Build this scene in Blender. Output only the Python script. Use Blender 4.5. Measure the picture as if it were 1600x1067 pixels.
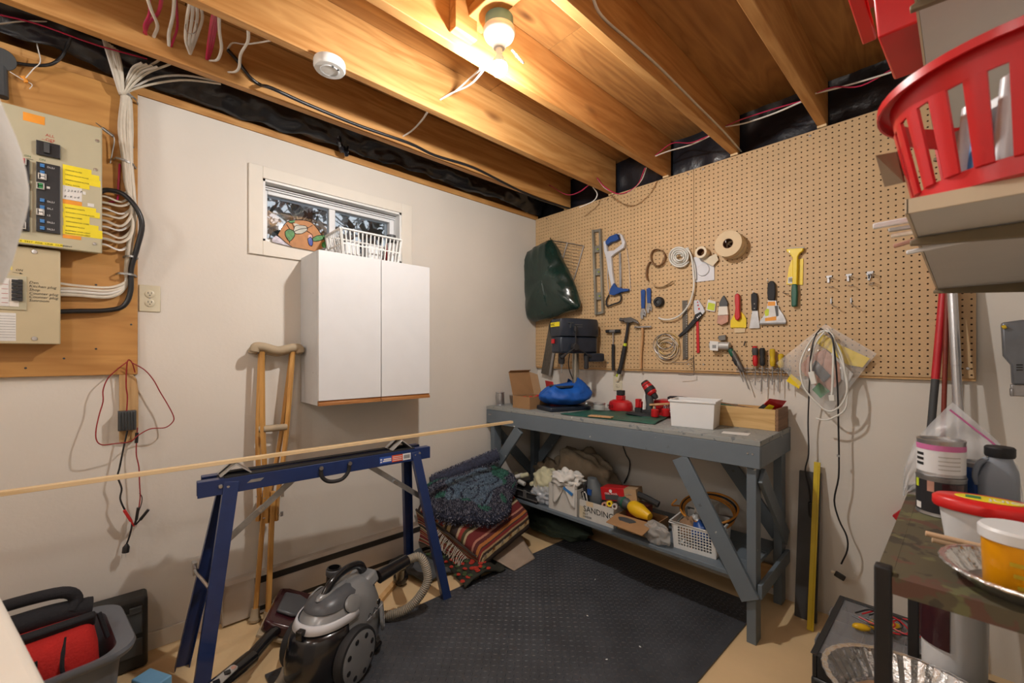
import bpy, bmesh, math, random
from mathutils import Vector, Matrix, noise
random.seed(7)
PI = math.pi
sc = bpy.context.scene
for o in list(bpy.data.objects): bpy.data.objects.remove(o, do_unlink=True)
COL = sc.collection

# ------------------------------------------------------------------ camera, world, exposure
CAM = Vector((2.4366, -2.5805, 1.289)); FPX = 661.06; TH = 0.8178; HOR = 554.48
cd = bpy.data.cameras.new('camera'); cam = bpy.data.objects.new('camera', cd); COL.objects.link(cam)
cam.location = CAM; cam.rotation_euler = (PI/2, 0, TH)
cd.sensor_width = 36; cd.lens = FPX*36/1600; cd.shift_y = (HOR-533.5)/1600; cd.clip_start = 0.02
cd.dof.use_dof = True; cd.dof.focus_distance = 2.3; cd.dof.aperture_fstop = 4.5
sc.camera = cam
w = bpy.data.worlds.new('overcast_sky'); sc.world = w; w.use_nodes = True
w.node_tree.nodes['Background'].inputs[0].default_value = (0.80, 0.86, 0.95, 1)
w.node_tree.nodes['Background'].inputs[1].default_value = 0.6
sc.view_settings.view_transform = 'Standard'; sc.view_settings.look = 'None'
sc.view_settings.gamma = 1; sc.view_settings.use_curve_mapping = False
sc.view_settings.exposure = 0.45
cy = sc.cycles; cy.max_bounces = 6; cy.diffuse_bounces = 3; cy.glossy_bounces = 3; cy.transmission_bounces = 6; cy.transparent_max_bounces = 10; cy.caustics_reflective = False; cy.caustics_refractive = False
BULB_E = 1280.0        # radiance of the bare bulb over the room
FILL_E = 40.0         # radiance of the unseen globes added behind the camera as fill

# ------------------------------------------------------------------ measuring: a direction from the photograph met with a plane of the room
_F = Vector((-math.sin(TH), math.cos(TH), 0)); _R = Vector((math.cos(TH), math.sin(TH), 0))
def ray(x, y): return _F + _R*((x-800)/FPX) + Vector((0, 0, (HOR-y)/FPX))
def onX(x, y, X=0.0): d = ray(x, y); return CAM + d*((X-CAM.x)/d.x)
def onY(x, y, Y=0.0): d = ray(x, y); return CAM + d*((Y-CAM.y)/d.y)
def onZ(x, y, Z=0.0): d = ray(x, y); return CAM + d*((Z-CAM.z)/d.z)
PEGY = -0.030
def peg(x, y, off=0.01): return onY(x, y, PEGY-off)
V = Vector

# ------------------------------------------------------------------ materials
MATS = {}
def _new(name):
    m = bpy.data.materials.new(name); m.use_nodes = True
    nt = m.node_tree; b = nt.nodes['Principled BSDF']
    return m, nt, b
def mat(name, col, rough=0.6, metal=0.0, var=0.08, scale=12.0, bump=0.0, bscale=None, spec=0.5, alpha=1.0, trans=0.0, emit=0.0, coat=0.0, sheen=0.0):
    if name in MATS: return MATS[name]
    m, nt, b = _new(name); N = nt.nodes; L = nt.links
    tc = N.new('ShaderNodeTexCoord'); nz = N.new('ShaderNodeTexNoise'); nz.inputs['Scale'].default_value = scale; nz.inputs['Detail'].default_value = 5
    L.new(tc.outputs['Object'], nz.inputs['Vector'])
    cr = N.new('ShaderNodeValToRGB'); cr.color_ramp.elements[0].position = 0.3; cr.color_ramp.elements[1].position = 0.7
    c = col
    cr.color_ramp.elements[0].color = (c[0]*(1-var), c[1]*(1-var), c[2]*(1-var), 1)
    cr.color_ramp.elements[1].color = (min(1, c[0]*(1+var)), min(1, c[1]*(1+var)), min(1, c[2]*(1+var)), 1)
    L.new(nz.outputs['Fac'], cr.inputs['Fac']); L.new(cr.outputs['Color'], b.inputs['Base Color'])
    b.inputs['Roughness'].default_value = rough; b.inputs['Metallic'].default_value = metal
    b.inputs['Specular IOR Level'].default_value = spec
    b.inputs['Alpha'].default_value = alpha; b.inputs['Transmission Weight'].default_value = trans
    b.inputs['Coat Weight'].default_value = coat
    if sheen: b.inputs['Sheen Weight'].default_value = sheen
    if emit:
        b.inputs['Emission Color'].default_value = (*col, 1); b.inputs['Emission Strength'].default_value = emit
    if bump:
        n2 = N.new('ShaderNodeTexNoise'); n2.inputs['Scale'].default_value = bscale or scale*6; n2.inputs['Detail'].default_value = 4
        L.new(tc.outputs['Object'], n2.inputs['Vector'])
        bp = N.new('ShaderNodeBump'); bp.inputs['Strength'].default_value = bump; bp.inputs['Distance'].default_value = 0.01
        L.new(n2.outputs['Fac'], bp.inputs['Height']); L.new(bp.outputs['Normal'], b.inputs['Normal'])
    MATS[name] = m; return m
def wood(name, c1, c2, axis='y', scale=1.0, rough=0.55, knots=0.0, ring=9.0, knotcol=None):
    """grain stretched along one axis, each object shifted by its own random number"""
    if name in MATS: return MATS[name]
    m, nt, b = _new(name); N = nt.nodes; L = nt.links
    tc = N.new('ShaderNodeTexCoord'); oi = N.new('ShaderNodeObjectInfo')
    mp = N.new('ShaderNodeMapping'); s = {'x': (0.9, 9, 9), 'y': (9, 0.9, 9), 'z': (9, 9, 0.9)}[axis]
    mp.inputs['Scale'].default_value = [k*scale for k in s]
    ml = N.new('ShaderNodeVectorMath'); ml.operation = 'SCALE'; ml.inputs[0].default_value = (31, 17, 23)
    L.new(oi.outputs['Random'], ml.inputs['Scale']); L.new(ml.outputs[0], mp.inputs['Location'])
    L.new(tc.outputs['Object'], mp.inputs['Vector'])
    n1 = N.new('ShaderNodeTexNoise'); n1.inputs['Scale'].default_value = 1.2; n1.inputs['Detail'].default_value = 3; n1.inputs['Distortion'].default_value = 0.6
    L.new(mp.outputs[0], n1.inputs['Vector'])
    mu = N.new('ShaderNodeMath'); mu.operation = 'MULTIPLY'; mu.inputs[1].default_value = ring; L.new(n1.outputs['Fac'], mu.inputs[0])
    fr = N.new('ShaderNodeMath'); fr.operation = 'PINGPONG'; fr.inputs[1].default_value = 1.0; L.new(mu.outputs[0], fr.inputs[0])
    n2 = N.new('ShaderNodeTexNoise'); n2.inputs['Scale'].default_value = 7; n2.inputs['Detail'].default_value = 6; L.new(mp.outputs[0], n2.inputs['Vector'])
    mx = N.new('ShaderNodeMix'); mx.data_type = 'FLOAT'; mx.inputs[0].default_value = 0.5
    L.new(fr.outputs[0], mx.inputs[2]); L.new(n2.outputs['Fac'], mx.inputs[3])
    cr = N.new('ShaderNodeValToRGB'); cr.color_ramp.elements[0].color = (*c1, 1); cr.color_ramp.elements[1].color = (*c2, 1)
    cr.color_ramp.elements[0].position = 0.15; cr.color_ramp.elements[1].position = 0.85
    L.new(mx.outputs[0], cr.inputs['Fac'])
    out = cr.outputs['Color']
    if knots:
        mp2 = N.new('ShaderNodeMapping'); s2 = {'x': (2.2, 6, 6), 'y': (6, 2.2, 6), 'z': (6, 6, 2.2)}[axis]
        mp2.inputs['Scale'].default_value = [k*scale*knots for k in s2]; L.new(ml.outputs[0], mp2.inputs['Location']); L.new(tc.outputs['Object'], mp2.inputs['Vector'])
        vo = N.new('ShaderNodeTexVoronoi'); vo.inputs['Scale'].default_value = 1.0; L.new(mp2.outputs[0], vo.inputs['Vector'])
        kr = N.new('ShaderNodeValToRGB'); kr.color_ramp.elements[0].position = 0.025; kr.color_ramp.elements[0].color = (1, 1, 1, 1)
        kr.color_ramp.elements[1].position = 0.10; kr.color_ramp.elements[1].color = (0, 0, 0, 1)
        L.new(vo.outputs['Distance'], kr.inputs['Fac'])
        km = N.new('ShaderNodeMix'); km.data_type = 'RGBA'; L.new(kr.outputs['Color'], km.inputs[0]); L.new(out, km.inputs[6])
        km.inputs[7].default_value = (*(knotcol or (c1[0]*0.35, c1[1]*0.28, c1[2]*0.25)), 1); out = km.outputs[2]
    L.new(out, b.inputs['Base Color']); b.inputs['Roughness'].default_value = rough
    bp = N.new('ShaderNodeBump'); bp.inputs['Strength'].default_value = 0.12; bp.inputs['Distance'].default_value = 0.004
    L.new(n2.outputs['Fac'], bp.inputs['Height']); L.new(bp.outputs['Normal'], b.inputs['Normal'])
    MATS[name] = m; return m
def spotted(name, base, spots, amount=0.6, scale=18.0, rough=0.6, bump=0.1, sscale=None):
    """painted surface with chips / flecks of other colours: spots = [(colour, threshold)]"""
    if name in MATS: return MATS[name]
    m, nt, b = _new(name); N = nt.nodes; L = nt.links
    tc = N.new('ShaderNodeTexCoord'); prev = None
    nz = N.new('ShaderNodeTexNoise'); nz.inputs['Scale'].default_value = scale*0.4; nz.inputs['Detail'].default_value = 4; L.new(tc.outputs['Object'], nz.inputs['Vector'])
    cr = N.new('ShaderNodeValToRGB'); cr.color_ramp.elements[0].color = (*[k*0.9 for k in base], 1); cr.color_ramp.elements[1].color = (*[min(1, k*1.1) for k in base], 1)
    L.new(nz.outputs['Fac'], cr.inputs['Fac']); prev = cr.outputs['Color']
    for i, (c, thr) in enumerate(spots):
        mp = N.new('ShaderNodeMapping'); mp.inputs['Location'].default_value = (3.1*i+1, 7.7*i, 5.3*i); L.new(tc.outputs['Object'], mp.inputs['Vector'])
        n2 = N.new('ShaderNodeTexNoise'); n2.inputs['Scale'].default_value = (sscale or scale)*(1+0.4*i); n2.inputs['Detail'].default_value = 3; L.new(mp.outputs[0], n2.inputs['Vector'])
        r2 = N.new('ShaderNodeValToRGB'); r2.color_ramp.elements[0].position = thr; r2.color_ramp.elements[1].position = min(1, thr+0.03)
        L.new(n2.outputs['Fac'], r2.inputs['Fac'])
        mx = N.new('ShaderNodeMix'); mx.data_type = 'RGBA'; L.new(r2.outputs['Color'], mx.inputs[0]); L.new(prev, mx.inputs[6]); mx.inputs[7].default_value = (*c, 1)
        prev = mx.outputs[2]
    L.new(prev, b.inputs['Base Color']); b.inputs['Roughness'].default_value = rough
    bp = N.new('ShaderNodeBump'); bp.inputs['Strength'].default_value = bump; bp.inputs['Distance'].default_value = 0.004
    L.new(nz.outputs['Fac'], bp.inputs['Height']); L.new(bp.outputs['Normal'], b.inputs['Normal'])
    MATS[name] = m; return m
def stripes(name, cols, axis, width, rough=0.9, fuzz=0.02, bump=0.3):
    """woven stripes: list of colours repeating along an object axis"""
    if name in MATS: return MATS[name]
    m, nt, b = _new(name); N = nt.nodes; L = nt.links
    tc = N.new('ShaderNodeTexCoord'); uv = tc.outputs['UV']
    nz = N.new('ShaderNodeTexNoise'); nz.inputs['Scale'].default_value = 60; L.new(uv, nz.inputs['Vector'])
    sp = N.new('ShaderNodeSeparateXYZ'); L.new(uv, sp.inputs[0])
    a = N.new('ShaderNodeMath'); a.operation = 'MULTIPLY_ADD'; L.new(nz.outputs['Fac'], a.inputs[0]); a.inputs[1].default_value = fuzz; L.new(sp.outputs[axis], a.inputs[2])
    d = N.new('ShaderNodeMath'); d.operation = 'MULTIPLY'; d.inputs[1].default_value = 1/width; L.new(a.outputs[0], d.inputs[0])
    f = N.new('ShaderNodeMath'); f.operation = 'FRACT'; L.new(d.outputs[0], f.inputs[0])
    cr = N.new('ShaderNodeValToRGB'); cr.color_ramp.interpolation = 'CONSTANT'
    e = cr.color_ramp.elements
    tot = sum(k for _, k in cols); pos = 0
    for i, (c, wd) in enumerate(cols):
        if i < 2: el = e[i]; el.position = pos/tot
        else: el = e.new(pos/tot)
        el.color = (*c, 1); pos += wd
    L.new(f.outputs[0], cr.inputs['Fac']); L.new(cr.outputs['Color'], b.inputs['Base Color']); b.inputs['Roughness'].default_value = rough
    n2 = N.new('ShaderNodeTexNoise'); n2.inputs['Scale'].default_value = 150; L.new(uv, n2.inputs['Vector'])
    bp = N.new('ShaderNodeBump'); bp.inputs['Strength'].default_value = bump; bp.inputs['Distance'].default_value = 0.004
    L.new(n2.outputs['Fac'], bp.inputs['Height']); L.new(bp.outputs['Normal'], b.inputs['Normal'])
    MATS[name] = m; return m
def clear(name, col=(1, 1, 1), rough=0.08, a=0.25):
    """thin clear plastic film: partly see-through with a gloss"""
    if name in MATS: return MATS[name]
    m, nt, b = _new(name); b.inputs['Base Color'].default_value = (*col, 1); b.inputs['Roughness'].default_value = rough
    b.inputs['Alpha'].default_value = a; b.inputs['Specular IOR Level'].default_value = 0.8
    MATS[name] = m; return m

# ------------------------------------------------------------------ mesh building
class MB:
    def __init__(s, M=None): s.v = []; s.f = []; s.M = M; s.uv = None
    def add(s, vs, fs, M=None):
        k = len(s.v)
        for p in vs:
            p = V(p)
            if M is not None: p = M @ p
            if s.M is not None: p = s.M @ p
            s.v.append(p)
        s.f += [tuple(i+k for i in f) for f in fs]
        return s
    def box(s, c, d, R=None):
        x, y, z = d[0]/2, d[1]/2, d[2]/2
        vs = [V((a*x, b*y, e*z)) for a in (-1, 1) for b in (-1, 1) for e in (-1, 1)]
        if R is not None: vs = [R @ p for p in vs]
        c = V(c)
        return s.add([p+c for p in vs], [(0, 1, 3, 2), (4, 6, 7, 5), (0, 4, 5, 1), (2, 3, 7, 6), (0, 2, 6, 4), (1, 5, 7, 3)])
    def lim(s, a, b):   # box by its two corners
        return s.box([(a[i]+b[i])/2 for i in range(3)], [abs(a[i]-b[i]) for i in range(3)])
    def bar(s, p, q, w, h, up=(0, 0, 1), taper=1.0):
        p, q = V(p), V(q); d = (q-p).normalized(); up = V(up)
        sx = d.cross(up)
        if sx.length < 1e-4: sx = d.cross(V((1, 0, 0)))
        sx.normalize(); sz = sx.cross(d).normalized()
        vs = []
        for c, k in ((p, 1), (q, taper)):
            for a, b in ((-1, -1), (1, -1), (1, 1), (-1, 1)): vs.append(c + sx*(a*w/2*k) + sz*(b*h/2*k))
        return s.add(vs, [(3, 2, 1, 0), (4, 5, 6, 7), (0, 1, 5, 4), (1, 2, 6, 5), (2, 3, 7, 6), (3, 0, 4, 7)])
    def cyl(s, p, q, r, r2=None, n=16, caps=True):
        return s.lathe([(0, 0), (r, 0), (r if r2 is None else r2, 1), (0, 1)] if caps else [(r, 0), (r if r2 is None else r2, 1)], p, V(q)-V(p), n, unit=True)
    def lathe(s, prof, o, axis=(0, 0, 1), n=20, unit=False, sx=1.0):
        o = V(o); a = V(axis); ln = a.length if unit else 1.0; a = a.normalized()
        t = V((1, 0, 0)) if abs(a.x) < 0.9 else V((0, 1, 0))
        u = a.cross(t).normalized(); w_ = a.cross(u)
        vs = []; fs = []; rings = []
        for r, z in prof:
            c = o + a*(z*ln)
            if r < 1e-6: rings.append([len(vs)]); vs.append(c)
            else:
                rings.append(list(range(len(vs), len(vs)+n)))
                for i in range(n): vs.append(c + u*(r*sx*math.cos(2*PI*i/n)) + w_*(r*math.sin(2*PI*i/n)))
        for A, B in zip(rings, rings[1:]):
            for i in range(n):
                j = (i+1) % n
                if len(A) == 1 and len(B) == 1: continue
                if len(A) == 1: fs.append((A[0], B[j], B[i]))
                elif len(B) == 1: fs.append((A[i], A[j], B[0]))
                else: fs.append((A[i], A[j], B[j], B[i]))
        return s.add(vs, fs)
    def tube(s, pts, r, n=8, smooth=6, closed=False, flat=None, caps=True):
        P = spline([V(p) for p in pts], smooth, closed) if smooth else [V(p) for p in pts]
        m = len(P); rs = r if isinstance(r, (list, tuple)) else None
        T = []
        for i in range(m):
            a = P[i-1] if (i > 0 or closed) else P[i]; b = P[(i+1) % m] if (i < m-1 or closed) else P[i]
            d = (b-a); T.append(d.normalized() if d.length > 1e-9 else V((0, 0, 1)))
        ref = V((0, 0, 1)) if abs(T[0].z) < 0.9 else V((1, 0, 0))
        u = T[0].cross(ref).normalized(); vs = []; fs = []
        for i in range(m):
            u = (u - T[i]*u.dot(T[i])); u = u.normalized() if u.length > 1e-6 else T[i].orthogonal().normalized()
            w_ = T[i].cross(u)
            rr = r if rs is None else rs[0]+(rs[1]-rs[0])*i/(m-1)
            k = 1.0 if flat is None else flat
            for j in range(n): vs.append(P[i] + u*(rr*math.cos(2*PI*j/n)) + w_*(rr*k*math.sin(2*PI*j/n)))
        for i in range(m if closed else m-1):
            A = i*n; B = ((i+1) % m)*n
            for j in range(n): fs.append((A+j, A+(j+1) % n, B+(j+1) % n, B+j))
        if not closed and caps: fs += [tuple(range(n-1, -1, -1)), tuple(range((m-1)*n, m*n))]
        return s.add(vs, fs)
    def prism(s, poly, o, ux, uy, d):
        """outline (2D) in the frame o + a*ux + b*uy, pushed by the vector d"""
        o, ux, uy, d = V(o), V(ux), V(uy), V(d); n = len(poly)
        A = [o+ux*a+uy*b for a, b in poly]; vs = A+[p+d for p in A]
        return s.add(vs, [tuple(range(n)), tuple(range(2*n-1, n-1, -1))]+[(i, i+n, (i+1) % n+n, (i+1) % n) for i in range(n)])
    def slab(s, pts, d):
        """closed outline in 3D pushed by the vector d"""
        pts = [V(p) for p in pts]; n = len(pts); d = V(d)
        return s.add(pts+[p+d for p in pts], [tuple(range(n)), tuple(range(2*n-1, n-1, -1))]+[(i, i+n, (i+1) % n+n, (i+1) % n) for i in range(n)])
    def loft(s, rings, caps=True, closed=True):
        n = len(rings[0]); vs = [V(p) for r in rings for p in r]; fs = []
        for i in range(len(rings)-1):
            for j in range(n if closed else n-1): fs.append((i*n+j, i*n+(j+1) % n, (i+1)*n+(j+1) % n, (i+1)*n+j))
        if caps: fs += [tuple(range(n-1, -1, -1)), tuple(range((len(rings)-1)*n, len(rings)*n))]
        return s.add(vs, fs)
    def grid(s, fn, nu, nv, uv=False):
        vs = [fn(i/nu, j/nv) for i in range(nu+1) for j in range(nv+1)]
        fs = [(i*(nv+1)+j, (i+1)*(nv+1)+j, (i+1)*(nv+1)+j+1, i*(nv+1)+j+1) for i in range(nu) for j in range(nv)]
        if uv: s.uv = [(i/nu, j/nv) for i in range(nu+1) for j in range(nv+1)]
        return s.add(vs, fs)
    def blob(s, c, r, n=14, m=10, amp=0.15, fr=3.0, seed=0, R=None):
        c = V(c); vs = []; fs = []; rings = []
        for i in range(m+1):
            ph = PI*i/m
            if i in (0, m): k = 1
            else: k = n
            rings.append([])
            for j in range(k):
                d = V((math.sin(ph)*math.cos(2*PI*j/n), math.sin(ph)*math.sin(2*PI*j/n), math.cos(ph)))
                f = 1+amp*noise.noise(d*fr+V((seed*7.3, seed*3.1, seed)))
                p = V((d.x*r[0], d.y*r[1], d.z*r[2]))*f
                if R is not None: p = R @ p
                rings[-1].append(len(vs)); vs.append(c+p)
        for A, B in zip(rings, rings[1:]):
            for i in range(n):
                j = (i+1) % n
                if len(A) == 1: fs.append((A[0], B[i], B[j]))
                elif len(B) == 1: fs.append((A[j], A[i], B[0]))
                else: fs.append((A[i], B[i], B[j], A[j]))
        return s.add(vs, fs)
    def build(s, name, m, parent=None, smooth=35, bevel=0.0, sub=0, thick=0.0, seg=2):
        me = bpy.data.meshes.new(name)
        lo = V((min(p[i] for p in s.v) for i in range(3))); hi = V((max(p[i] for p in s.v) for i in range(3))); c = (lo+hi)/2
        me.from_pydata([p-c for p in s.v], [], s.f); me.update()
        if s.uv:
            ul = me.uv_layers.new(name='UVMap')
            for lp in me.loops: ul.data[lp.index].uv = s.uv[lp.vertex_index]
        bm = bmesh.new(); bm.from_mesh(me); bmesh.ops.recalc_face_normals(bm, faces=bm.faces); bm.to_mesh(me); bm.free()
        me.materials.append(MATS[m] if isinstance(m, str) else m)
        if smooth:
            me.polygons.foreach_set('use_smooth', [True]*len(me.polygons)); me.set_sharp_from_angle(angle=math.radians(smooth))
        o = bpy.data.objects.new(name, me); COL.objects.link(o); o.location = c
        if parent is not None: attach(o, parent)
        if thick:
            md = o.modifiers.new('thickness', 'SOLIDIFY'); md.thickness = thick; md.offset = 0
        if bevel:
            md = o.modifiers.new('bevel', 'BEVEL'); md.width = bevel; md.segments = seg; md.limit_method = 'ANGLE'; md.angle_limit = math.radians(40)
        if sub:
            md = o.modifiers.new('subdivision', 'SUBSURF'); md.levels = sub; md.render_levels = sub
        return o
def spline(P, k, closed=False):
    if len(P) < 3: return P
    out = []; n = len(P)
    for i in range(n if closed else n-1):
        p0 = P[(i-1) % n] if (i > 0 or closed) else P[0]*2-P[1]
        p1 = P[i]; p2 = P[(i+1) % n]; p3 = P[(i+2) % n] if (i < n-2 or closed) else P[n-1]*2-P[n-2]
        for j in range(k):
            t = j/k; t2 = t*t; t3 = t2*t
            out.append(0.5*((p1*2)+(p2-p0)*t+(p0*2-p1*5+p2*4-p3)*t2+(p1*3-p0-p2*3+p3)*t3))
    if not closed: out.append(P[-1])
    return out
def world_of(o):
    m = Matrix.LocRotScale(o.location, o.rotation_euler, o.scale)
    if o.parent: m = world_of(o.parent) @ o.matrix_parent_inverse @ m
    return m
def attach(o, parent):
    o.parent = parent; o.matrix_parent_inverse = world_of(parent).inverted()
def tag(o, label=None, cat=None, group=None, kind=None):
    if label: o['label'] = label
    if cat: o['category'] = cat
    if group: o['group'] = group
    if kind: o['kind'] = kind
    return o
def thing(name, label, cat, loc=(0, 0, 0), group=None, kind=None):
    o = bpy.data.objects.new(name, None); COL.objects.link(o); o.location = V(loc); o.empty_display_size = 0.05
    return tag(o, label, cat, group, kind)
def text(name, s, m, o, ux, uy, size, parent=None, depth=0.0004, align='LEFT', shear=0.0, squash=1.0):
    """flat lettering laid on a surface: o = start of the line, ux / uy = writing and up directions"""
    cu = bpy.data.curves.new(name, 'FONT'); cu.body = s; cu.size = size; cu.align_x = align; cu.extrude = depth; cu.shear = shear; cu.resolution_u = 2
    t = bpy.data.objects.new(name, cu); COL.objects.link(t)
    dg = bpy.context.evaluated_depsgraph_get(); me = bpy.data.meshes.new_from_object(t.evaluated_get(dg)); bpy.data.objects.remove(t)
    ux = V(ux).normalized(); uy = V(uy).normalized(); n = ux.cross(uy); o = V(o)
    vs = [o + ux*(v.co.x*squash)+uy*v.co.y+n*v.co.z for v in me.vertices]; fs = [tuple(p.vertices) for p in me.polygons]
    bpy.data.meshes.remove(me)
    b = MB(); b.add(vs, fs)
    return b.build(name, m, parent, smooth=0)
def rotz(a): return Matrix.Rotation(a, 4, 'Z')
def place(x, y, z=0, a=0): return Matrix.Translation((x, y, z)) @ rotz(a)
# ================================================================== materials of the setting
mat('wall_paint', (0.74, 0.69, 0.625), 0.75, var=0.03, scale=3, bump=0.06, bscale=60)
mat('cream_trim', (0.78, 0.73, 0.65), 0.6, var=0.02, bump=0.03)
mat('floor_paint', (0.78, 0.56, 0.31), 0.55, var=0.07, scale=4, bump=0.05, bscale=90)
wood('joist_pine', (0.43, 0.185, 0.045), (0.64, 0.34, 0.115), 'y', 1.0, 0.6, knots=0.55)
wood('joist_pine_x', (0.43, 0.185, 0.045), (0.64, 0.34, 0.115), 'x', 1.0, 0.6, knots=0.55)
wood('plywood', (0.33, 0.145, 0.042), (0.53, 0.27, 0.085), 'y', 0.8, 0.6, knots=0.9, ring=14)
wood('plywood_board', (0.44, 0.20, 0.05), (0.60, 0.31, 0.09), 'y', 0.6, 0.5, knots=0.8, ring=12)
wood('pale_pine', (0.72, 0.50, 0.25), (0.88, 0.68, 0.42), 'y', 1.2, 0.5)
wood('strip_pine', (0.60, 0.34, 0.13), (0.76, 0.48, 0.22), 'x', 1.0, 0.55)
mat('hardboard', (0.60, 0.40, 0.21), 0.55, var=0.05, scale=7, bump=0.05, bscale=200)
mat('hole_shade', (0.06, 0.035, 0.02), 0.9)
mat('black_poly', (0.012, 0.014, 0.02), 0.28, var=0.3, scale=9, spec=0.6, bump=0.35, bscale=22)
mat('white_paint', (0.80, 0.80, 0.79), 0.4, var=0.02)
mat('vinyl_white', (0.78, 0.79, 0.81), 0.35, var=0.02)
mat('glass', (0.9, 0.95, 0.95), 0.03, trans=1.0, var=0.0)
mat('snow', (0.75, 0.78, 0.82), 0.9, var=0.15, scale=2)
mat('bark', (0.10, 0.075, 0.06), 0.95, var=0.4, scale=8)
mat('needles', (0.05, 0.07, 0.05), 0.95, var=0.5, scale=5)

# ================================================================== room shell
RX = 2.68; FY = -4.2; CZ = 2.66; WT = 0.02
b = MB(); b.lim((-0.25, FY-0.1, -0.1), (RX+0.15, 0.15, 0)); tag(b.build('floor', 'floor_paint', smooth=0), 'tan painted basement floor under the mat and bench', None, None, 'structure')
WZ = 2.41
# left wall with the window opening
wy0, wy1 = -2.036, -1.262; wz0 = 1.868; wz1 = 2.185
b = MB()
for a, c, z0, z1 in ((FY, wy0, 0, WZ), (wy1, 0.0, 0, WZ), (wy0, wy1, 0, wz0), (wy0, wy1, wz1, WZ)): b.lim((-0.2, a, z0), (0, c, z1))
tag(b.build('wall_left', 'wall_paint', smooth=0), 'cream painted left wall with the small basement window', None, None, 'structure')
b = MB(); b.lim((-0.2, 0, 0), (RX+0.1, 0.1, WZ)); tag(b.build('wall_back', 'wall_paint', smooth=0), 'cream painted back wall behind the pegboard and bench', None, None, 'structure')
b = MB(); b.lim((RX, FY, 0), (RX+0.1, 0, CZ)); tag(b.build('wall_right', 'wall_paint', smooth=0), None, None, None, 'structure')
b = MB(); b.lim((-0.2, FY-0.1, 0), (RX+0.1, FY, CZ)); tag(b.build('wall_front', 'wall_paint', smooth=0), None, None, None, 'structure')
b = MB(); b.lim((0, -2.55, 0), (0.012, -2.225, 0.075)); tag(b.build('baseboard_left', 'wall_paint', bevel=0.002), 'plain painted baseboard at the foot of the left wall', None, None, 'structure')

# ceiling: plywood sheets carried on joists
ceil = thing('ceiling', 'open basement ceiling of plywood on pine joists', None, (1.2, -2, CZ), None, 'structure')
JX = [0.332+0.4065*i for i in range(6)]; JB = 2.425
ys = [0.05, -1.16, -2.38, -3.6, -4.25]
xs = [-0.2, 0.738, 1.957, 2.8]
for i in range(4):
    for j in range(3):
        b = MB(); b.lim((xs[j]+0.002, ys[i+1]+0.002, CZ), (xs[j+1]-0.002, ys[i]-0.002, CZ+0.018)); b.build('plywood_sheet', 'plywood', ceil, smooth=0)
b = MB(); b.lim((-0.22, -4.3, CZ+0.019), (2.85, 0.12, CZ+0.04)); b.build('upper_floor', 'plywood', ceil, smooth=0)
for x in JX:
    b = MB(); b.lim((x-0.0195, FY, JB), (x+0.0195, -0.001, CZ-0.001)); b.build('joist', 'joist_pine', ceil, bevel=0.003)
    b = MB(); b.lim((x-0.019, -0.036, WZ+0.005), (x+0.019, 0.0, JB)); b.build('shim', 'pale_pine', ceil)
# blocking the lamp is screwed to
b = MB(); b.lim((JX[2]+0.02, -1.64, JB+0.10), (JX[3]-0.02, -1.55, JB+0.138)); b.build('blocking', 'joist_pine_x', ceil, bevel=0.003)
b = MB(); b.lim((JX[2]+0.02, -1.70, JB+0.03), (JX[2]+0.058, -1.60, CZ)); b.build('blocking', 'joist_pine', ceil, bevel=0.003)
# sill plate on the left wall
b = MB(); b.lim((-0.19, FY, WZ+0.002), (0.004, 0, WZ+0.038)); tag(b.build('trim_1', 'joist_pine', bevel=0.002), 'rough wooden plate along the top of the left wall', None, None, 'structure')

b = MB(); b.lim((-0.19, FY, WZ+0.04), (-0.15, 0, CZ-0.001)); b.build('rim_board', 'joist_pine', ceil)

# black plastic sheet tucked into the rim above the plate
def poly(u, v):
    y = -4.1+4.09*u; z = WZ+0.045+0.205*v
    n1 = noise.noise(V((y*3.1, v*2.2, 0.3))); n2 = noise.noise(V((y*11, v*6, 4.0))); n3 = noise.noise(V((y*27, v*14, 9.0)))
    x = 0.035+0.055*math.sin(PI*v)+0.05*n1*(1-0.4*v)+0.022*n2+0.008*n3
    sag = 0.035*max(0, noise.noise(V((y*2.3, 1.7, 0))))+0.012*noise.noise(V((y*9, 0, 3)))
    return V((max(0.012, x), y, z-sag*(1-v)**2))
b = MB(); b.grid(poly, 340, 18)
pb = b.build('plastic_sheet', 'black_poly', smooth=70, thick=0.001); tag(pb, 'crinkled black plastic sheet stuffed above the left wall plate', 'plastic sheet')
# the same sheeting closes the joist bays above the back wall
b = MB(); b.grid(lambda u, v: V((-0.15+2.9*u, 0.03+0.012*noise.noise(V((u*40, v*5, 1)))+0.03*noise.noise(V((u*9, v*2, 5))), WZ-0.02+0.27*v)), 120, 8)
b.build('back_sheet', 'black_poly', pb, smooth=70)
b = MB(); b.lim((-0.2, 0.062, WZ+0.001), (RX+0.1, 0.1, CZ-0.001)); b.build('rim_board', 'joist_pine_x', ceil)
# the corner of it that hangs down over the plate
b = MB()
c0 = onX(532, 222, 0.05)
def flap(u, v): 
    p = c0 + V((0.02*math.sin(6*u)+0.012*v, (u-0.5)*0.09*(1-0.45*v)+0.02*v, 0.03-0.105*v+0.02*abs(u-0.5)))
    return p + V((0.012*noise.noise(V((u*6, v*5, 2))), 0, 0))
b.grid(flap, 14, 12); b.build('hanging_flap', 'black_poly', pb, smooth=70, thick=0.001)

# ------------------------------------------------------------------ window
win = thing('window_1', 'small sliding basement window in a white frame', None, (0, -1.65, wz0), None, 'structure')
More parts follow.
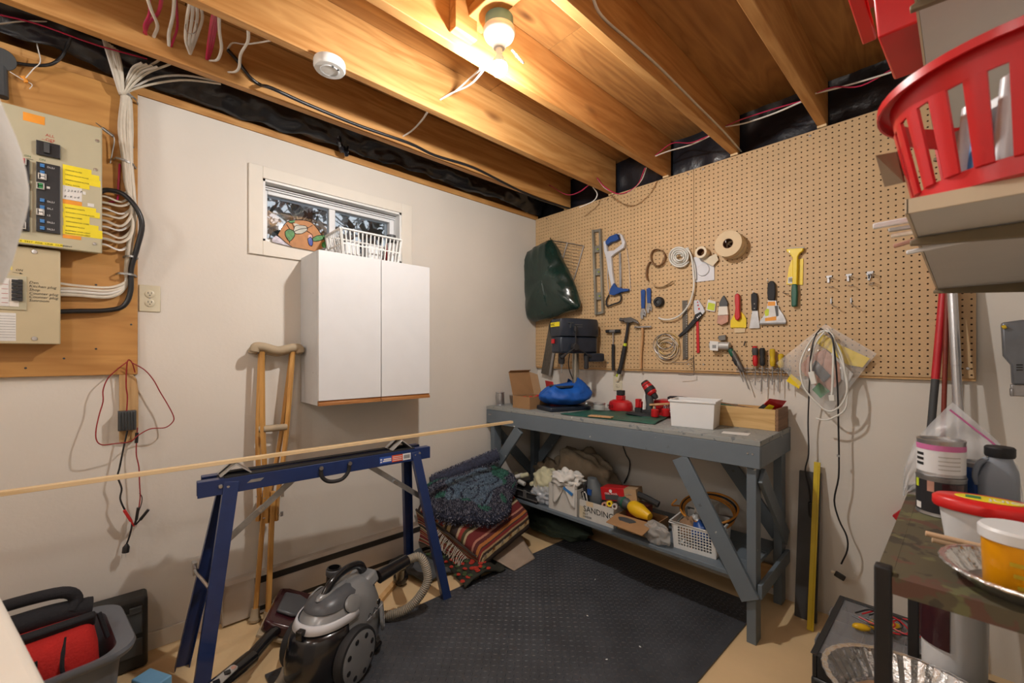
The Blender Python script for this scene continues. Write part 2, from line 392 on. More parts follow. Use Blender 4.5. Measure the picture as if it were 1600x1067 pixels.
# casing boards on the wall
cy0, cy1, cz0, cz1 = -2.098, -1.19, 1.795, 2.245
for a, c, z0, z1 in ((cy0, wy0, cz0, cz1), (wy1, cy1, cz0, cz1), (wy0, wy1, wz1, cz1), (wy0, wy1, cz0, wz0)):
    b = MB(); b.lim((0.0, a, z0), (0.014, c, z1)); b.build('casing', 'cream_trim', win, bevel=0.002)
for a, c, z0, z1 in ((wy0, wy0+0.012, wz0, wz1), (wy1-0.012, wy1, wz0, wz1), (wy0, wy1, wz1-0.012, wz1), (wy0, wy1, wz0, wz0+0.012)):
    b = MB(); b.lim((-0.2, a, z0), (0.006, c, z1)); b.build('jamb_liner', 'white_paint', win)
fx0, fx1 = -0.13, -0.07
for a, c, z0, z1 in ((wy0+.012, wy0+0.04, wz0+.012, wz1-.012), (wy1-0.04, wy1-.012, wz0+.012, wz1-.012), (wy0+.04, wy1-.04, wz1-0.05, wz1-.012), (wy0+.04, wy1-.04, wz0+.012, wz0+0.04)):
    b = MB(); b.lim((fx0, a, z0), (fx1, c, z1)); b.build('window_frame', 'vinyl_white', win, bevel=0.003)
ym = -1.66
b = MB(); b.lim((-0.115, ym-0.018, wz0+.04), (-0.075, ym+0.018, wz1-.05)); b.build('meeting_stile', 'vinyl_white', win, bevel=0.003)
for a, c, x in ((wy0+.04, ym-.018, -0.092), (ym+.018, wy1-.04, -0.108)):
    b = MB(); b.lim((x-0.002, a, wz0+.04), (x+0.002, c, wz1-.05)); b.build('pane', 'glass', win)
for k in range(2):
    b = MB(); b.lim((-0.07, wy0+.012, wz1-0.03+0.008*k), (-0.055+0.012*k, wy1-.012, wz1-0.024+0.008*k)); b.build('track_rail', 'vinyl_white', win)
# outdoors: bank of snow and trees
def bank(u, v):
    x = -0.6-9*u; y = -8+14*v
    return V((x, y, 1.55+0.12*u*9*0.3+0.1*noise.noise(V((x, y, 0)))))
b = MB(); b.grid(bank, 24, 24); tag(b.build('ground', 'snow', smooth=60), 'patchy pale ground outside the basement window', None, None, 'structure')
rr = random.Random(3)
for i, (dx, y) in enumerate(((-3.2, -0.9), (-4.6, 0.6), (-2.4, 2.3), (-5.5, 1.9), (-3.9, 1.6), (-6, -0.2))):
    t = thing('tree', ['bare trunk seen through the left window pane', 'slim trunk seen behind the window stile', 'dark trunk seen through the right window pane', 'far trunk at the right of the window', 'forked trunk behind the laundry basket', 'faint trunk deep in the window view'][i], 'tree', (dx, y, 1.6), 'trees outside the window')
    b = MB(); b.tube([(dx, y, 1.5), (dx+.05, y+.04, 2.6), (dx, y+.1, 4.4), (dx+.1, y, 6)], [0.09+0.05*rr.random(), 0.03], 8); b.build('trunk', 'bark', t)
    b = MB()
    for k in range(10):
        z = 2.0+0.33*k; a = rr.random()*6.28; l = 0.5+rr.random()*0.7
        q = V((dx+l*math.cos(a), y+l*math.sin(a), z+0.25*rr.random()-.1)); b.tube([(dx, y, z), ((dx+q.x)/2, (y+q.y)/2, z+.1), q], [0.02, 0.006], 5, 3)
        for h in range(9):
            w0 = V((dx, y, z)).lerp(q, 0.3+0.08*h); w1 = w0+V((rr.uniform(-.2, .2), rr.uniform(-.2, .2), rr.uniform(-.25, .05))); b.bar(w0, w1, 0.02, 0.004)
    b.build('branches', 'needles', t)

sb_ = thing('shrub', 'dense grey-green shrub filling the view outside the window', 'shrub', (-2, 0.4, 1.5)); rr = random.Random(21)
for m, n in (('leaf_grey', 2600), ('leaf_dark', 2600), ('leaf_pale', 1500)):
    mat(m, {'leaf_grey': (0.22, 0.23, 0.22), 'leaf_dark': (0.05, 0.06, 0.05), 'leaf_pale': (0.42, 0.43, 0.44)}[m], 0.9, var=0.3)
    b = MB()
    for k in range(n):
        p = V((-1.5-2.0*rr.random(), -3.2+6.2*rr.random(), 1.55+2.6*rr.random())); d = V((rr.uniform(-1, 1), rr.uniform(-1, 1), rr.uniform(-1, 1)))*0.10; e = V((rr.uniform(-1, 1), rr.uniform(-1, 1), rr.uniform(-1, 1)))*0.07; b.add([p, p+d, p+d+e, p+e*.8], [(0, 1, 2, 3)])
    o = b.build('foliage', m, sb_, smooth=0); o['kind'] = 'stuff'
# ------------------------------------------------------------------ pegboard
pg = thing('pegboard', 'tan pegboard of two panels covering the back wall over the bench', 'pegboard', (1.24, 0, 1.193))
PX0, PXS, PX1, PZ0, PZ1 = 0.004, 1.322, 2.472, 1.193, 2.412
def panel(x0, x1, z0, z1):
    p = 0.0254; nx = int((x1-x0)/p); nz = int((z1-z0)/p); px = (x1-x0)/nx; pz = (z1-z0)/nz; r = 0.0038
    T = 0.005; y0 = PEGY; y1 = PEGY+T
    vs = []; fs = []; cache = {}
    def vid(x, z, y):
        k = (round(x, 5), round(z, 5), y)
        if k not in cache: cache[k] = len(vs); vs.append(V((x, y, z)))
        return cache[k]
    for i in range(nx):
        for j in range(nz):
            cx = x0+px*(i+.5); cz = z0+pz*(j+.5); a = px/2; c = pz/2
            out = [vid(cx+dx*a, cz+dz*c, y0) for dx, dz in ((1, 0), (1, 1), (0, 1), (-1, 1), (-1, 0), (-1, -1), (0, -1), (1, -1))]
            inn = []; dep = []
            for k in range(8):
                an = k*PI/4
                inn.append(len(vs)); vs.append(V((cx+r*math.cos(an), y0, cz+r*math.sin(an))))
            for k in range(8):
                an = k*PI/4
                dep.append(len(vs)); vs.append(V((cx+r*math.cos(an), y1, cz+r*math.sin(an))))
            for k in range(8):
                l = (k+1) % 8
                fs.append((out[k], out[l], inn[l], inn[k])); fs.append((inn[k], inn[l], dep[l], dep[k]))
    o = [vid(x0, z0, y0), vid(x1, z0, y0), vid(x1, z1, y0), vid(x0, z1, y0)]
    q = [len(vs)+k for k in range(4)]; vs.extend([V((x0, y1, z0)), V((x1, y1, z0)), V((x1, y1, z1)), V((x0, y1, z1))])
    for k in range(4): fs.append((o[k], o[(k+1) % 4], q[(k+1) % 4], q[k]))
    me = bpy.data.meshes.new('panel'); c = V(((x0+x1)/2, y0, (z0+z1)/2)); me.from_pydata([v-c for v in vs], [], fs); me.materials.append(MATS['hardboard'])
    ob = bpy.data.objects.new('panel', me); COL.objects.link(ob); ob.location = c; attach(ob, pg); return ob
panel(PX0, PXS-0.0015, PZ0, PZ1); panel(PXS+0.0015, PX1, PZ0, PZ1)
b = MB(); b.lim((PX0, -0.0235, PZ0+0.01), (PX1-0.001, -0.022, PZ1)); b.build('shade_sheet', 'hole_shade', pg, smooth=0)  # dark sheet in the wall gap: shade inside the holes put into its colour
for z in (PZ0-0.012, 1.78, PZ1-0.04):
    b = MB(); b.lim((PX0, -0.0215, z), (PX1, -0.0002, z+0.038)); b.build('furring_strip', 'strip_pine', pg, bevel=0.001)
mat('steel', (0.55, 0.55, 0.56), 0.3, 1.0, var=0.1)
for x in (0.12, 0.7, 1.28, 1.37, 1.9, 2.44):
    for z in (PZ0+0.03, PZ1-0.03):
        b = MB(); b.lathe([(0, 0), (0.006, 0), (0.005, 0.002), (0, 0.0025)], (x+0.009, PEGY, z+0.01), (0, -1, 0), 10); b.build('screw', 'steel', pg)

# ------------------------------------------------------------------ lamps: porcelain holders with bare bulbs on round boxes
mat('blue_box', (0.16, 0.32, 0.36), 0.45, var=0.1)
mat('porcelain', (0.85, 0.85, 0.83), 0.25, var=0.01)
def bulb_mat(name, e):
    m, nt, bs = _new(name); bs.inputs['Base Color'].default_value = (1, 1, 1, 1); bs.inputs['Emission Color'].default_value = (1, 0.97, 0.925, 1); bs.inputs['Emission Strength'].default_value = e; MATS[name] = m; return m
bulb_mat('bulb_glow', BULB_E); bulb_mat('fill_glow', FILL_E)
def lamp(x, y, z, label, glow):
    t = thing('ceiling_lamp', label, 'lamp', (x, y, z))
    b = MB(); b.cyl((x, y, z), (x, y, z-0.04), 0.052, n=24); b.build('junction_box', 'blue_box', t)
    b = MB(); b.lathe([(0, 0), (0.058, 0), (0.06, -0.012), (0.052, -0.03), (0.03, -0.045), (0.026, -0.062), (0.02, -0.07), (0, -0.07)], (x, y, z-0.041), (0, 0, 1), 28); b.build('lamp_holder', 'porcelain', t)
    b = MB(); b.cyl((x, y, z-0.112), (x, y, z-0.135), 0.013, n=16); b.build('bulb_base', 'porcelain', t)
    b = MB(); b.lathe([(0, 0), (0.0135, 0), (0.0225, -0.018), (0.0285, -0.034), (0, -0.034)], (x, y, z-0.136), (0, 0, 1), 24); b.build('bulb_collar', 'porcelain', t)
    b = MB(); b.lathe([(0.0285, -0.0345), (0.030, -0.045), (0.0275, -0.057), (0.020, -0.068), (0.010, -0.0735), (0, -0.075)], (x, y, z-0.136), (0, 0, 1), 20); b.build('bulb', glow, t)
    return t
LAMP = lamp(1.27, -1.552, JB+0.099, 'bare bulb in white porcelain holder on a blue box between joists', 'bulb_glow')
def globe(x, y, label):  # unseen glowing globe, added behind the camera to fill the room with light
    t = thing('fill_light', label, 'lamp', (x, y, JB)); b = MB(); b.lathe([(0, 0), (0.06, 0), (0.06, -0.02), (0.04, -0.035), (0, -0.035)], (x, y, JB-.001), (0, 0, 1), 24); b.build('fill_base', 'porcelain', t)
    b = MB(); b.lathe([(0.0, -0.20)]+[(0.088*math.sin(a), -0.118-0.088*math.cos(a)) for a in [0.3+i*0.245 for i in range(10)]]+[(0.03, -0.036), (0, -0.036)], (x, y, JB-.001), (0, 0, 1), 20); b.build('globe', 'fill_glow', t)
globe(JX[4], -3.4, 'added frosted fill light, unseen behind the camera on the right'); globe(JX[1], -3.6, 'added frosted fill light, unseen behind the camera on the left')
# ================================================================== workbench
spotted('bench_paint', (0.145, 0.178, 0.21), [((0.62, 0.62, 0.58), 0.735), ((0.10, 0.12, 0.14), 0.72)], scale=16, rough=0.5, bump=0.15)
spotted('bench_top_paint', (0.30, 0.31, 0.30), [((0.68, 0.66, 0.60), 0.68), ((0.17, 0.19, 0.20), 0.60)], scale=22, rough=0.6, bump=0.2)
BA = math.radians(1.41); BM = place(0.022, -0.577, 0, BA); BW, BD, BH = 1.81, 0.548, 0.912
def onbench(x, y, z=None, dz=0.0):   # the point of the bench top under a point of the photograph
    return onZ(x, y, BH+dz)
bench = thing('workbench', 'grey painted wooden workbench with lower shelf under the pegboard', 'workbench', (0.93, -0.3, 0))
def bb(name, a, c, m='bench_paint', bev=0.002):
    b = MB(BM); b.lim(a, c); return b.build(name, m, bench, bevel=bev)
def bbar(name, p, q, w_, h_, up=(0, 0, 1)):
    b = MB(BM); b.bar(p, q, w_, h_, up); return b.build(name, 'bench_paint', bench, bevel=0.002)
ny = 3
for i in range(ny):
    d = (BD-0.002)/ny; bb('top_plank', (0, 0.001+i*d, BH-0.024), (BW, (i+1)*d-0.001, BH), 'bench_top_paint')
zt = BH-0.025; AH = 0.118
bb('apron', (0.001, 0, zt-AH+0.02), (BW-0.001, 0.02, zt)); bb('apron', (0.001, BD-0.02, zt-AH+0.02), (BW-0.001, BD, zt))
bb('apron', (0.001, 0.021, zt-AH+0.02), (0.02, BD-0.021, zt)); bb('apron', (BW-0.02, 0.021, zt-AH+0.02), (BW-0.001, BD-0.021, zt))
zl = zt-0.001
for x in (0.022, BW-0.061):
    for y in (0.022, BD-0.095): bb('leg', (x, y, 0), (x+0.039, y+0.072, zl))
SZ = 0.292
for i in range(3):
    bb('shelf_plank', (0.064, 0.02+i*0.17, SZ-0.02), (BW-0.064, 0.02+(i+1)*0.17-0.003, SZ))
for x in (0.001, BW-0.019): bb('side_rail', (x, 0.03, SZ-0.085), (x+0.018, BD-0.025, SZ-0.021))
bbar('brace', (0.05, 0.011, 0.43), (0.33, 0.011, zt-AH+0.01), 0.075, 0.019, (0, 1, 0))
bbar('brace', (BW-0.04, 0.011, 0.20), (BW-0.36, 0.011, zt-AH+0.01), 0.08, 0.019, (0, 1, 0))
bbar('brace', (0.05, BD-0.03, 0.43), (0.33, BD-0.03, zt-AH+0.01), 0.075, 0.019, (0, 1, 0))
bbar('brace', (BW-0.05, BD-0.03, 0.33), (BW-0.38, BD-0.03, zt-AH+0.01), 0.075, 0.019, (0, 1, 0))
bbar('side_brace', (BW-0.010, 0.06, zt-AH-0.02), (BW-0.010, BD-0.06, SZ+0.05), 0.018, 0.075)
bbar('side_brace', (0.010, 0.06, zt-AH-0.02), (0.010, BD-0.06, SZ+0.05), 0.018, 0.075)
bb('kick_board', (0.07, BD-0.045, 0.05), (BW-0.07, BD-0.027, 0.17), 'strip_pine')
for x in (0.03, 0.045, BW-0.03, BW-0.05):
    b = MB(BM); b.lathe([(0, 0), (0.005, 0), (0.004, 0.002), (0, 0.002)], (x, 0, BH-0.06), (0, -1, 0), 8); b.build('nail_head', 'steel', bench)

# ================================================================== black tread mat
mat('mat_rubber', (0.062, 0.066, 0.076), 0.42, var=0.25, scale=5, bump=0.1, bscale=120)
MTX = place(1.125, -1.16, 0, math.radians(-0.6))
mt = thing('floor_mat', 'large black tread-plate rubber mat in front of the workbench', 'mat', (1.125, -1.16, 0))
b = MB(MTX); b.box((0, 0, 0.004), (1.19, 1.98, 0.008)); b.build('mat_base', 'mat_rubber', mt, bevel=0.002)
b = MB(MTX); p = 0.0235; k = 0
for i in range(int(1.17/p)):
    for j in range(int(1.95/p)):
        x = -0.585+p*(i+.5); y = -0.975+p*(j+.5); a = PI/4 if (i+j) % 2 else -PI/4
        c, s_ = math.cos(a)*0.0105, math.sin(a)*0.0105; n_ = V((-s_, c, 0))*0.24
        P = [V((x-c, y-s_, 0.008)), V((x, y, 0.008))+n_, V((x+c, y+s_, 0.008)), V((x, y, 0.008))-n_, V((x-c*.5, y-s_*.5, 0.0098)), V((x+c*.5, y+s_*.5, 0.0098))]
        b.add(P, [(0, 3, 4), (3, 5, 4), (3, 2, 5), (2, 1, 5), (1, 4, 5), (1, 0, 4)])
o = b.build('tread_bars', 'mat_rubber', mt, smooth=0); o['kind'] = 'stuff'
mat('lint', (0.8, 0.8, 0.8), 0.9)

# ================================================================== wall cabinet
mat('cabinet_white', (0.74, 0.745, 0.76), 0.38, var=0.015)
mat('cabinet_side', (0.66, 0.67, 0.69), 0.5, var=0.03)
wood('cabinet_pull', (0.30, 0.12, 0.035), (0.46, 0.21, 0.07), 'y', 1.5, 0.4)
KX, KY0, KY1, KZ0, KZ1 = 0.276, -1.855, -1.222, 1.036, 1.806
cab = thing('wall_cabinet', 'white two-door wall cabinet with brown wooden finger pulls', 'cabinet', (0.13, -1.54, KZ0))
dx = KX-0.018
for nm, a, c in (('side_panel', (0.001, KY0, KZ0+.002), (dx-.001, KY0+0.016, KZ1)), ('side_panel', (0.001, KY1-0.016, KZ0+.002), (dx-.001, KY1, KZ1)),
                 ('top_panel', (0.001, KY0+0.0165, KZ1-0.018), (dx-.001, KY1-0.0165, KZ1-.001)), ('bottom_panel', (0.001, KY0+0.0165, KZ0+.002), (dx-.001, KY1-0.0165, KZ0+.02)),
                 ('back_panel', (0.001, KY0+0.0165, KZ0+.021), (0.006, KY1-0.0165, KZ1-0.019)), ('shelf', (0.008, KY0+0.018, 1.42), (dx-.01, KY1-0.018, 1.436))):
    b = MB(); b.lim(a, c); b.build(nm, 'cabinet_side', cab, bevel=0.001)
ym_ = -1.5275
for a, c in ((KY0+.001, ym_-0.0015), (ym_+0.0015, KY1-.001)):
    b = MB(); b.lim((dx, a, KZ0+0.026), (KX, c, KZ1)); d = b.build('door', 'cabinet_white', cab, bevel=0.0015)
    b = MB(); b.prism([(0, 0.024), (0.012, 0.024), (0.012, 0.016), (0.02, 0.014), (0.021, 0.0), (0, 0.0)], (dx, a, KZ0+0.001), (1, 0, 0), (0, 0, 1), (0, c-a, 0)); b.build('pull', 'cabinet_pull', d, bevel=0.001)
for z in (1.2, 1.6):
    b = MB(); b.cyl((0.2, KY0, z), (0.2, KY0-0.001, z), 0.003, n=8); b.build('plug', 'steel', cab)

# ================================================================== electric baseboard heater
mat('heater_paint', (0.50, 0.435, 0.37), 0.45, var=0.04)
mat('slot_dark', (0.02, 0.018, 0.016), 0.7)
ht = thing('baseboard_heater', 'long tan electric baseboard heater along the left wall', 'heater', (0.03, -1.5, 0))
hy0, hy1 = -2.215, -0.72
b = MB(); b.prism([(0, 0.012), (0.058, 0.012), (0.058, 0.145), (0.05, 0.157), (0.046, 0.19), (0.03, 0.203), (0, 0.205)], (0.0005, hy0+0.004, 0), (1, 0, 0), (0, 0, 1), (0, hy1-hy0-0.008, 0)); b.build('housing', 'heater_paint', ht, bevel=0.001)
b = MB(); b.lim((0.0465, -2.08, 0.158), (0.0535, hy1-0.06, 0.188)); b.build('outlet_slot', 'slot_dark', ht)
b = MB(); b.lim((0.055, -2.08, 0.026), (0.0595, hy1-0.06, 0.048)); b.build('intake_slot', 'slot_dark', ht)
for y in (hy0, hy1-0.004):
    b = MB(); b.lim((0.0005, y, 0.01), (0.062, y+0.004, 0.21)); b.build('end_cap', 'heater_paint', ht, bevel=0.001)

# ================================================================== folding sawhorse
mat('blue_steel', (0.012, 0.032, 0.13), 0.35, var=0.1, scale=20, coat=0.2)
mat('black_rubber', (0.018, 0.018, 0.02), 0.7, var=0.2)
mat('galvanised', (0.42, 0.43, 0.44), 0.38, 0.8, var=0.15, scale=30)
mat('white_print', (0.8, 0.8, 0.82), 0.5)
mat('orange_print', (0.75, 0.10, 0.03), 0.5)
mat('blue_print', (0.03, 0.10, 0.45), 0.5)
mat('black_ink', (0.012, 0.012, 0.014), 0.6)
mat('red_ink', (0.45, 0.03, 0.02), 0.6)
H0 = V((0.335, -2.345, 0.79)); H1 = V((0.385, -1.325, 0.79)); hd = (H1-H0).normalized(); hx = V((hd.y, -hd.x, 0))
sh = thing('sawhorse', 'dark blue folding steel sawhorse with black grip top', 'sawhorse', (0.36, -1.83, 0))
def chan(o, w_, h_, t, l0, l1):   # U channel open below
    b = MB(); c0 = o+hd*l0; ln = hd*(l1-l0)
    b.prism([(-w_/2, -h_), (-w_/2, 0), (w_/2, 0), (w_/2, -h_), (w_/2-t, -h_), (w_/2-t, -t), (-w_/2+t, -t), (-w_/2+t, -h_)], c0, hx, (0, 0, 1), ln); return b
L = (H1-H0).length
chan(H0+hx*0.042, 0.042, 0.062, 0.003, 0, L).build('beam', 'blue_steel', sh, bevel=0.002)
chan(H0-hx*0.042, 0.042, 0.062, 0.003, 0.02, L-0.02).build('beam', 'blue_steel', sh, bevel=0.002)
for s_ in (1, -1):
    b = MB(); b.bar(H0+hx*0.042*s_+hd*0.09+V((0, 0, 0.0025)), H1+hx*0.042*s_-hd*0.09+V((0, 0, 0.0025)), 0.036, 0.0045); b.build('grip_strip', 'black_rubber', sh)
b = MB(); b.bar(H0+hd*0.07-V((0, 0, 0.012)), H1-hd*0.07-V((0, 0, 0.012)), 0.04, 0.02); b.build('center_strip', 'black_rubber', sh)
def leg(p, q, w_, out):
    b = MB(); p, q = V(p), V(q); d = (q-p); n_ = V(out); n_ = (n_-d.normalized()*n_.dot(d.normalized())).normalized(); s_ = d.normalized().cross(n_)
    b.prism([(-w_/2, -0.03), (-w_/2, 0), (w_/2, 0), (w_/2, -0.03), (w_/2-0.003, -0.03), (w_/2-0.003, -0.003), (-w_/2+0.003, -0.003), (-w_/2+0.003, -0.03)], p, s_, n_, d)
    l = b.build('leg', 'blue_steel', sh, bevel=0.002)
    return l
leg((0.405, -2.235, 0.775), (0.50, -2.352, 0.002), 0.052, hx*1); leg((0.29, -2.235, 0.775), (0.225, -2.38, 0.002), 0.05, -hx)
leg((0.445, -1.415, 0.775), (0.585, -1.306, 0.002), 0.046, hx*1); leg((0.33, -1.415, 0.775), (0.13, -1.285, 0.002), 0.05, -hx)
for (p, q) in (((0.385, -2.253, 0.53), (0.37, -1.99, 0.735)), ((0.40, -1.655, 0.735), (0.42, -1.372, 0.52))):
    b = MB(); p, q = V(p), V(q); m_ = p.lerp(q, 0.52)
    b.bar(p, m_, 0.005, 0.026, (0, 0, 1)); b.bar(p.lerp(q, 0.45)+hx*0.006, q+hx*0.006, 0.005, 0.026, (0, 0, 1)); br = b.build('folding_brace', 'galvanised', sh)
    b = MB()
    for k in (0.47, 0.51): b.cyl(p.lerp(q, k)+hx*0.002, p.lerp(q, k)+hx*0.014, 0.006, n=10)
    b.build('rivet', 'steel', br)
for l in (0.075, 0.1, L-0.09, L-0.065):
    b = MB(); b.lathe([(0, 0), (0.009, 0), (0.007, 0.004), (0, 0.005)], H0+hx*0.063+hd*l-V((0, 0, 0.028+(0.008 if l in (0.1, L-0.09) else 0))), hx, 12); b.build('rivet', 'steel', sh)
# spreader catch between the left legs
b = MB(); b.tube([(0.27, -2.335, 0.40), (0.33, -2.345, 0.42), (0.42, -2.315, 0.38)], 0.006, 8); b.lim((0.25, -2.35, 0.385), (0.285, -2.335, 0.435)); b.build('leg_catch', 'steel', sh)
# carrying handle and sticker
c = H0+hx*0.066; la = 0.455; lb = 0.585
b = MB(); z = V((0, 0, 1)); b.tube([c+hd*la-z*0.02, c+hd*(la+0.005)-z*0.06, c+hd*(la+0.03)-z*0.085, c+hd*((la+lb)/2)-z*0.092, c+hd*(lb-0.03)-z*0.085, c+hd*(lb-0.005)-z*0.055, c+hd*lb-z*0.015], 0.009, 10); hb = b.build('handle', 'black_rubber', sh)
for l in (la, lb):
    b = MB(); b.cyl(c+hd*l-z*0.018, c+hd*l-z*0.018+hx*0.012, 0.009, n=12); b.build('bolt', 'steel', hb)
sd = H0+hx*0.0635-z*0.05
for l0, l1, m in ((0.735, 0.80, 'blue_print'), (0.80, 0.86, 'orange_print'), (0.86, 0.905, 'white_print')):
    b = MB(); b.slab([sd+hd*l0, sd+hd*l1, sd+hd*l1+z*0.034, sd+hd*l0+z*0.034], hx*0.0006); b.build('sticker', m, sh, smooth=0)
sf = sd+hx*0.0008
for l0, l1, zz0 in ((0.738, 0.748, 0.006), (0.738, 0.748, 0.018), (0.756, 0.796, 0.017), (0.752, 0.796, 0.008)):
    b = MB(); b.slab([sf+hd*l0+z*zz0, sf+hd*l1+z*zz0, sf+hd*l1+z*(zz0+.007), sf+hd*l0+z*(zz0+.007)], hx*0.0003); b.build('sticker_line', 'white_print', sh, smooth=0)
for k in range(3):
    b = MB(); b.slab([sf+hd*0.804+z*(0.006+0.009*k), sf+hd*0.855+z*(0.006+0.009*k), sf+hd*0.855+z*(0.009+0.009*k), sf+hd*0.804+z*(0.009+0.009*k)], hx*0.0003); b.build('sticker_line', 'white_print', sh, smooth=0)
b = MB()
for k in range(9): b.slab([sf+hd*(0.866+0.0038*k)+z*0.008, sf+hd*(0.868+0.0038*k)+z*0.008, sf+hd*(0.868+0.0038*k)+z*0.027, sf+hd*(0.866+0.0038*k)+z*0.027], hx*0.0003)
b.build('barcode', 'black_ink', sh, smooth=0)
b = MB(); b.slab([sd+hd*0.165+z*0.018, sd+hd*0.215+z*0.018, sd+hd*0.228+z*0.03, sd+hd*0.18+z*0.03], hx*0.0006); b.build('worn_badge', 'galvanised', sh, smooth=0)

# V-shaped angle blocks and the long strip of wood lying on them
mat('alu', (0.50, 0.49, 0.47), 0.45, 0.3, var=0.1)
def vblock(l, label):
    c = H0+hd*l+V((0, 0, 0.0055)); t = thing('angle_block', label, 'bracket', c, 'angle blocks on the sawhorse'); w_ = 0.056; h_ = 0.047; ln = 0.048
    b = MB(); poly = [(-w_, 0), (0, h_), (w_, 0), (w_-0.006, 0), (0, h_-0.006), (-w_+0.006, 0)]
    # ridge runs across the beam
    b.prism(poly, c-hx*ln, hd, (0, 0, 1), hx*2*ln); b.build('angle', 'alu', t, bevel=0.0006)
    b = MB(); d = V((w_, 0, h_)).normalized()
    b.slab([c-hd*w_*0.98-hx*0.012+V((0, 0, 0.0022)), c-hx*0.012-hd*0.001+V((0, 0, h_+0.0012)), c+hx*0.006-hd*0.001+V((0, 0, h_+0.0012)), c-hd*w_*0.98+hx*0.006+V((0, 0, 0.0022))], V((0, 0, 0.0015))); b.build('rubber_band', 'black_rubber', t)
    return c.z+h_
zs = vblock(0.13, 'bent grey angle block on the left end of the sawhorse'); vblock(L-0.155, 'bent grey angle block with black band on right end of sawhorse')
b = MB(); p0 = V((0.352, -3.05, zs+0.009)); p1 = V((0.418, -0.69, zs+0.009)); b.bar(p0, p1, 0.028, 0.0145); tag(b.build('wood_strip', 'pale_pine', bevel=0.001), 'long thin pine strip lying across the sawhorse towards the bench', 'wood strip')

# ================================================================== crutches
wood('crutch_wood', (0.50, 0.24, 0.06), (0.68, 0.37, 0.11), 'z', 1.2, 0.35)
mat('tan_rubber', (0.42, 0.33, 0.22), 0.7, var=0.1)
def crutch(foot, top, lat, label):
    foot, top, lat = V(foot), V(top), V(lat).normalized(); ax = top-foot; n_ = ax.normalized().cross(lat).normalized()
    t = thing('crutch', label, 'crutch', foot, 'crutches leaning on the wall')
    P = lambda s_, w_, d=0: foot+ax*s_+lat*w_+n_*d
    for sg in (-1, 1):
        b = MB(); b.tube([P(0.36, sg*0.020), P(0.44, sg*0.022), P(0.54, sg*0.036), P(0.68, sg*0.052), P(0.84, sg*0.062), P(0.985, sg*0.070)], 0.0115, 4, 5); b.build('side_rail', 'crutch_wood', t, smooth=40)
    b = MB(); b.bar(P(0.04, 0), P(0.47, 0), 0.021, 0.026, n_); b.build('lower_leg', 'crutch_wood', t, bevel=0.003)
    b = MB(); b.lathe([(0, -0.004), (0.026, 0), (0.027, 0.012), (0.021, 0.02), (0.018, 0.06), (0, 0.06)], foot+V((0, 0, 0.004)), ax, 16); b.build('foot_tip', 'tan_rubber', t)
    b = MB(); b.tube([P(0.70, -0.052), P(0.70, 0.052)], 0.016, 14, 0); b.build('hand_grip', 'tan_rubber', t)
    b = MB(); b.tube([P(0.985, -0.104), P(1.003, -0.098), P(1.002, -0.06), P(0.99, 0), P(1.0, 0.06), P(1.0, 0.098), P(0.982, 0.104)], 0.021, 12, 5); b.build('arm_pad', 'tan_rubber', t, smooth=60)
    for s_ in (0.38, 0.45):
        b = MB(); b.cyl(P(s_, -0.038), P(s_, 0.04), 0.003, n=8); b.box(P(s_, 0.044), (0.006, 0.012, 0.022)); b.build('wing_bolt', 'steel', t)
crutch((0.165, -2.05, 0.001), (0.085, -1.985, 1.325), (0, 1, 0), 'wooden crutch with tan arm pad leaning in front beside the cabinet')
crutch((0.095, -2.09, 0.001), (0.03, -1.978, 1.315), (0.12, 1, 0), 'wooden crutch mostly hidden behind the front crutch')
# ================================================================== electrical corner
mat('panel_paint', (0.50, 0.46, 0.32), 0.42, var=0.03)
mat('panel_tan', (0.56, 0.47, 0.30), 0.45, var=0.03)
mat('breaker_black', (0.015, 0.016, 0.02), 0.4)
mat('toggle_blue', (0.05, 0.22, 0.55), 0.4)
mat('lock_red', (0.55, 0.02, 0.03), 0.4)
mat('lock_green', (0.03, 0.25, 0.08), 0.4)
mat('clear_guard', (0.55, 0.53, 0.5), 0.25)
mat('label_yellow', (0.88, 0.72, 0.02), 0.5)
mat('label_orange', (0.85, 0.33, 0.03), 0.5)
mat('paper', (0.75, 0.74, 0.72), 0.8)
mat('white_cable', (0.66, 0.60, 0.50), 0.45, var=0.08, scale=30)
mat('bright_cable', (0.78, 0.75, 0.70), 0.4, var=0.05)
mat('pink_cable', (0.52, 0.02, 0.09), 0.4, var=0.1)
mat('black_cable', (0.014, 0.014, 0.016), 0.35, var=0.2)
mat('strap_metal', (0.33, 0.33, 0.32), 0.45, 0.9, var=0.15)
mat('outlet_ivory', (0.70, 0.64, 0.48), 0.35, var=0.02)
mat('dark_grey', (0.06, 0.065, 0.07), 0.5)
mat('green_ink', (0.02, 0.14, 0.05), 0.6)

PY = -2.511
b = MB(); b.lim((0.0005, -3.4, 1.206), (0.02, PY, WZ)); ply = tag(b.build('plywood_backing', 'plywood_board', bevel=0.002), 'orange-brown plywood board carrying the electrical panels', 'plywood board')
for (x, y) in ((208, 230), (205, 507), (150, 445), (140, 370), (150, 545), (100, 560), (40, 575)):
    b = MB(); c = onX(x, y, 0.0202); b.lathe([(0, 0), (0.004, 0), (0.003, 0.0015), (0, 0.0015)], c, (1, 0, 0), 8); b.build('screw', 'dark_grey', ply)

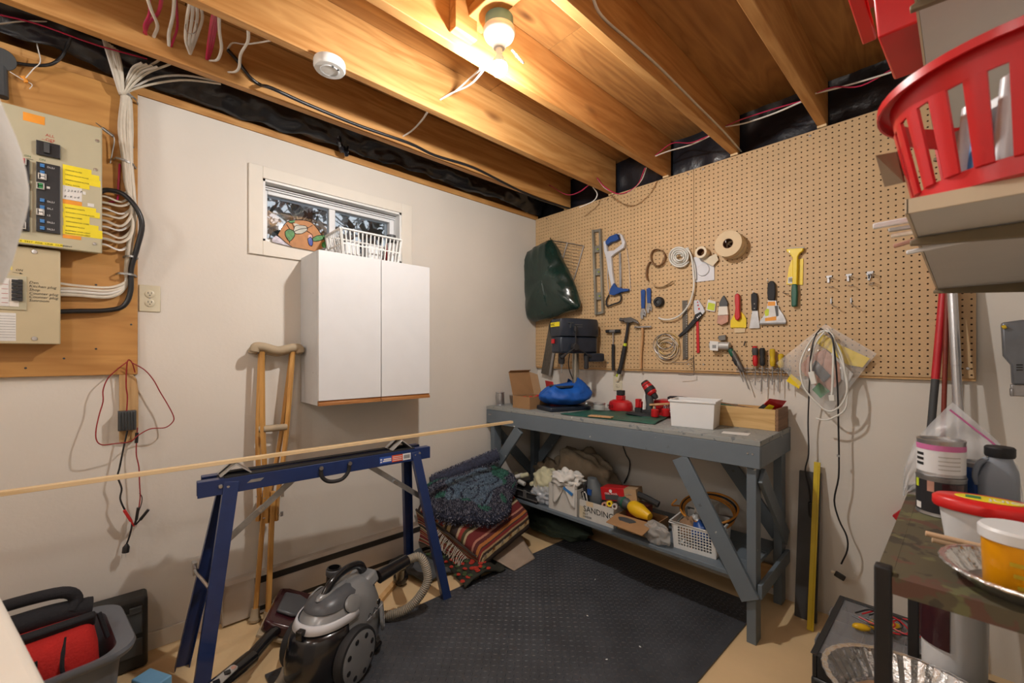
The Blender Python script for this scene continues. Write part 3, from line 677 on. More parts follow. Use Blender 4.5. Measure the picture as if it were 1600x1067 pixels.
EX = 0.122
def E(x, y, X=EX): return onX(x, y, X)
def quad(name, m, x0, y0, x1, y1, par, X=EX, d=0.0012, lean=True):
    """rectangle on the panel front between two points of it"""
    a, c = E(x0, y0, X), E(x1, y1, X)
    b = MB(); b.lim((X, a.y, min(a.z, c.z)), (X+d, c.y, max(a.z, c.z))); return b.build(name, m, par, smooth=0)
A0 = E(159.5, 396); ZT = E(160, 200).z
ep = thing('breaker_panel', 'large olive-beige breaker panel with blue switches and yellow labels', 'breaker panel', (0.07, -2.8, A0.z))
yR = A0.y; zB = A0.z
b = MB(); b.lim((0.0205, yR-0.42, zB+0.012), (EX-0.012, yR-0.012, ZT-0.012)); b.build('panel_box', 'panel_paint', ep, bevel=0.004)
b = MB(); b.lim((EX-0.0115, yR-0.43, zB), (EX, yR, ZT)); b.build('cover', 'panel_paint', ep, bevel=0.004)
def rect(name, m, ya, yb, za, zb, par, X=EX, d=0.002, bev=0.0):
    b = MB(); b.lim((X+0.0002, ya, za), (X+d, yb, zb)); return b.build(name, m, par, smooth=0, bevel=bev)
# columns are upright on the cover: y from one edge, z from rows
cL0, cL1 = E(8, 330).y, E(46.5, 330).y; cR0, cR1 = E(57, 330).y, E(94.5, 330).y
zz = lambda y: E(75, y).z
mb = rect('main_breaker', 'breaker_black', cR0, cR1, zz(245.5), zz(224), ep, d=0.012, bev=0.001)
rect('main_toggle', 'dark_grey', cR0+0.02, cR0+0.034, zz(242), zz(227), mb, EX+0.012, 0.012)
colR = rect('breaker_column', 'breaker_black', cR0, cR1, zz(364), zz(257), ep, d=0.010, bev=0.001)
colL = rect('breaker_column', 'breaker_black', cL0, cL1, zz(366), zz(257), ep, d=0.010, bev=0.001)
rz = lambda k: zz(257)-(k+0.5)*(zz(257)-zz(364))/10
for k in range(10):
    h = 0.0058; y0 = cR0+0.010
    if k in (0, 1, 5, 6, 8, 9):
        for q in (0, 1): rect('toggle', 'toggle_blue', y0, y0+0.011, rz(k)-h+q*0.0062, rz(k)-h+0.0055+q*0.0062, colR, EX+0.010, 0.007)
    if k not in (1, 2, 3, 4): text('breaker_print', ['DL2.I', 'I.1', '', '', '', 'DL2.I', 'DL.I', 'I.2', 'DL2.I', 'DL2.I'][k], 'white_print', (EX+0.0103, cR0+0.027, rz(k)-0.003), (0, 1, 0), (0, 0, 1), 0.0085, colR)
    if k in (1, 2, 3, 4, 5, 6):
        for q in (0, 1): rect('toggle', 'toggle_blue', cL1-0.022, cL1-0.012, rz(k)-h+q*0.0062, rz(k)-h+0.0055+q*0.0062, colL, EX+0.010, 0.007)
def guard(y0, y1, z, h, m, col):
    g = MB()
    for (a, c, d, e) in ((y0, y1, z+h-0.003, z+h), (y0, y1, z-h, z-h+0.003), (y0, y0+0.003, z-h+0.003, z+h-0.003), (y1-0.003, y1, z-h+0.003, z+h-0.003)): g.lim((EX+0.0102, a, d), (EX+0.020, c, e))
    g = g.build('lock_guard', 'clear_guard', col, bevel=0.001)
    for q in (-1, 1): rect('lock_tab', m, (y0+y1)/2-0.004, (y0+y1)/2+0.006, z-0.004+q*0.0055, z+0.004+q*0.0055, g, EX+0.010, 0.010)
guard(cR0+0.005, cR0+0.026, rz(2)+0.010, 0.011, 'paper', colR); guard(cR0+0.001, cR0+0.021, rz(3), 0.012, 'lock_green', colR); guard(cR0+0.001, cR0+0.021, rz(7)+0.006, 0.012, 'paper', colR)
guard(cL1-0.026, cL1-0.006, rz(0)+0.002, 0.012, 'lock_red', colL); guard(cL1-0.028, cL1-0.007, rz(7)+0.008, 0.011, 'lock_red', colL); guard(cL1-0.028, cL1-0.007, rz(9), 0.013, 'breaker_black', colL)
rect('blank_toggle', 'paper', cR0+0.026, cR0+0.034, rz(3)-0.004, rz(3)+0.004, colR, EX+0.01, 0.003)
# labels: yellow strips with typed lines
def zl(y): return E(125, y).z
strips = [(262, 272, 98, 143), (269, 279, 98, 155), (276.5, 287, 98, 157), (285, 294, 98, 140), (322, 330, 98, 150), (328, 337, 99, 156), (335, 344, 98, 140), (342, 351, 99, 140), (349, 358, 99, 154), (356, 365, 98, 160), (361, 369, 98, 160)]
words = ['GARAGE PLUGS', 'DINING ROOM PLUGS', 'DINING ROOM FLOOR', 'SMALL ROOM', 'BASEMENT LIGHTS', 'KITCHEN COUNTER PLUGS', 'KITCHEN TIMER', 'REFRIGERATOR TIMER', 'BASEMENT PLUGS', 'BASEMENT STAIR LIGHT', 'FURNACE ROOM LIGHT']
for i, (a, c, x0, x1) in enumerate(strips):
    s_ = rect('label_strip', 'label_yellow', E(x0, a).y, E(x1, a).y, zl(c), zl(a), ep, d=0.0008+0.0002*(i % 2))
    text('label_print', words[i], 'black_ink', (EX+0.0013, E(x0+4, a).y, zl(c)+0.003), (0, 1, 0), (0, 0, 1), 0.0062, s_, 0.0002)
s_ = rect('label_strip', 'paper', E(98, 300).y, E(128, 300).y, zl(315), zl(294), ep, d=0.0009)
for q, tx in enumerate(('1 2 3 4 S P', '8 - K o d')): text('handwriting', tx, 'black_ink', (EX+0.0013, E(100, 300).y, zl(303.5+9*q)), (0, 1, 0.12), (0, 0, 1), 0.011, s_, 0.0002, shear=0.2)
rect('label_strip', 'label_orange', E(98, 300).y, E(128, 300).y, zl(322), zl(315.5), ep, d=0.0009); rect('label_strip', 'label_orange', E(98, 300).y, E(127, 300).y, zl(375), zl(369.5), ep, d=0.0009)
rect('label_strip', 'paper', E(129, 300).y, E(134, 300).y, zl(303), zl(298), ep, d=0.0009); rect('label_strip', 'paper', E(137, 300).y, E(147, 300).y, zl(320), zl(315), ep, d=0.0009)
s_ = rect('label_strip', 'label_orange', E(36, 300).y, E(70, 300).y, E(50, 191).z, E(50, 178).z, ep, d=0.0009)
s_ = rect('label_strip', 'label_yellow', yR-0.40, E(98, 380).y, zB+0.006, zB+0.017, ep, d=0.0009)
text('label_print', 'ALWAYS  TEST  FOR  LINE  CURRENT', 'black_ink', (EX+0.0013, E(8, 378).y, zB+0.009), (0, 1, 0), (0, 0, 1), 0.0068, s_, 0.0002, squash=1.45)
for q, tx in enumerate(('ALL', 'OFF')): text('handwriting', tx, 'red_ink', (EX+0.0003, E(71, 215).y, E(75, 213.5+7*q).z), (0, 1, 0), (0, 0, 1), 0.014, ep, 0.0002)
def arrow(a, c, m, par, X):
    a, c = V((X, a[0], a[1])), V((X, c[0], c[1])); b = MB(); b.bar(a, c, 0.0012, 0.0006, (1, 0, 0)); d = (c-a).normalized(); n_ = V((1, 0, 0)).cross(d); b.slab([c, c-d*0.007+n_*0.003, c-d*0.007-n_*0.003], V((0.0005, 0, 0))); b.build('arrow', m, par, smooth=0)
za = E(75, 220).z; arrow((E(65, 220).y, za+0.001), (E(83, 220).y, za-0.002), 'red_ink', ep, EX+0.0004)
text('handwriting', 'ON', 'green_ink', (EX+0.0003, E(61, 250).y, zz(253)), (0, 1, 0), (0, 0, 1), 0.010, ep, 0.0002); text('handwriting', 'ON', 'green_ink', (EX+0.0003, E(38, 250).y, zz(252)), (0, 1, 0), (0, 0, 1), 0.010, ep, 0.0002)
b = MB(); b.lim((EX, yR-0.2, zz(255)), (EX+0.0006, E(52, 300).y, zz(255)+0.0015)); b.build('seam_line', 'black_ink', ep, smooth=0)
for (x, y) in ((148, 381), (149.5, 265), (152, 220)):
    b = MB(); c = E(x, y); b.lathe([(0, 0), (0.006, 0), (0.005, 0.003), (0, 0.0035)], c, (1, 0, 0), 12); b.build('cover_screw', 'steel', ep)

# lower sub panel
LX = 0.10; C0 = onX(94.5, 538, LX); zt2 = zB-0.002
sp = thing('sub_panel', 'smaller tan breaker box with handwritten circuit list below the big panel', 'breaker panel', (0.06, -2.85, C0.z))
b = MB(); b.lim((0.0205, C0.y-0.33, C0.z+0.006), (LX-0.008, C0.y-0.006, zt2-0.004)); b.build('panel_box', 'panel_tan', sp, bevel=0.003)
b = MB(); b.lim((LX-0.0075, C0.y-0.335, C0.z), (LX, C0.y, zt2-0.002)); b.build('cover', 'panel_tan', sp, bevel=0.004)
Lz = lambda y: onX(40, y, LX).z
Ly = lambda x: onX(x, 460, LX).y
rect('breaker_recess', 'panel_paint', C0.y-0.33, Ly(42), Lz(485), Lz(432), sp, LX, 0.004, 0.0015)
rect('breaker_window', 'paper', C0.y-0.32, Ly(15), Lz(480), Lz(437), sp, LX+0.004, 0.0015); rect('breaker_strip', 'cream_trim', Ly(15.2), Ly(30), Lz(480), Lz(437), sp, LX+0.004, 0.0015)
for k in range(6):
    z0 = Lz(438.5+5.6*k+4.3); z1 = Lz(438.5+5.6*k); rect('toggle', 'breaker_black', Ly(19), Ly(29), z0, z1, sp, LX+0.0055, 0.007); rect('toggle_end', 'breaker_black', Ly(29.2), Ly(36), z0-0.001, z1+0.001, sp, LX+0.004, 0.012)
for k in range(5): rect('red_rule', 'red_ink', Ly(3), Ly(13), Lz(447+7*k), Lz(446.4+7*k), sp, LX+0.0056, 0.0004)
for k, tx in enumerate(('Den', 'Kitchen plug', 'Shop', 'Counter plug', 'Counter plug', 'Sunroom')):
    text('handwriting', tx, 'black_ink', (LX+0.0003, Ly(45), Lz(442.5+5.6*k)), (0, 1, 0), (0, 0, 1), 0.0135, sp, 0.0003, shear=0.25)
text('handwriting', 'ON', 'black_ink', (LX+0.0003, Ly(24), Lz(424.5)), (0, 1, 0), (0, 0, 1), 0.011, sp, 0.0003, shear=0.2); arrow((Ly(19.5), Lz(427)), (Ly(35.5), Lz(428)), 'black_ink', sp, LX+0.0004)
rect('label_strip', 'label_yellow', C0.y-0.32, Ly(19), Lz(423.5), Lz(418), sp, LX, 0.0008)
pp = rect('directory_card', 'paper', C0.y-0.30, Ly(25), Lz(533), Lz(490), sp, LX, 0.0008)
for k in range(9): rect('ruled_line', 'dark_grey', C0.y-0.29, Ly(24), Lz(495+4.1*k), Lz(494.6+4.1*k), pp, LX+0.0008, 0.0004)
for (x, y) in ((54, 393.5), (54, 529)):
    b = MB(); b.lathe([(0, 0), (0.008, 0), (0.007, 0.003), (0, 0.0035)], onX(x, y, LX), (1, 0, 0), 12); b.build('cover_screw', 'steel', sp)

# white sheathed cables into the bundle beside the panel
bun = thing('cable_bundle', 'thick bundle of white cables strapped beside the big breaker panel', 'cables', onX(200, 300, 0.03))
def cable(name, pts, r, m, label, group=None, cat='cable', n=6, k=5, flat=None, par=None):
    b = MB(); b.tube(pts, r, n, k, flat=flat)
    if par: return b.build(name, m, par, smooth=60)
    return tag(b.build(name, m, smooth=60), label, cat, group)
rr = random.Random(11)
for i in range(14):
    u = (i-6.5)/6.5; dxp = u*9; X = 0.034+0.012*(i % 3)
    x0 = 198+dxp
    pts = []
    if i < 6: pts += [onX(162+4*i, 62+3*i, 0.10), onX(172+3.4*i, 95+2*i, 0.09)]
    elif i < 10: pts += [onX(222+8*(i-6), 98+2*(i-6), 0.13), onX(206+5*(i-6), 108+2*(i-6), 0.10)]
    elif i < 12: pts += [onX(252+14*(i-10), 92+8*(i-10), 0.14), onX(222+5*(i-10), 112+4*(i-10), 0.10)]
    else: pts += [onX(345, 128+3*(i-12), 0.14), onX(290, 118+7*(i-12), 0.11), onX(240, 122+9*(i-12), 0.08)]
    pts += [onX(194+dxp*0.8, 143, X+0.01), onX(197+dxp*0.72, 152, X), onX(196+dxp*1.1, 200, X+0.004*(i % 2)), onX(199+dxp*0.72, 252, X)]
    if i < 10:
        ye = 300+9.4*i
        pts += [onX(203+dxp*0.8, 285+4*i, X+0.004), onX(206+0.6*(i % 4)+0.3*dxp, ye-14 if i > 3 else ye-6, X+0.006), onX(190, ye+3+(i % 2)*3, X+0.012), onX(166, ye-2, 0.06), onX(157, ye-3, 0.055)]
    else:
        q = i-10
        pts += [onX(208+dxp*0.35, 330, X), onX(200+q*2, 380, X), onX(196+q*1.5, 425, 0.034), onX(196-q, 440+4*q, 0.034), onX(170, 449+5*q, 0.04), onX(120, 446+5.0*q, 0.05), onX(90, 445+5*q-(3 if q == 0 else 0), 0.055)]
    cable('white_cable', pts, 0.0060, 'white_cable' if i % 3 else 'bright_cable', None, flat=0.62, par=bun)
cable('red_sheathed_cable', [onX(187, 256, 0.028), onX(185, 290, 0.028), onX(183, 312, 0.03), onX(170, 316, 0.04)], 0.004, 'pink_cable', None, par=bun)
cable('black_cable', [onX(155, 300, 0.06), onX(168, 297, 0.06), onX(192, 303, 0.075), onX(213, 325, 0.08), onX(222, 352, 0.075), onX(214, 388, 0.06), onX(205, 420, 0.05), onX(204, 455, 0.045), onX(193, 478, 0.045), onX(165, 485, 0.045), onX(120, 486, 0.05), onX(90, 487, 0.055)], 0.0095, 'black_cable', 'thick black cable looping from the big panel to the small box', n=10)
for i, (xa, ya, xb, yb) in enumerate(((186, 147, 216, 163), (177, 249, 213, 263), (181, 428, 214, 432), (192, 402, 216, 404))):
    b = MB(); a, c = onX(xa, ya, 0.021), onX(xb, yb, 0.021); mid = (a+c)/2+V((0.045, 0, 0)); q1 = a.lerp(c, 0.12)+V((0.033, 0, 0)); q2 = a.lerp(c, 0.85)+V((0.033, 0, 0))
    P = spline([a, a.lerp(c, .06)+V((.012, 0, 0)), q1, mid, q2, a.lerp(c, .93)+V((.012, 0, 0)), c], 4)
    for p, q in zip(P, P[1:]): b.bar(p, q, 0.0015, 0.008)
    b.build('strap', 'strap_metal', bun, smooth=0)
# bare ground wire clamp and the round box at the very left
b = MB(); b.tube([onX(150, 192, 0.04), onX(164, 203, 0.05), onX(178, 215, 0.05), onX(176, 235, 0.04), onX(172, 255, 0.03)], 0.002, 5); b.cyl(onX(160, 200, 0.045), onX(177, 213, 0.05), 0.006); tag(b.build('ground_clamp', 'strap_metal'), 'small metal ground clamp with bare wire by the panel top', 'clamp')
jb = thing('junction_box', 'round dark grey junction box with conduit above the big panel', 'junction box', onX(6, 92, 0.03))
b = MB(); b.cyl(onX(3, 92, 0.021), onX(3, 92, 0.055), 0.036, n=24); b.build('box', 'dark_grey', jb, bevel=0.002)
b = MB(); b.tube([onX(3, 104, 0.035), onX(4, 130, 0.035), onX(5, 152, 0.05)], 0.014, 10, 0); b.build('conduit', 'dark_grey', jb)
cable('black_cable', [onX(22, 98, 0.045), onX(50, 102, 0.05), onX(78, 101, 0.05), onX(95, 90, 0.055), onX(104, 75, 0.07), onX(112, 55, 0.09)], 0.0055, 'black_cable', 'black cord running from the round box up into the rim')
b = MB(); b.lathe([(0, 0), (0.009, 0), (0.006, 0.02), (0, 0.022)], onX(36, 120, 0.035), (0, 0.5, -1), 12); tag(b.build('wire_nut', 'label_orange'), 'orange wire nut on loose wires above the panel', 'wire nut')
cable('loose_wire', [onX(55, 38, 0.06), onX(58, 70, 0.05), onX(63, 96, 0.055), onX(52, 108, 0.05), onX(40, 122, 0.04)], 0.0018, 'bright_cable', 'thin pale wire dropping to the orange wire nut')
cable('loose_wire', [onX(15, 112, 0.05), onX(35, 124, 0.04), onX(50, 132, 0.035), onX(46, 139, 0.035)], 0.0016, 'bright_cable', 'thin pale wire from the round box to the wire nut')
cable('white_cable', [onX(-5, 38, 0.09), onX(40, 33, 0.09), onX(85, 34, 0.09), onX(110, 28, 0.12)], 0.004, 'bright_cable', 'white cable crossing the black plastic above the round box', flat=0.6)
cable('pink_cable', [onX(-5, 22, 0.11), onX(60, 38, 0.11), onX(150, 70, 0.11), onX(230, 92, 0.12)], 0.003, 'pink_cable', 'pink cable running along the black plastic at upper left')

# ------------------------------------------------------------------ cables through the joists
F1 = JX[0]+0.0205; A_L = JX[1]-0.0205; A_R = JX[1]+0.0205; B_L = JX[2]-0.0205; B_R = JX[2]+0.0205; C_L = JX[3]-0.0205; C_R = JX[3]+0.0205; D_L = JX[4]-0.0205; D_R = JX[4]+0.0205
def jc(spec, m, label, r=0.0045, par=None):
    """cable hanging between two joists: points given as (pixel, X of the plane they hang in)"""
    return cable('cable' if par else ('pink_cable' if m == 'pink_cable' else 'white_cable'), [onX(x, y, X) for x, y, X in spec], r, m, label, None, flat=0.6, par=par)
jc([(240, 58, F1), (246, 40, F1+.06), (236, 15, F1+.16), (226, -20, F1+.25), (222, -60, A_L)], 'bright_cable', 'white cable crossing the leftmost pink pair in the joists', 0.0055)
jc([(226, 52, F1), (232, 36, F1+.05), (246, 22, F1+.1), (252, 0, F1+.2), (252, -40, A_L)], 'pink_cable', 'pink cable bending over a white one at far left', 0.0055)
jc([(228, 54, F1), (226, 40, F1+.05), (234, 20, F1+.1), (232, -10, F1+.2), (230, -45, A_L)], 'pink_cable', 'straight pink cable at far left of the joist bay', 0.005)
jc([(264, 72, F1), (264, 52, F1+.05), (271, 20, F1+.15), (273, -30, A_L)], 'bright_cable', 'white cable beside a single thin pink one', 0.0055)
jc([(267, 73, F1), (276, 48, F1+.06), (277, 28, F1+.1), (275, -5, F1+.2), (277, -35, A_L)], 'pink_cable', 'thin curling pink cable beside a white one', 0.004)
wbn = thing('cable_bunch', 'bunch of white cables tied by a wire ring between joists', 'cables', onX(297, 80, F1))
for k in range(4):
    jc([(297, 85, F1), (290+6*k, 62-2*k, F1+.06), (292+8*k, 30, F1+.16), (296+6*k, 8, F1+.28), (300+5*k, -12, A_L)], 'bright_cable', None, 0.005, wbn)
b = MB(); b.tube([onX(299+9*math.cos(a), 42+11*math.sin(a), F1+.14+0.02*math.sin(a)) for a in [2*PI*i/14 for i in range(14)]], 0.0014, 5, 2, closed=True); b.build('wire_ring', 'steel', wbn)
ptr = thing('cable_trio', 'three pink cables hanging side by side between joists', 'cables', onX(325, 90, F1))
for k in range(3):
    jc([(323+k, 93, F1), (325+3*k, 75, F1+.06), (329+4*k, 45, F1+.2), (333+4.5*k, 22, A_L)], 'pink_cable', None, 0.005, ptr)
jc([(328, 95, F1), (340, 93, F1+.05), (346, 75, F1+.1), (343, 50, F1+.2), (342, 25, A_L)], 'bright_cable', 'white cable looping beside the pink trio', 0.0055)
jc([(357, 113, F1), (368, 112, F1+.05), (374, 104, F1+.08), (376, 85, F1+.14), (387, 65, F1+.25), (388, 45, A_L)], 'bright_cable', 'white S-shaped cable near the black cable start', 0.0055)
jc([(356, 76, F1), (364, 67, F1+.08), (385, 69, F1+.18), (425, 63, A_L)], 'bright_cable', 'thin white cable crossing behind the S-shaped one', 0.004)
cable('black_cable', [onX(356, 78, F1+.004), onX(372, 96, F1+.008), onX(392, 122, F1+.008), onX(408, 133, F1+.005), onZ(425, 138, JB-.007), onZ(480, 163, JB-.007), onZ(560, 196, JB-.007), onZ(640, 224, JB-.007), onZ(680, 243, JB-.007), onZ(740, 262, JB-.007), onZ(800, 292, JB-.007), onZ(845, 312, JB-.007), onZ(893, 327, JB-.007)], 0.0075, 'black_cable', 'black cable clipped along the first joist above the window', n=8)
jc([(630, 213, F1), (645, 203, F1+.08), (660, 187, F1+.18), (668, 175, A_L)], 'bright_cable', 'white cable leaving the first joist above the window', 0.0055)
wpr = thing('cable_pair', 'two white cables side by side left of the bulb', 'cables', onX(690, 155, A_R))
for k in range(2):
    jc([(688, 156, A_R), (705+6*k, 146-3*k, A_R+.07), (735, 126-10*k+6, A_R+.2), (757-6*k, 108, B_L)], 'bright_cable', None, 0.0055, wpr)
jc([(858, 289, F1), (885, 304, F1+.12), (905, 300, F1+.25), (921, 288, A_L)], 'pink_cable', 'pink cable drooping above the pegboard corner', 0.0045)
jc([(926, 292, A_L-.02), (933, 303, A_L-.03), (927, 314, A_L-.05), (905, 324, A_L-.12)], 'bright_cable', 'short white cable loop above the pegboard corner', 0.004)
jc([(933, 278, A_R), (945, 292, A_R+.1), (968, 303, A_R+.2), (995, 290, A_R+.3), (1008, 262, B_L)], 'pink_cable', 'pink cable drooping over the pegboard top edge', 0.005)
jc([(934, 280, A_R), (948, 296, A_R+.1), (975, 303, A_R+.22), (1000, 285, A_R+.32), (1010, 262, B_L)], 'bright_cable', 'white cable drooping over the pegboard top edge', 0.0045)
jc([(1024, 244, B_R), (1045, 236, B_R+.08), (1080, 226, B_R+.22), (1110, 212, C_L)], 'bright_cable', 'white cable of the pair in the bay right of the bulb', 0.0055)
jc([(1024, 243, B_R), (1050, 224, B_R+.1), (1080, 223, B_R+.24), (1110, 211, C_L)], 'pink_cable', 'pink cable of the pair in the bay right of the bulb', 0.0045)
jc([(1134, 198, C_R), (1165, 192, C_R+.1), (1210, 177, C_R+.25), (1252, 159, D_L)], 'bright_cable', 'white cable rising to the plain joist near the shelf', 0.0055)
jc([(1134, 197, C_R), (1160, 186, C_R+.1), (1210, 170, C_R+.25), (1252, 158, D_L)], 'pink_cable', 'pink cable rising to the plain joist near the shelf', 0.0045)
p0 = onX(1274, 146, D_R)
cable('white_cable', [p0, p0+V((.08, 0, -.012)), p0+V((.2, -.01, -.03)), p0+V((.3, -.01, -.035)), V((JX[5]-.0205, p0.y, p0.z-.02))], 0.0055, 'bright_cable', 'white cable passing towards the red basket', flat=0.6)
cable('pink_cable', [p0, p0+V((.07, -.01, -.008)), p0+V((.16, .01, -.035)), p0+V((.27, -.01, -.02)), V((JX[5]-.0205, p0.y, p0.z+.01))], 0.0045, 'pink_cable', 'pink cable passing towards the red basket', flat=0.6)
jc([(924, -10, C_R+.004), (940, 25, C_R+.004), (985, 65, C_R+.004), (1030, 105, C_R+.004), (1090, 165, C_R+.004), (1130, 205, C_R+.004), (1158, 237, C_R+.004)], 'white_cable', 'long tan-white cable stapled down the joist side right of bulb', 0.006)
jc([(757, 38, 1.19), (766, 5, 1.2), (768, -40, 1.2)], 'bright_cable', 'white cable entering the blue lamp box from above', 0.0055)
jc([(800, 78, 1.33), (812, 92, 1.34), (818, 98, 1.335), (806, 86, 1.33)], 'bright_cable', 'looped white cable end beside the bulb', 0.004)
jc([(648, 3, A_R+.28), (662, 6, A_R+.28), (685, 0, A_R+.30), (700, -15, A_R+.33)], 'bright_cable', 'white cable stapled at the top edge beside joists', 0.004)

# smoke alarm on the second joist
sd_ = V((0.757, -1.975, JB)); sm = thing('smoke_alarm', 'round white smoke alarm under the second joist', 'smoke alarm', sd_)
b = MB(); b.lathe([(0, 0), (0.056, 0), (0.058, -0.006), (0.058, -0.026), (0.053, -0.034), (0, -0.036)], sd_, (0, 0, 1), 36); b.build('housing', 'porcelain', sm)
b = MB(); b.lathe([(0.03, -0.037), (0.034, -0.037), (0.034, -0.034), (0.03, -0.034)], sd_, (0, 0, 1), 28); b.build('test_ring', 'vinyl_white', sm)
for (dx_, dy_) in ((0.028, 0.022), (0.034, 0.0)):
    b = MB(); b.cyl(sd_+V((dx_, dy_, -0.0345)), sd_+V((dx_, dy_, -0.0375)), 0.004, n=8); b.build('indicator', 'dark_grey', sm)
# white and blue bag pushed over the joists at the top edge
b = MB(); b.blob(onX(78, 2, 0.22), (0.05, 0.055, 0.03), 18, 12, 0.5, 4, 2); tag(b.build('plastic_bag', 'vinyl_white', smooth=70), 'white plastic bag tucked over the joist at the top left', 'bag')

# ------------------------------------------------------------------ outlets
def outlet(o, ux, n_, label):
    o, ux, n_ = V(o), V(ux), V(n_); t = thing('wall_outlet', label, 'outlet', o, 'duplex wall outlets')
    fr = lambda b, x0, x1, z0, z1, d0, d1: b.slab([o+ux*x0+V((0, 0, z0))+n_*d0, o+ux*x1+V((0, 0, z0))+n_*d0, o+ux*x1+V((0, 0, z1))+n_*d0, o+ux*x0+V((0, 0, z1))+n_*d0], n_*(d1-d0))
    b = MB(); fr(b, -0.036, 0.036, -0.058, 0.058, 0.0005, 0.006); b.build('cover_plate', 'outlet_ivory', t, bevel=0.003)
    for s_ in (-1, 1):
        b = MB(); b.lathe([(0.0165, 0), (0.0165, 0.003), (0.015, 0.004), (0, 0.004)], o+n_*0.006+V((0, 0, s_*0.0195)), n_, 20); r_ = b.build('receptacle', 'outlet_ivory', t)
        b = MB(); z0 = s_*0.0195
        for xx in (-0.006, 0.006): fr(b, xx-0.001, xx+0.001, z0, z0+0.008, 0.0098, 0.0106)
        b.cyl(o+n_*0.0098+V((0, 0, z0-0.006)), o+n_*0.0106+V((0, 0, z0-0.006)), 0.0022, n=10); b.build('slots', 'dark_grey', r_)
    b = MB(); b.cyl(o+n_*0.006, o+n_*0.008, 0.003, n=10); b.build('screw', 'steel', t)
c = onX(234, 466.5, 0.0); outlet(c, (0, 1, 0), (1, 0, 0), 'ivory wall outlet beside the plywood board')
c = onY(965.5, 587, 0.0); outlet(V((c.x, 0, 1.095)), (1, 0, 0), (0, -1, 0), 'ivory wall outlet above the bench below the hammers')

# ------------------------------------------------------------------ charger hung on a small wooden board
wood('board_pine', (0.46, 0.27, 0.11), (0.62, 0.40, 0.19), 'z', 1.2, 0.6)
b = MB(); W = lambda x, y, X=0.02: onX(x, y, X)
tp = [W(186, 583, .001), W(206, 583, .001), W(213.5, 592, .001), W(216, 610, .001), W(216, 665, .001), W(212, 684, .001), W(206, 690, .001), W(186, 690, .001)]
b.slab(tp, (0.017, 0, 0)); tag(b.build('hanging_board', 'board_pine', bevel=0.002), 'small rounded wooden board under the corner of the plywood', 'board')
ch = thing('battery_charger', 'small black battery charger hanging with red and black leads', 'charger', W(198, 673, .05))
a, c = W(184, 643, .05), W(213, 671, .05)
b = MB(); b.lim((0.020, a.y, c.z), (0.058, c.y, a.z)); 
for k in range(6):
    y = a.y+0.006+(c.y-a.y-0.012)*k/5; b.lim((0.0585, y-0.002, c.z+0.003), (0.063, y+0.002, a.z-0.003))
b.build('charger_body', 'dark_grey', ch, bevel=0.002)
mat('lead_red', (0.30, 0.012, 0.015), 0.45); mat('lead_dark', (0.05, 0.008, 0.01), 0.45); mat('clip_red', (0.6, 0.03, 0.03), 0.4)
def lead(nm, spec, r, m):
    b = MB(); b.tube([W(*s_) for s_ in spec], r, 6, 6); return b.build(nm, m, ch, smooth=60)
lead('lead', [(198, 642, .055), (199, 620, .05), (197, 600, .05), (199, 565, .06), (206, 566, .05), (211, 582, .04)], 0.0024, 'lead_red')
lead('lead', [(199, 565, .06), (182, 578, .06), (168, 592, .06), (161, 610, .06), (161, 627, .065), (155, 648, .07), (150, 672, .08), (151, 688, .085), (160, 695, .09), (180, 693, .09), (203, 690, .08), (216, 680, .07), (235, 670, .07), (258, 668, .07), (270, 659, .07), (271, 650, .07), (262, 632, .06), (250, 612, .06), (240, 594, .06), (226, 578, .06), (205, 566, .06)], 0.0024, 'lead_red')
b = MB(); b.tube([W(199, 673, .05), W(193, 700, .05), (W(187, 730, .05)), W(184, 745, .05), W(190, 763, .05), W(188, 780, .05), W(197, 800, .05), W(206, 815, .045), W(203, 835, .045), W(196, 855, .04)], 0.0032, 6, 6); b.build('power_cord', 'black_cable', ch, smooth=60)
b = MB(); b.lathe([(0, 0), (0.005, 0), (0.012, 0.012), (0.012, 0.034), (0, 0.036)], W(198, 850, .04), (0, -0.12, -1), 12); pl = b.build('plug', 'black_cable', ch)
b = MB(); e = W(193.5, 866, .04); 
for q in (-0.006, 0.006): b.box(e+V((0, q, -0.006)), (0.006, 0.0015, 0.016))
b.build('prongs', 'steel', pl)
lead('lead', [(215, 668, .045), (213.5, 688, .045), (213, 710, .045), (217, 730, .05), (218, 755, .05), (219, 775, .05), (217, 795, .05)], 0.0022, 'lead_red')
lead('lead', [(218, 770, .05), (222, 778, .05), (220, 790, .05), (214, 806, .05), (209, 820, .05)], 0.0018, 'lead_dark')
b = MB(); b.tube([W(214, 676, .045), W(213, 692, .045)], 0.006, 8, 0); b.build('fuse_holder', 'black_cable', ch)
for (x0, y0, x1, y1, m) in ((194, 797, 205, 814, 'clip_red'), (216, 793, 213, 812, 'black_cable'), (232, 796, 219, 812, 'black_cable')):
    b = MB(); b.bar(W(x0, y0, .055), W(x1, y1, .05), 0.010, 0.012, (1, 0, 0)); b.bar(W(x1, y1, .05), W(x1+(x1-x0)*0.5-1, y1+8, .045), 0.006, 0.006, (1, 0, 0)); b.build('clip', m, ch, bevel=0.001)

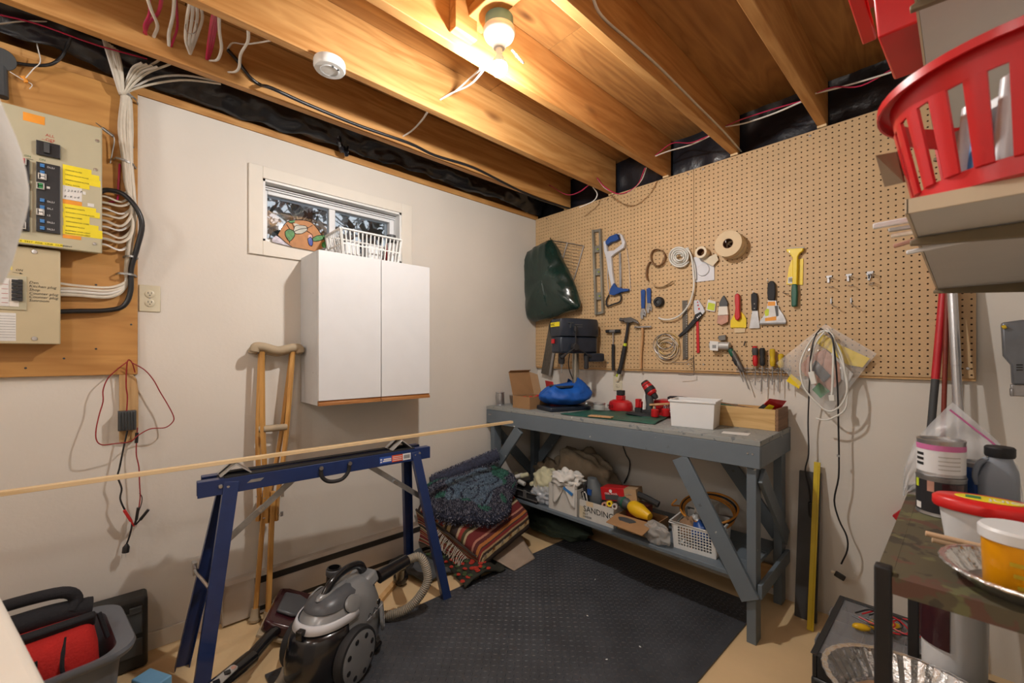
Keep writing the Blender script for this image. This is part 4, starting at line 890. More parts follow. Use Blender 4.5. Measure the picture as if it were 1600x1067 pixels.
# ------------------------------------------------------------------ stained glass piece and basket by the window
mat('lead_came', (0.02, 0.02, 0.022), 0.5, 0.5)
mat('glass_amber', (0.46, 0.19, 0.05), 0.55, var=0.12, scale=40); mat('glass_green', (0.04, 0.20, 0.03), 0.5, var=0.35, scale=60); mat('glass_white', (0.50, 0.49, 0.42), 0.55, var=0.15); mat('glass_blue', (0.01, 0.04, 0.32), 0.15); mat('glass_red', (0.35, 0.05, 0.02), 0.2); mat('glass_clear', (0.6, 0.57, 0.66), 0.1, var=0.3, scale=50)
SGX = 0.022
sg = thing('stained_glass', 'amber stained glass piece with white flower propped in the window', 'stained glass', onX(470, 385, SGX))
def gpx(u, v): return (395+u*0.1531, 280+v*0.1531)
def gl_piece(name, m, uv, d=0.003, off=0.0):
    b = MB(); b.slab([onX(*gpx(u, v), SGX+off) for u, v in uv], (d, 0, 0)); return b.build(name, m, sg, smooth=0)
gl_piece('amber_glass', 'glass_amber', [(252, 570), (300, 490), (360, 430), (470, 415), (575, 430), (640, 480), (700, 565), (745, 640), (745, 690), (640, 735), (400, 690), (330, 640)])
gl_piece('clear_glass', 'glass_clear', [(200, 640), (195, 610), (235, 575), (260, 590), (330, 640), (400, 690)])
for nm, m, pts in (('leaf', 'glass_green', [(330, 535), (365, 510), (420, 530), (425, 580), (375, 635), (335, 580)]), ('leaf', 'glass_green', [(360, 430), (430, 420), (425, 442), (385, 447)]), ('leaf', 'glass_green', [(610, 600), (660, 575), (735, 572), (745, 595), (690, 625), (620, 632)]), ('leaf', 'glass_green', [(705, 650), (740, 630), (746, 690), (722, 706), (702, 680)]),
                   ('petal', 'glass_white', [(415, 530), (430, 480), (480, 470), (545, 480), (555, 520), (500, 555), (440, 555)]), ('petal', 'glass_white', [(412, 455), (440, 450), (485, 470), (430, 480)]), ('bud', 'glass_blue', [(560, 610), (590, 590), (612, 630), (605, 680), (575, 670)]), ('bud_base', 'glass_red', [(568, 570), (600, 565), (612, 605), (590, 592), (562, 605)])):
    gl_piece(nm, m, pts, 0.0015, 0.003)
b = MB()
for ln in ([(252, 570), (300, 490), (360, 430), (470, 415), (575, 430), (640, 480), (700, 565), (745, 640)], [(252, 570), (330, 640), (400, 690)], [(330, 535), (365, 510), (420, 530), (425, 580), (375, 635), (335, 580), (330, 535)], [(415, 530), (430, 480), (480, 470), (545, 480), (555, 520), (500, 555), (440, 555), (415, 530)], [(345, 460), (380, 515)], [(610, 470), (555, 500)], [(420, 535), (480, 510), (550, 500)], [(555, 530), (600, 560), (615, 600)], [(610, 600), (660, 575), (735, 572), (745, 595), (690, 625), (620, 632), (610, 600)], [(375, 635), (378, 655)], [(360, 430), (385, 447), (425, 442)], [(400, 450), (425, 500)], [(560, 610), (590, 590), (612, 630), (605, 680), (575, 670), (560, 610)]):
    b.tube([onX(*gpx(u, v), SGX+0.004) for u, v in ln], 0.0016, 5, 3)
b.build('lead_lines', 'lead_came', sg)
mat('basket_white', (0.78, 0.78, 0.76), 0.35, var=0.02)
def slat_basket(name, label, x0, x1, y0, y1, z0, h, m, nx, ny, tw=0.9, rails=(0.45,)):
    """open basket of upright slats: wider at the rim"""
    t = thing(name, label, 'basket', ((x0+x1)/2, (y0+y1)/2, z0)); cx, cy_ = (x0+x1)/2, (y0+y1)/2
    P = lambda x, y, s_: V((cx+(x-cx)*(tw+(1-tw)*s_), cy_+(y-cy_)*(tw+(1-tw)*s_), z0+h*s_))
    cor = [(x0, y0), (x1, y0), (x1, y1), (x0, y1)]
    b = MB()
    for k in range(4): b.bar(P(*cor[k], 1), P(*cor[(k+1) % 4], 1), 0.014, 0.009)
    b.build('rim', m, t, bevel=0.002)
    b = MB(); b.slab([P(*c_, 0) for c_ in cor], (0, 0, 0.003)); b.build('bottom', m, t)
    for r_ in rails:
        b = MB()
        for k in range(4): b.bar(P(*cor[k], r_), P(*cor[(k+1) % 4], r_), 0.003, 0.007)
        b.build('rail', m, t)
    for k in range(4):
        n = nx if k in (0, 2) else ny; a, c = cor[k], cor[(k+1) % 4]
        for i in range(n+1):
            f_ = i/n; p = (a[0]+(c[0]-a[0])*f_, a[1]+(c[1]-a[1])*f_)
            b = MB(); wd = 0.012 if i in (0, n) else 0.0065
            b.bar(P(*p, 0.0)+V((0, 0, .003)), P(*p, 0.97), wd if k in (0, 2) else 0.0025, 0.0025 if k in (0, 2) else wd, (0, 1, 0)); b.build('slat', m, t)
    return t
slat_basket('slatted_basket', 'white slatted plastic basket on top of the wall cabinet', 0.035, 0.250, -1.735, -1.392, KZ1+0.0005, 0.135, 'basket_white', 9, 15)
sc_ = V((0.20, -1.43, KZ1+0.004)); t = thing('spray_can', 'dark-topped can standing in the basket on the cabinet', 'can', sc_)
b = MB(); b.cyl(sc_, sc_+V((0, 0, 0.115)), 0.022, n=20); b.build('can_body', 'vinyl_white', t); b = MB(); b.cyl(sc_+V((0, 0, 0.1155)), sc_+V((0, 0, 0.162)), 0.026, n=20); b.build('cap', 'dark_grey', t, bevel=0.002)
b = MB(); b.cyl((0.14, -1.425, KZ1+.004), (0.14, -1.425, KZ1+0.152), 0.009, n=12); tag(b.build('red_marker', 'lock_red'), 'thin red-capped tube beside the can in the basket', 'tube')
for i, (x, y, w_, h_) in enumerate(((0.12, -1.64, 0.08, 0.09), (0.15, -1.53, 0.07, 0.085))):
    b = MB(); b.lim((x-0.05, y-w_/2, KZ1+.004), (x+0.05, y+w_/2, KZ1+.004+h_)); tag(b.build('white_box', 'vinyl_white', bevel=0.006), ['white pack at the left inside the cabinet-top basket', 'white pack in the middle inside the cabinet-top basket'][i], 'box', 'white packs in the basket')
# ================================================================== things hung on the pegboard
def c1(u, v, off=0.012): return peg(800+u/3.953, 330+v/3.953, off)
def c2(u, v, off=0.012): return peg(1080+u/4.103, 360+v/4.103, off)
OUT = V((0, -1, 0))
def plate(name, m, pts, par=None, d=0.006, off=None, bev=0.001, cf=c1):
    b = MB(); b.slab([cf(u, v, 0.006 if off is None else off) for u, v in pts], OUT*d); return b.build(name, m, par, bevel=bev)
def plate2(*a, **k): return plate(*a, **k, cf=c2)
def rod(name, m, pts, r, par=None, cf=c1, off=0.012, n=8, k=4, flat=None):
    b = MB(); b.tube([cf(p[0], p[1], p[2] if len(p) > 2 else off) for p in pts], r, n, k, flat=flat); return b.build(name, m, par, smooth=50)
def hook(cf, u, v, par=None, ln=0.03):
    p = cf(u, v, -0.004); b = MB(); b.tube([p, p+OUT*(ln*.9), p+OUT*ln+V((0, 0, 0.012))], 0.0018, 6, 3); return b.build('hook', 'steel', par)
mat('bag_green', (0.008, 0.028, 0.022), 0.22, var=0.25, spec=0.7, bump=0.2, bscale=30)
mat('tool_steel', (0.42, 0.42, 0.43), 0.35, 0.85, var=0.15, scale=30)
mat('grey_steel', (0.17, 0.16, 0.15), 0.45, 0.7, var=0.2)
mat('saw_white', (0.62, 0.63, 0.67), 0.35, var=0.05); mat('tool_blue', (0.015, 0.07, 0.28), 0.4, var=0.1)
mat('brown_paper', (0.30, 0.18, 0.10), 0.8, var=0.2, scale=30); mat('tan_tape', (0.70, 0.54, 0.34), 0.7, var=0.04); mat('cream_tape', (0.76, 0.66, 0.50), 0.75, var=0.03); mat('core_brown', (0.13, 0.06, 0.035), 0.8)
mat('cord_white', (0.74, 0.73, 0.68), 0.5, var=0.05); mat('card_white', (0.72, 0.72, 0.76), 0.6, var=0.03)
mat('yellow_plastic', (0.85, 0.62, 0.01), 0.4, var=0.05); mat('red_plastic', (0.55, 0.015, 0.02), 0.35, var=0.08); mat('green_handle', (0.01, 0.10, 0.06), 0.4); mat('amber_handle', (0.62, 0.42, 0.02), 0.25)
wood('handle_wood', (0.50, 0.27, 0.11), (0.66, 0.40, 0.20), 'z', 2, 0.45)
mat('lime', (0.55, 0.65, 0.03), 0.5)

# green plastic bag: full, creased, hung from one corner
ol = [(62, 290), (120, 232), (180, 200), (232, 172), (256, 190), (300, 285), (345, 370), (385, 455), (400, 530), (412, 598), (330, 628), (232, 662), (130, 682), (92, 650), (78, 560), (68, 420)]
olp = [c1(u, v, 0.085) for u, v in ol]; cen = sum(olp, V())/len(olp); olp = spline(olp, 5, True); nn = len(olp)
b = MB(); rings = []
for k, (s_, d) in enumerate(((0.0, -0.075), (0.35, -0.07), (0.65, -0.058), (0.85, -0.038), (0.97, -0.012), (1.0, 0.01), (0.96, 0.035), (0.8, 0.044), (0.5, 0.048), (0.0, 0.048))):
    ring = []
    for i, p in enumerate(olp):
        q = cen+(p-cen)*s_+V((0, d, 0)); t_ = q*1.0
        f_ = noise.noise(V((q.x*14, q.z*14, k*0.3)))*0.016+noise.noise(V((q.x*33+q.z*20, q.z*9, k*.2)))*0.010
        t_.y += f_*(1 if 0 < s_ else 1); ring.append(t_)
    rings.append(ring)
b.loft(rings, caps=False); gb = b.build('plastic_bag', 'bag_green', smooth=55); tag(gb, 'full dark green plastic bag hanging in the pegboard corner', 'bag')
b = MB(); b.tube([c1(236, 172, 0.07), c1(238, 164, 0.05), c1(236, 168, -0.002)], 0.004, 6, 3); b.build('knot', 'bag_green', gb)
# wire rack behind it
wr = thing('wire_rack', 'small chrome oven rack hanging behind the green bag', 'rack', c1(380, 440))
rod('frame_rail', 'tool_steel', [(240, 180), (340, 195), (445, 215)], 0.003, wr); rod('frame_rail', 'tool_steel', [(443, 212), (410, 330), (372, 455)], 0.0042, wr); rod('frame_rail', 'tool_steel', [(342, 195), (312, 300), (290, 390)], 0.0042, wr)
for k in range(11):
    f_ = (k+0.6)/11; rod('wire', 'tool_steel', [(250-20*f_, 184+200*f_), (443-66*f_, 216+210*f_)], 0.0012, wr, n=5, k=0)
# spirit level
mat('level_alu', (0.30, 0.29, 0.25), 0.4, 0.6, var=0.1)
lv = thing('spirit_level', 'olive-grey aluminium spirit level hung upright on the pegboard', 'spirit level', c1(548, 636))
TL, TR, BR, BL = (503, 118), (556, 110), (574, 632), (521, 641)
L_ = lambda f_, g: (TL[0]+(TR[0]-TL[0])*f_+((BL[0]+(BR[0]-BL[0])*f_)-(TL[0]+(TR[0]-TL[0])*f_))*g, TL[1]+(TR[1]-TL[1])*f_+((BL[1]+(BR[1]-BL[1])*f_)-(TL[1]+(TR[1]-TL[1])*f_))*g)
for a, c in ((0, 0.2), (0.8, 1.0)): plate('edge_rail', 'level_alu', [L_(a, 0), L_(c, 0), L_(c, 1), L_(a, 1)], lv, 0.022)
for g0, g1 in ((0, 0.03), (0.19, 0.27), (0.46, 0.54), (0.74, 0.83), (0.97, 1)): plate('web', 'level_alu', [L_(0.2, g0), L_(0.8, g0), L_(0.8, g1), L_(0.2, g1)], lv, 0.012)
for g in (0.232, 0.50, 0.785):
    u, v = L_(0.5, g); p = c1(u, v, 0.018); b = MB(); b.lathe([(0.0085, 0), (0.0115, 0), (0.0115, 0.008), (0.0085, 0.008)], p, OUT, 18); vr = b.build('vial_ring', 'tool_steel', lv); b = MB(); b.cyl(p+V((-.007, -.004, 0)), p+V((.007, -.004, 0)), 0.004, n=10); b.build('vial', 'lime', vr)
# hacksaw
hs = thing('hacksaw', 'white and blue hacksaw hung handle-up beside the level', 'hacksaw', c1(640, 590))
plate('frame', 'saw_white', [(575, 190), (590, 185), (598, 250), (640, 245), (690, 205), (678, 150), (662, 145), (670, 138), (690, 150), (708, 195), (700, 230), (650, 262), (622, 285), (628, 370), (640, 450), (650, 470), (628, 478), (610, 400), (592, 292), (580, 250)], hs, 0.024, bev=0.003)
plate('grip', 'tool_blue', [(590, 190), (615, 160), (660, 142), (672, 175), (655, 188), (625, 195), (600, 215), (592, 205)], hs, 0.03, bev=0.004)
plate('tensioner', 'tool_blue', [(640, 445), (655, 470), (700, 480), (728, 480), (728, 495), (690, 500), (640, 522), (612, 515), (618, 480)], hs, 0.026, bev=0.003)
rod('front_grip', 'black_rubber', [(600, 515), (584, 548), (588, 585), (632, 572), (668, 556), (674, 520), (660, 512)], 0.0055, hs, off=0.02); plate('blade', 'tool_steel', [(660, 258), (672, 252), (677, 468), (664, 470)], hs, 0.0015, 0.018)
rod('back_wire', 'tool_steel', [(706, 215), (722, 330), (732, 490)], 0.0016, hs, off=0.016); rod('back_wire', 'tool_steel', [(596, 290), (590, 400), (598, 500)], 0.0022, hs, off=0.012)
# two adjustable wrenches
def wrench(u, v0, v1, v2, lab, lean=0):
    t = thing('adjustable_wrench', lab, 'wrench', c1(u, v2), 'blue-handled wrenches'); 
    plate('handle', 'tool_blue', [(u-13, v0+8), (u-6, v0), (u+8, v0), (u+14, v0+8), (u+11+lean, v1), (u-10+lean, v1)], t, 0.010, bev=0.002)
    h = v2-v1
    plate('head', 'tool_steel', [(u-8+lean, v1), (u+9+lean, v1), (u+20+lean, v1+h*.45), (u+16+lean, v1+h*.8), (u+8+lean, v1+h*.65), (u+3+lean, v1+h*.62), (u+2+lean, v2), (u-12+lean, v2-4), (u-16+lean, v1+h*.5)], t, 0.010, bev=0.0015)
    b = MB(); b.cyl(c1(u+4+lean, v1+h*.42, 0.014), c1(u+4+lean, v1+h*.42, 0.021), 0.004, n=10); b.build('adjuster', 'grey_steel', t)
    hook(c1, u, v0+10, t, 0.02)
wrench(812, 484, 600, 668, 'blue-handled adjustable wrench, left of the pair'); wrench(847, 474, 568, 632, 'blue-handled adjustable wrench, right of the pair', 2)
p = c1(914, 562, 0.0); bt = thing('black_tape_roll', 'small black rubbery roll hanging right of the two wrenches', 'roll', p)
b = MB(); b.lathe([(0.012, 0), (0.032, 0), (0.034, 0.02), (0.028, 0.034), (0.014, 0.036), (0.012, 0.02)], p, OUT, 24); b.build('ring', 'black_rubber', bt); b = MB(); b.cyl(p, p+OUT*0.028, 0.0115, n=16); b.build('hub', 'dark_grey', bt)
# curled sandpaper strips
def strip(name, pts, w_, m, lab, cf=c1):
    b = MB(); P = spline([cf(u, v, o_) for u, v, o_ in pts], 6); vs = []
    for q in P: vs += [q, q+OUT*w_]
    b.add(vs, [(2*i, 2*i+1, 2*i+3, 2*i+2) for i in range(len(P)-1)]); return tag(b.build(name, m, smooth=60, thick=0.001), lab, 'sandpaper')
strip('sandpaper_roll', [(948, 300, .004), (930, 335, .004), (885, 330, .004), (868, 285, .004), (885, 245, .004), (925, 240, .004), (955, 275, .004), (945, 320, .006), (905, 340, .006), (870, 315, .008), (848, 345, .010), (840, 395, .010), (848, 430, .010)], 0.034, 'brown_paper', 'curled brown sandpaper roll left of the white cord')
strip('sandpaper_strip', [(868, 440, .004), (895, 466, .004), (935, 468, .004), (970, 452, .006), (1000, 432, .012)], 0.026, 'tan_tape', 'loose tan sandpaper strip curling above the black roll')
# white cord coil
wc = thing('cord_coil', 'coil of thick white cord with a long hanging tail', 'cord', c1(1035, 340))
sp_ = []
for k in range(44):
    a = k*2*PI/11+0.5; r_ = 66-k*1.15; sp_.append((1033+r_*math.cos(a), 280+r_*math.sin(a)*0.98, 0.014+0.010*math.sin(k*1.3)+0.0006*k))
rod('coil', 'cord_white', sp_, 0.0058, wc, n=8, k=3)
rod('tail', 'cord_white', [(1075, 228, .03), (1102, 262, .03), (1116, 330, .03), (1124, 420, .028), (1118, 500, .026), (1090, 580, .026), (1040, 640, .028), (985, 666, .03), (935, 668, .03), (905, 658, .03)], 0.0052, wc); rod('tail', 'cord_white', [(1085, 225, .022), (1112, 285, .02), (1130, 350, .018), (1134, 420, .018)], 0.005, wc)
# tape rolls
def roll(cf, u, v, r, ri, w_, m, lab, name='tape_roll', o0=0.004, group=None, face=None):
    p = cf(u, v, o0); t = thing(name, lab, 'tape', p-V((0, 0, r)), group)
    b = MB(); b.lathe([(ri, 0), (r, 0), (r, w_), (ri, w_), (ri, 0)], p, OUT, 40); b.build('tape', m, t, bevel=0.0012)
    b = MB(); b.lathe([(ri-0.0025, 0), (ri-0.0002, 0), (ri-0.0002, w_), (ri-0.0025, w_), (ri-0.0025, 0)], p, OUT, 28); b.build('core', 'core_brown', t)
    return t
pr_ = 1.0
b0 = c1(1338, 205, 0.0)
q = roll(c1, 1375, 225, 0.066, 0.026, 0.034, 'tan_tape', 'rear wide tan drywall tape roll against the pegboard', group='tan drywall tape rolls', o0=0.002); roll(c1, 1352, 208, 0.072, 0.027, 0.045, 'tan_tape', 'front wide tan drywall tape roll, largest on pegboard', group='tan drywall tape rolls', o0=0.0375)
hook(c1, 1362, 216, q, 0.10)
wt = roll(c1, 1188, 262, 0.034, 0.021, 0.052, 'cream_tape', 'white masking tape roll with its end unrolled beside tan rolls', o0=0.012)
b = MB(); b.slab([c1(1175, 300, .03), c1(1262, 262, .022), c1(1275, 300, .02), c1(1240, 340, .02), c1(1195, 315, .03)], OUT*0.0015); b.build('loose_end', 'cream_tape', wt)
# card with moulded disc
cw = thing('carded_disc', 'white card holding a round disc below the masking tape', 'card', c1(1185, 435)); plate('card', 'card_white', [(1108, 290), (1160, 275), (1250, 332), (1250, 425), (1120, 440)], cw, 0.0015, 0.004, 0)
p = c1(1182, 362, 0.006); b = MB(); b.lathe([(0, 0.007), (0.028, 0.006), (0.034, 0.008), (0.037, 0.004), (0.038, 0.0)], p, OUT, 32); b.build('disc', 'card_white', cw)
# ruler, strap wrench, red stick
mat('ruler_steel', (0.13, 0.115, 0.095), 0.5, 0.5, var=0.2, scale=60)
rl = thing('steel_ruler', 'dark steel ruler hanging at the pegboard seam', 'ruler', c1(1070, 915)); plate('blade', 'ruler_steel', [(1052, 552), (1083, 550), (1086, 913), (1056, 915)], rl, 0.002, bev=0)
for k in range(24):
    v = 566+14.3*k; b = MB(); b.slab([c1(1076, v, .0081), c1(1083, v, .0081), c1(1083, v+1.6, .0081), c1(1076, v+1.6, .0081)], OUT*0.0002); b.build('graduation', 'white_print', rl, smooth=0)
sw = thing('pipe_wrench', 'silver wrench with red holes and black handle slanting on pegboard', 'wrench', c1(1120, 760))
plate('jaw_arm', 'saw_white', [(1128, 552), (1156, 548), (1182, 588), (1196, 618), (1186, 634), (1160, 645), (1135, 640), (1128, 610)], sw, 0.012, bev=0.002)
for (u, v, r) in ((1147, 562, .004), (1150, 581, .0048), (1156, 603, .006)):
    b = MB(); b.cyl(c1(u, v, .0178), c1(u, v, .0192), r, n=14); b.build('red_hole', 'red_plastic', sw)
plate('head', 'black_rubber', [(1135, 640), (1170, 622), (1182, 640), (1150, 680), (1128, 672)], sw, 0.016, bev=0.002)
plate('handle', 'black_rubber', [(1150, 665), (1138, 690), (1085, 745), (1040, 778), (1028, 770), (1075, 725), (1122, 668)], sw, 0.012, bev=0.002)
for k in range(3): plate('ratchet_mark', 'white_print', [(1140+9*k, 655-7*k), (1146+9*k, 651-7*k), (1150+9*k, 658-7*k), (1144+9*k, 662-7*k)], sw, 0.0005, 0.0222, 0)
tag(plate('red_stick', 'red_plastic', [(1138, 672), (1153, 668), (1159, 874), (1142, 876)], None, 0.004), 'flat red plastic stick hanging right of the ruler', 'stick')
yp = thing('small_packet', 'small yellow and white packet on a hook', 'packet', c1(1235, 622)); plate('packet', 'paper', [(1212, 545), (1262, 558), (1254, 622), (1200, 612)], yp, 0.005); plate('print_area', 'lime', [(1213, 563), (1255, 572), (1249, 614), (1205, 606)], yp, 0.0006, 0.0112, 0); hook(c1, 1235, 538, yp, 0.018)
# paint brush in its wrapper
pbk = thing('paint_brush', 'paint brush in pink and cream wrapper left of the yellow spreader', 'brush', c1(1312, 705)); plate('handle', 'dark_grey', [(1300, 535), (1312, 520), (1322, 535), (1338, 568), (1334, 592), (1285, 592), (1284, 568)], pbk, 0.014, bev=0.003)
mat('wrap_pink', (0.52, 0.27, 0.20), 0.45, var=0.2, scale=25)
plate('wrapper', 'cream_trim', [(1283, 590), (1336, 588), (1342, 640), (1278, 645)], pbk, 0.018, bev=0.002); plate('wrapper', 'wrap_pink', [(1278, 646), (1342, 641), (1340, 685), (1300, 705), (1272, 690)], pbk, 0.018, bev=0.002)
# notched spreader
ns = thing('notched_spreader', 'yellow notched glue spreader with red handle', 'spreader', c1(1398, 750))
pts = [(1372, 640), (1385, 622), (1418, 622), (1438, 645), (1448, 668), (1447, 722)]
for k in range(12):
    u = 1447-97*k/11.5; pts += [(u, 722-6), (u-4, 722-6), (u-4, 722), (u-8, 722)]
pts = pts[:-1]+[(1350, 720), (1352, 675)]
plate('spreader_blade', 'yellow_plastic', pts, ns, 0.003, bev=0); plate('handle', 'red_plastic', [(1383, 520), (1395, 508), (1410, 516), (1413, 560), (1412, 600), (1416, 655), (1402, 676), (1388, 672), (1380, 650), (1386, 600), (1382, 560)], ns, 0.020, 0.0095, 0.004); plate('tag', 'tan_tape', [(1374, 722), (1440, 724), (1440, 748), (1374, 750)], ns, 0.0015, bev=0); hook(c1, 1397, 518, ns)
# putty knife and wide scraper
pk = thing('putty_knife', 'narrow putty knife with black handle', 'putty knife', c2(408, 632)); plate2('blade', 'tool_steel', [(393, 512), (426, 512), (440, 625), (372, 628)], pk, 0.0015, 0.010, 0); plate2('handle', 'black_rubber', [(388, 410), (405, 398), (425, 405), (430, 440), (426, 515), (392, 515), (388, 450)], pk, 0.014, bev=0.003)
for v in (470, 500):
    b = MB(); b.cyl(c2(405, v, .0198), c2(405, v, .0215), 0.003, n=10); b.build('rivet', 'steel', pk)
hook(c2, 408, 405, pk)
wsx = thing('wide_scraper', 'wide drywall knife with black handle and orange label', 'scraper', c2(530, 602)); plate2('blade', 'tool_steel', [(492, 450), (545, 450), (548, 480), (590, 540), (608, 580), (606, 598), (440, 602), (440, 580), (470, 540), (488, 490)], wsx, 0.0015, 0.012, 0); plate2('handle', 'black_rubber', [(495, 345), (510, 326), (530, 325), (543, 345), (545, 400), (540, 450), (496, 448), (492, 400)], wsx, 0.016, bev=0.004); plate2('end_bar', 'grey_steel', [(440, 594), (607, 590), (607, 600), (440, 604)], wsx, 0.004, 0.0137, 0)
plate2('label', 'label_orange', [(492, 456), (540, 454), (540, 482), (490, 484)], wsx, 0.0005, 0.0137, 0); plate2('label', 'paper', [(500, 484), (560, 480), (565, 540), (540, 560), (490, 570), (480, 540)], wsx, 0.0005, 0.0137, 0); plate2('label', 'label_orange', [(472, 562), (545, 550), (545, 576), (475, 582)], wsx, 0.0005, 0.0143, 0); plate2('label', 'dark_grey', [(535, 484), (556, 482), (560, 546), (545, 552)], wsx, 0.0005, 0.0143, 0); plate2('label', 'lime', [(470, 520), (486, 500), (500, 506), (496, 545), (475, 550)], wsx, 0.0005, 0.0144, 0)
hook(c2, 500, 330, wsx)
# yellow floor scraper with blade pack
ys_ = thing('yellow_scraper', 'yellow scraper with green grip, highest of the hung scrapers', 'scraper', c2(668, 492))
plate2('scraper_head', 'yellow_plastic', [(616, 122), (724, 116), (722, 134), (700, 150), (688, 172), (684, 350), (654, 350), (656, 180), (640, 155), (618, 138)], ys_, 0.020, bev=0.003); plate2('blade', 'grey_steel', [(614, 116), (724, 108), (724, 118), (615, 125)], ys_, 0.008, 0.012, 0); plate2('grip', 'green_handle', [(652, 347), (684, 346), (688, 400), (684, 488), (650, 492), (648, 400)], ys_, 0.026, 0.004, 0.005)
bp_ = thing('blade_pack', 'yellow blade pack hanging behind the yellow scraper', 'packet', c2(665, 352)); plate2('pack', 'yellow_plastic', [(628, 235), (645, 190), (720, 180), (716, 350), (612, 346)], bp_, 0.004, 0.001, 0); plate2('barcode_label', 'paper', [(622, 300), (652, 296), (650, 340), (618, 340)], bp_, 0.0005, 0.0052, 0)
for k in range(6): plate2('barcode', 'black_ink', [(627+4*k, 305), (629+4*k, 305), (628+4*k, 330), (626+4*k, 330)], bp_, 0.0003, 0.0058, 0)
hook(c2, 640, 152, ys_)
hk = thing('peg_hook', 'single bent hook left of the yellow scraper grip', 'hook', c2(610, 405), 'empty pegboard hooks'); b = MB(); b.tube([c2(585, 396, -.003), c2(600, 402, .02), c2(628, 408, .05)], 0.0018, 6, 3); b.build('hook_wire', 'grey_steel', hk)
# empty hooks
for i, (u, v) in enumerate(((882, 295), (1008, 285), (1145, 268), (1300, 262))):
    t = thing('peg_hook', ['empty double-ring tool hook, first from the left', 'empty double-ring tool hook, second from the left', 'empty double-ring tool hook, third from the left', 'empty double-ring tool hook nearest the wall shelf'][i], 'hook', c2(u, v+60), 'empty pegboard hooks')
    if i == 3: continue_ = True; u, v = (peg(1358, 425).x, 0) and ((1358-1080)*4.103, (428-360)*4.103)
    b = MB(); b.box(c2(u+2, v, 0.004), (0.022, 0.004, 0.008)); b.box(c2(u-2, v+22, 0.006), (0.008, 0.008, 0.028)); b.build('hook_plate', 'tool_steel', t)
    for dv in (12, 68):
        p = c2(u+16, v+dv, 0.02); rod('ring', 'tool_steel', [(u-4, v+dv, .006)]+[(u+17+17*math.cos(a), v+dv+8*math.sin(a)*0, .022-0.015*math.sin(a)) for a in [PI-0.3-i_*0.62 for i_ in range(9)]], 0.0014, t, cf=c2, n=5, k=3)
for i, (u, v) in enumerate(((897, 435), (1025, 432))):
    t = thing('peg_hook', ['short single hook below the first double-ring hook', 'short single hook below the second double-ring hook'][i], 'hook', c2(u, v+50), 'empty pegboard hooks'); b = MB(); b.box(c2(u, v+18, 0.003), (0.005, 0.006, 0.026)); b.tube([c2(u, v+30, .004), c2(u+10, v+48, .02), c2(u+38, v+56, .05)], 0.0018, 6, 3); b.build('hook_wire', 'tool_steel', t)
b = MB(); b.tube([c2(345, 712, -.004), c2(345, 715, .012), c2(338, 740, .014)], 0.003, 6, 3); tag(b.build('peg_hook', 'black_rubber'), 'small black peg above the screwdriver rack', 'hook', 'empty pegboard hooks')
# hammers
ml_ = thing('rubber_mallet', 'small mallet with chrome neck and black grip, left of the hammers', 'mallet', c1(625, 985))
b = MB(); b.cyl(c1(582, 742, .022), c1(667, 740, .022), 0.0115, n=18); b.build('head', 'black_rubber', ml_, bevel=0.002); b = MB(); b.cyl(c1(606, 742, .022), c1(640, 741, .022), 0.0125, n=18); b.build('collar', 'tool_steel', ml_)
rod('neck', 'tool_steel', [(624, 752, .022), (625, 825, .022)], 0.004, ml_, k=0); rod('grip', 'black_rubber', [(625, 822, .022), (624, 900, .022), (625, 982, .022)], 0.0105, ml_, n=12, k=3); hook(c1, 600, 752, ml_); hook(c1, 648, 752, ml_)
hm = thing('claw_hammer', 'black claw hammer with lime band hanging in the middle', 'hammer', c1(665, 1010))
b = MB(); b.cyl(c1(667, 668, .024), c1(694, 672, .024), 0.012, n=16); b.cyl(c1(692, 672, .024), c1(708, 676, .024), 0.0085, n=14); b.build('face', 'grey_steel', hm)
plate('head', 'grey_steel', [(700, 660), (735, 655), (765, 668), (792, 692), (788, 697), (755, 684), (735, 690), (700, 688)], hm, 0.018, 0.014, 0.003); rod('shaft', 'black_rubber', [(718, 685, .024), (708, 760, .024), (698, 815, .024)], 0.0095, hm, n=10, k=3); rod('band', 'lime', [(700, 815, .024), (696, 838, .024)], 0.0115, hm, n=10, k=0)
rod('grip', 'black_rubber', [(697, 832, .024), (684, 900, .024), (672, 960, .024), (658, 1003, .026)], 0.0145, hm, n=12, k=3); rod('butt', 'lime', [(654, 1000, .026), (645, 1022, .026)], 0.006, hm, k=0); hook(c1, 690, 690, hm)
th_ = thing('tack_hammer', 'slim tack hammer with pale wooden handle', 'hammer', c1(797, 975)); b = MB(); b.bar(c1(763, 716, .02), c1(860, 713, .02), 0.009, 0.011, OUT); b.cyl(c1(757, 716, .02), c1(772, 716, .02), 0.0065, n=12); b.build('head', 'tool_steel', th_, bevel=0.001)
rod('handle', 'handle_wood', [(806, 720, .02), (804, 800, .02), (797, 880, .02), (795, 972, .02)], 0.0095, th_, n=10, k=3, flat=0.8); hook(c1, 785, 722, th_)
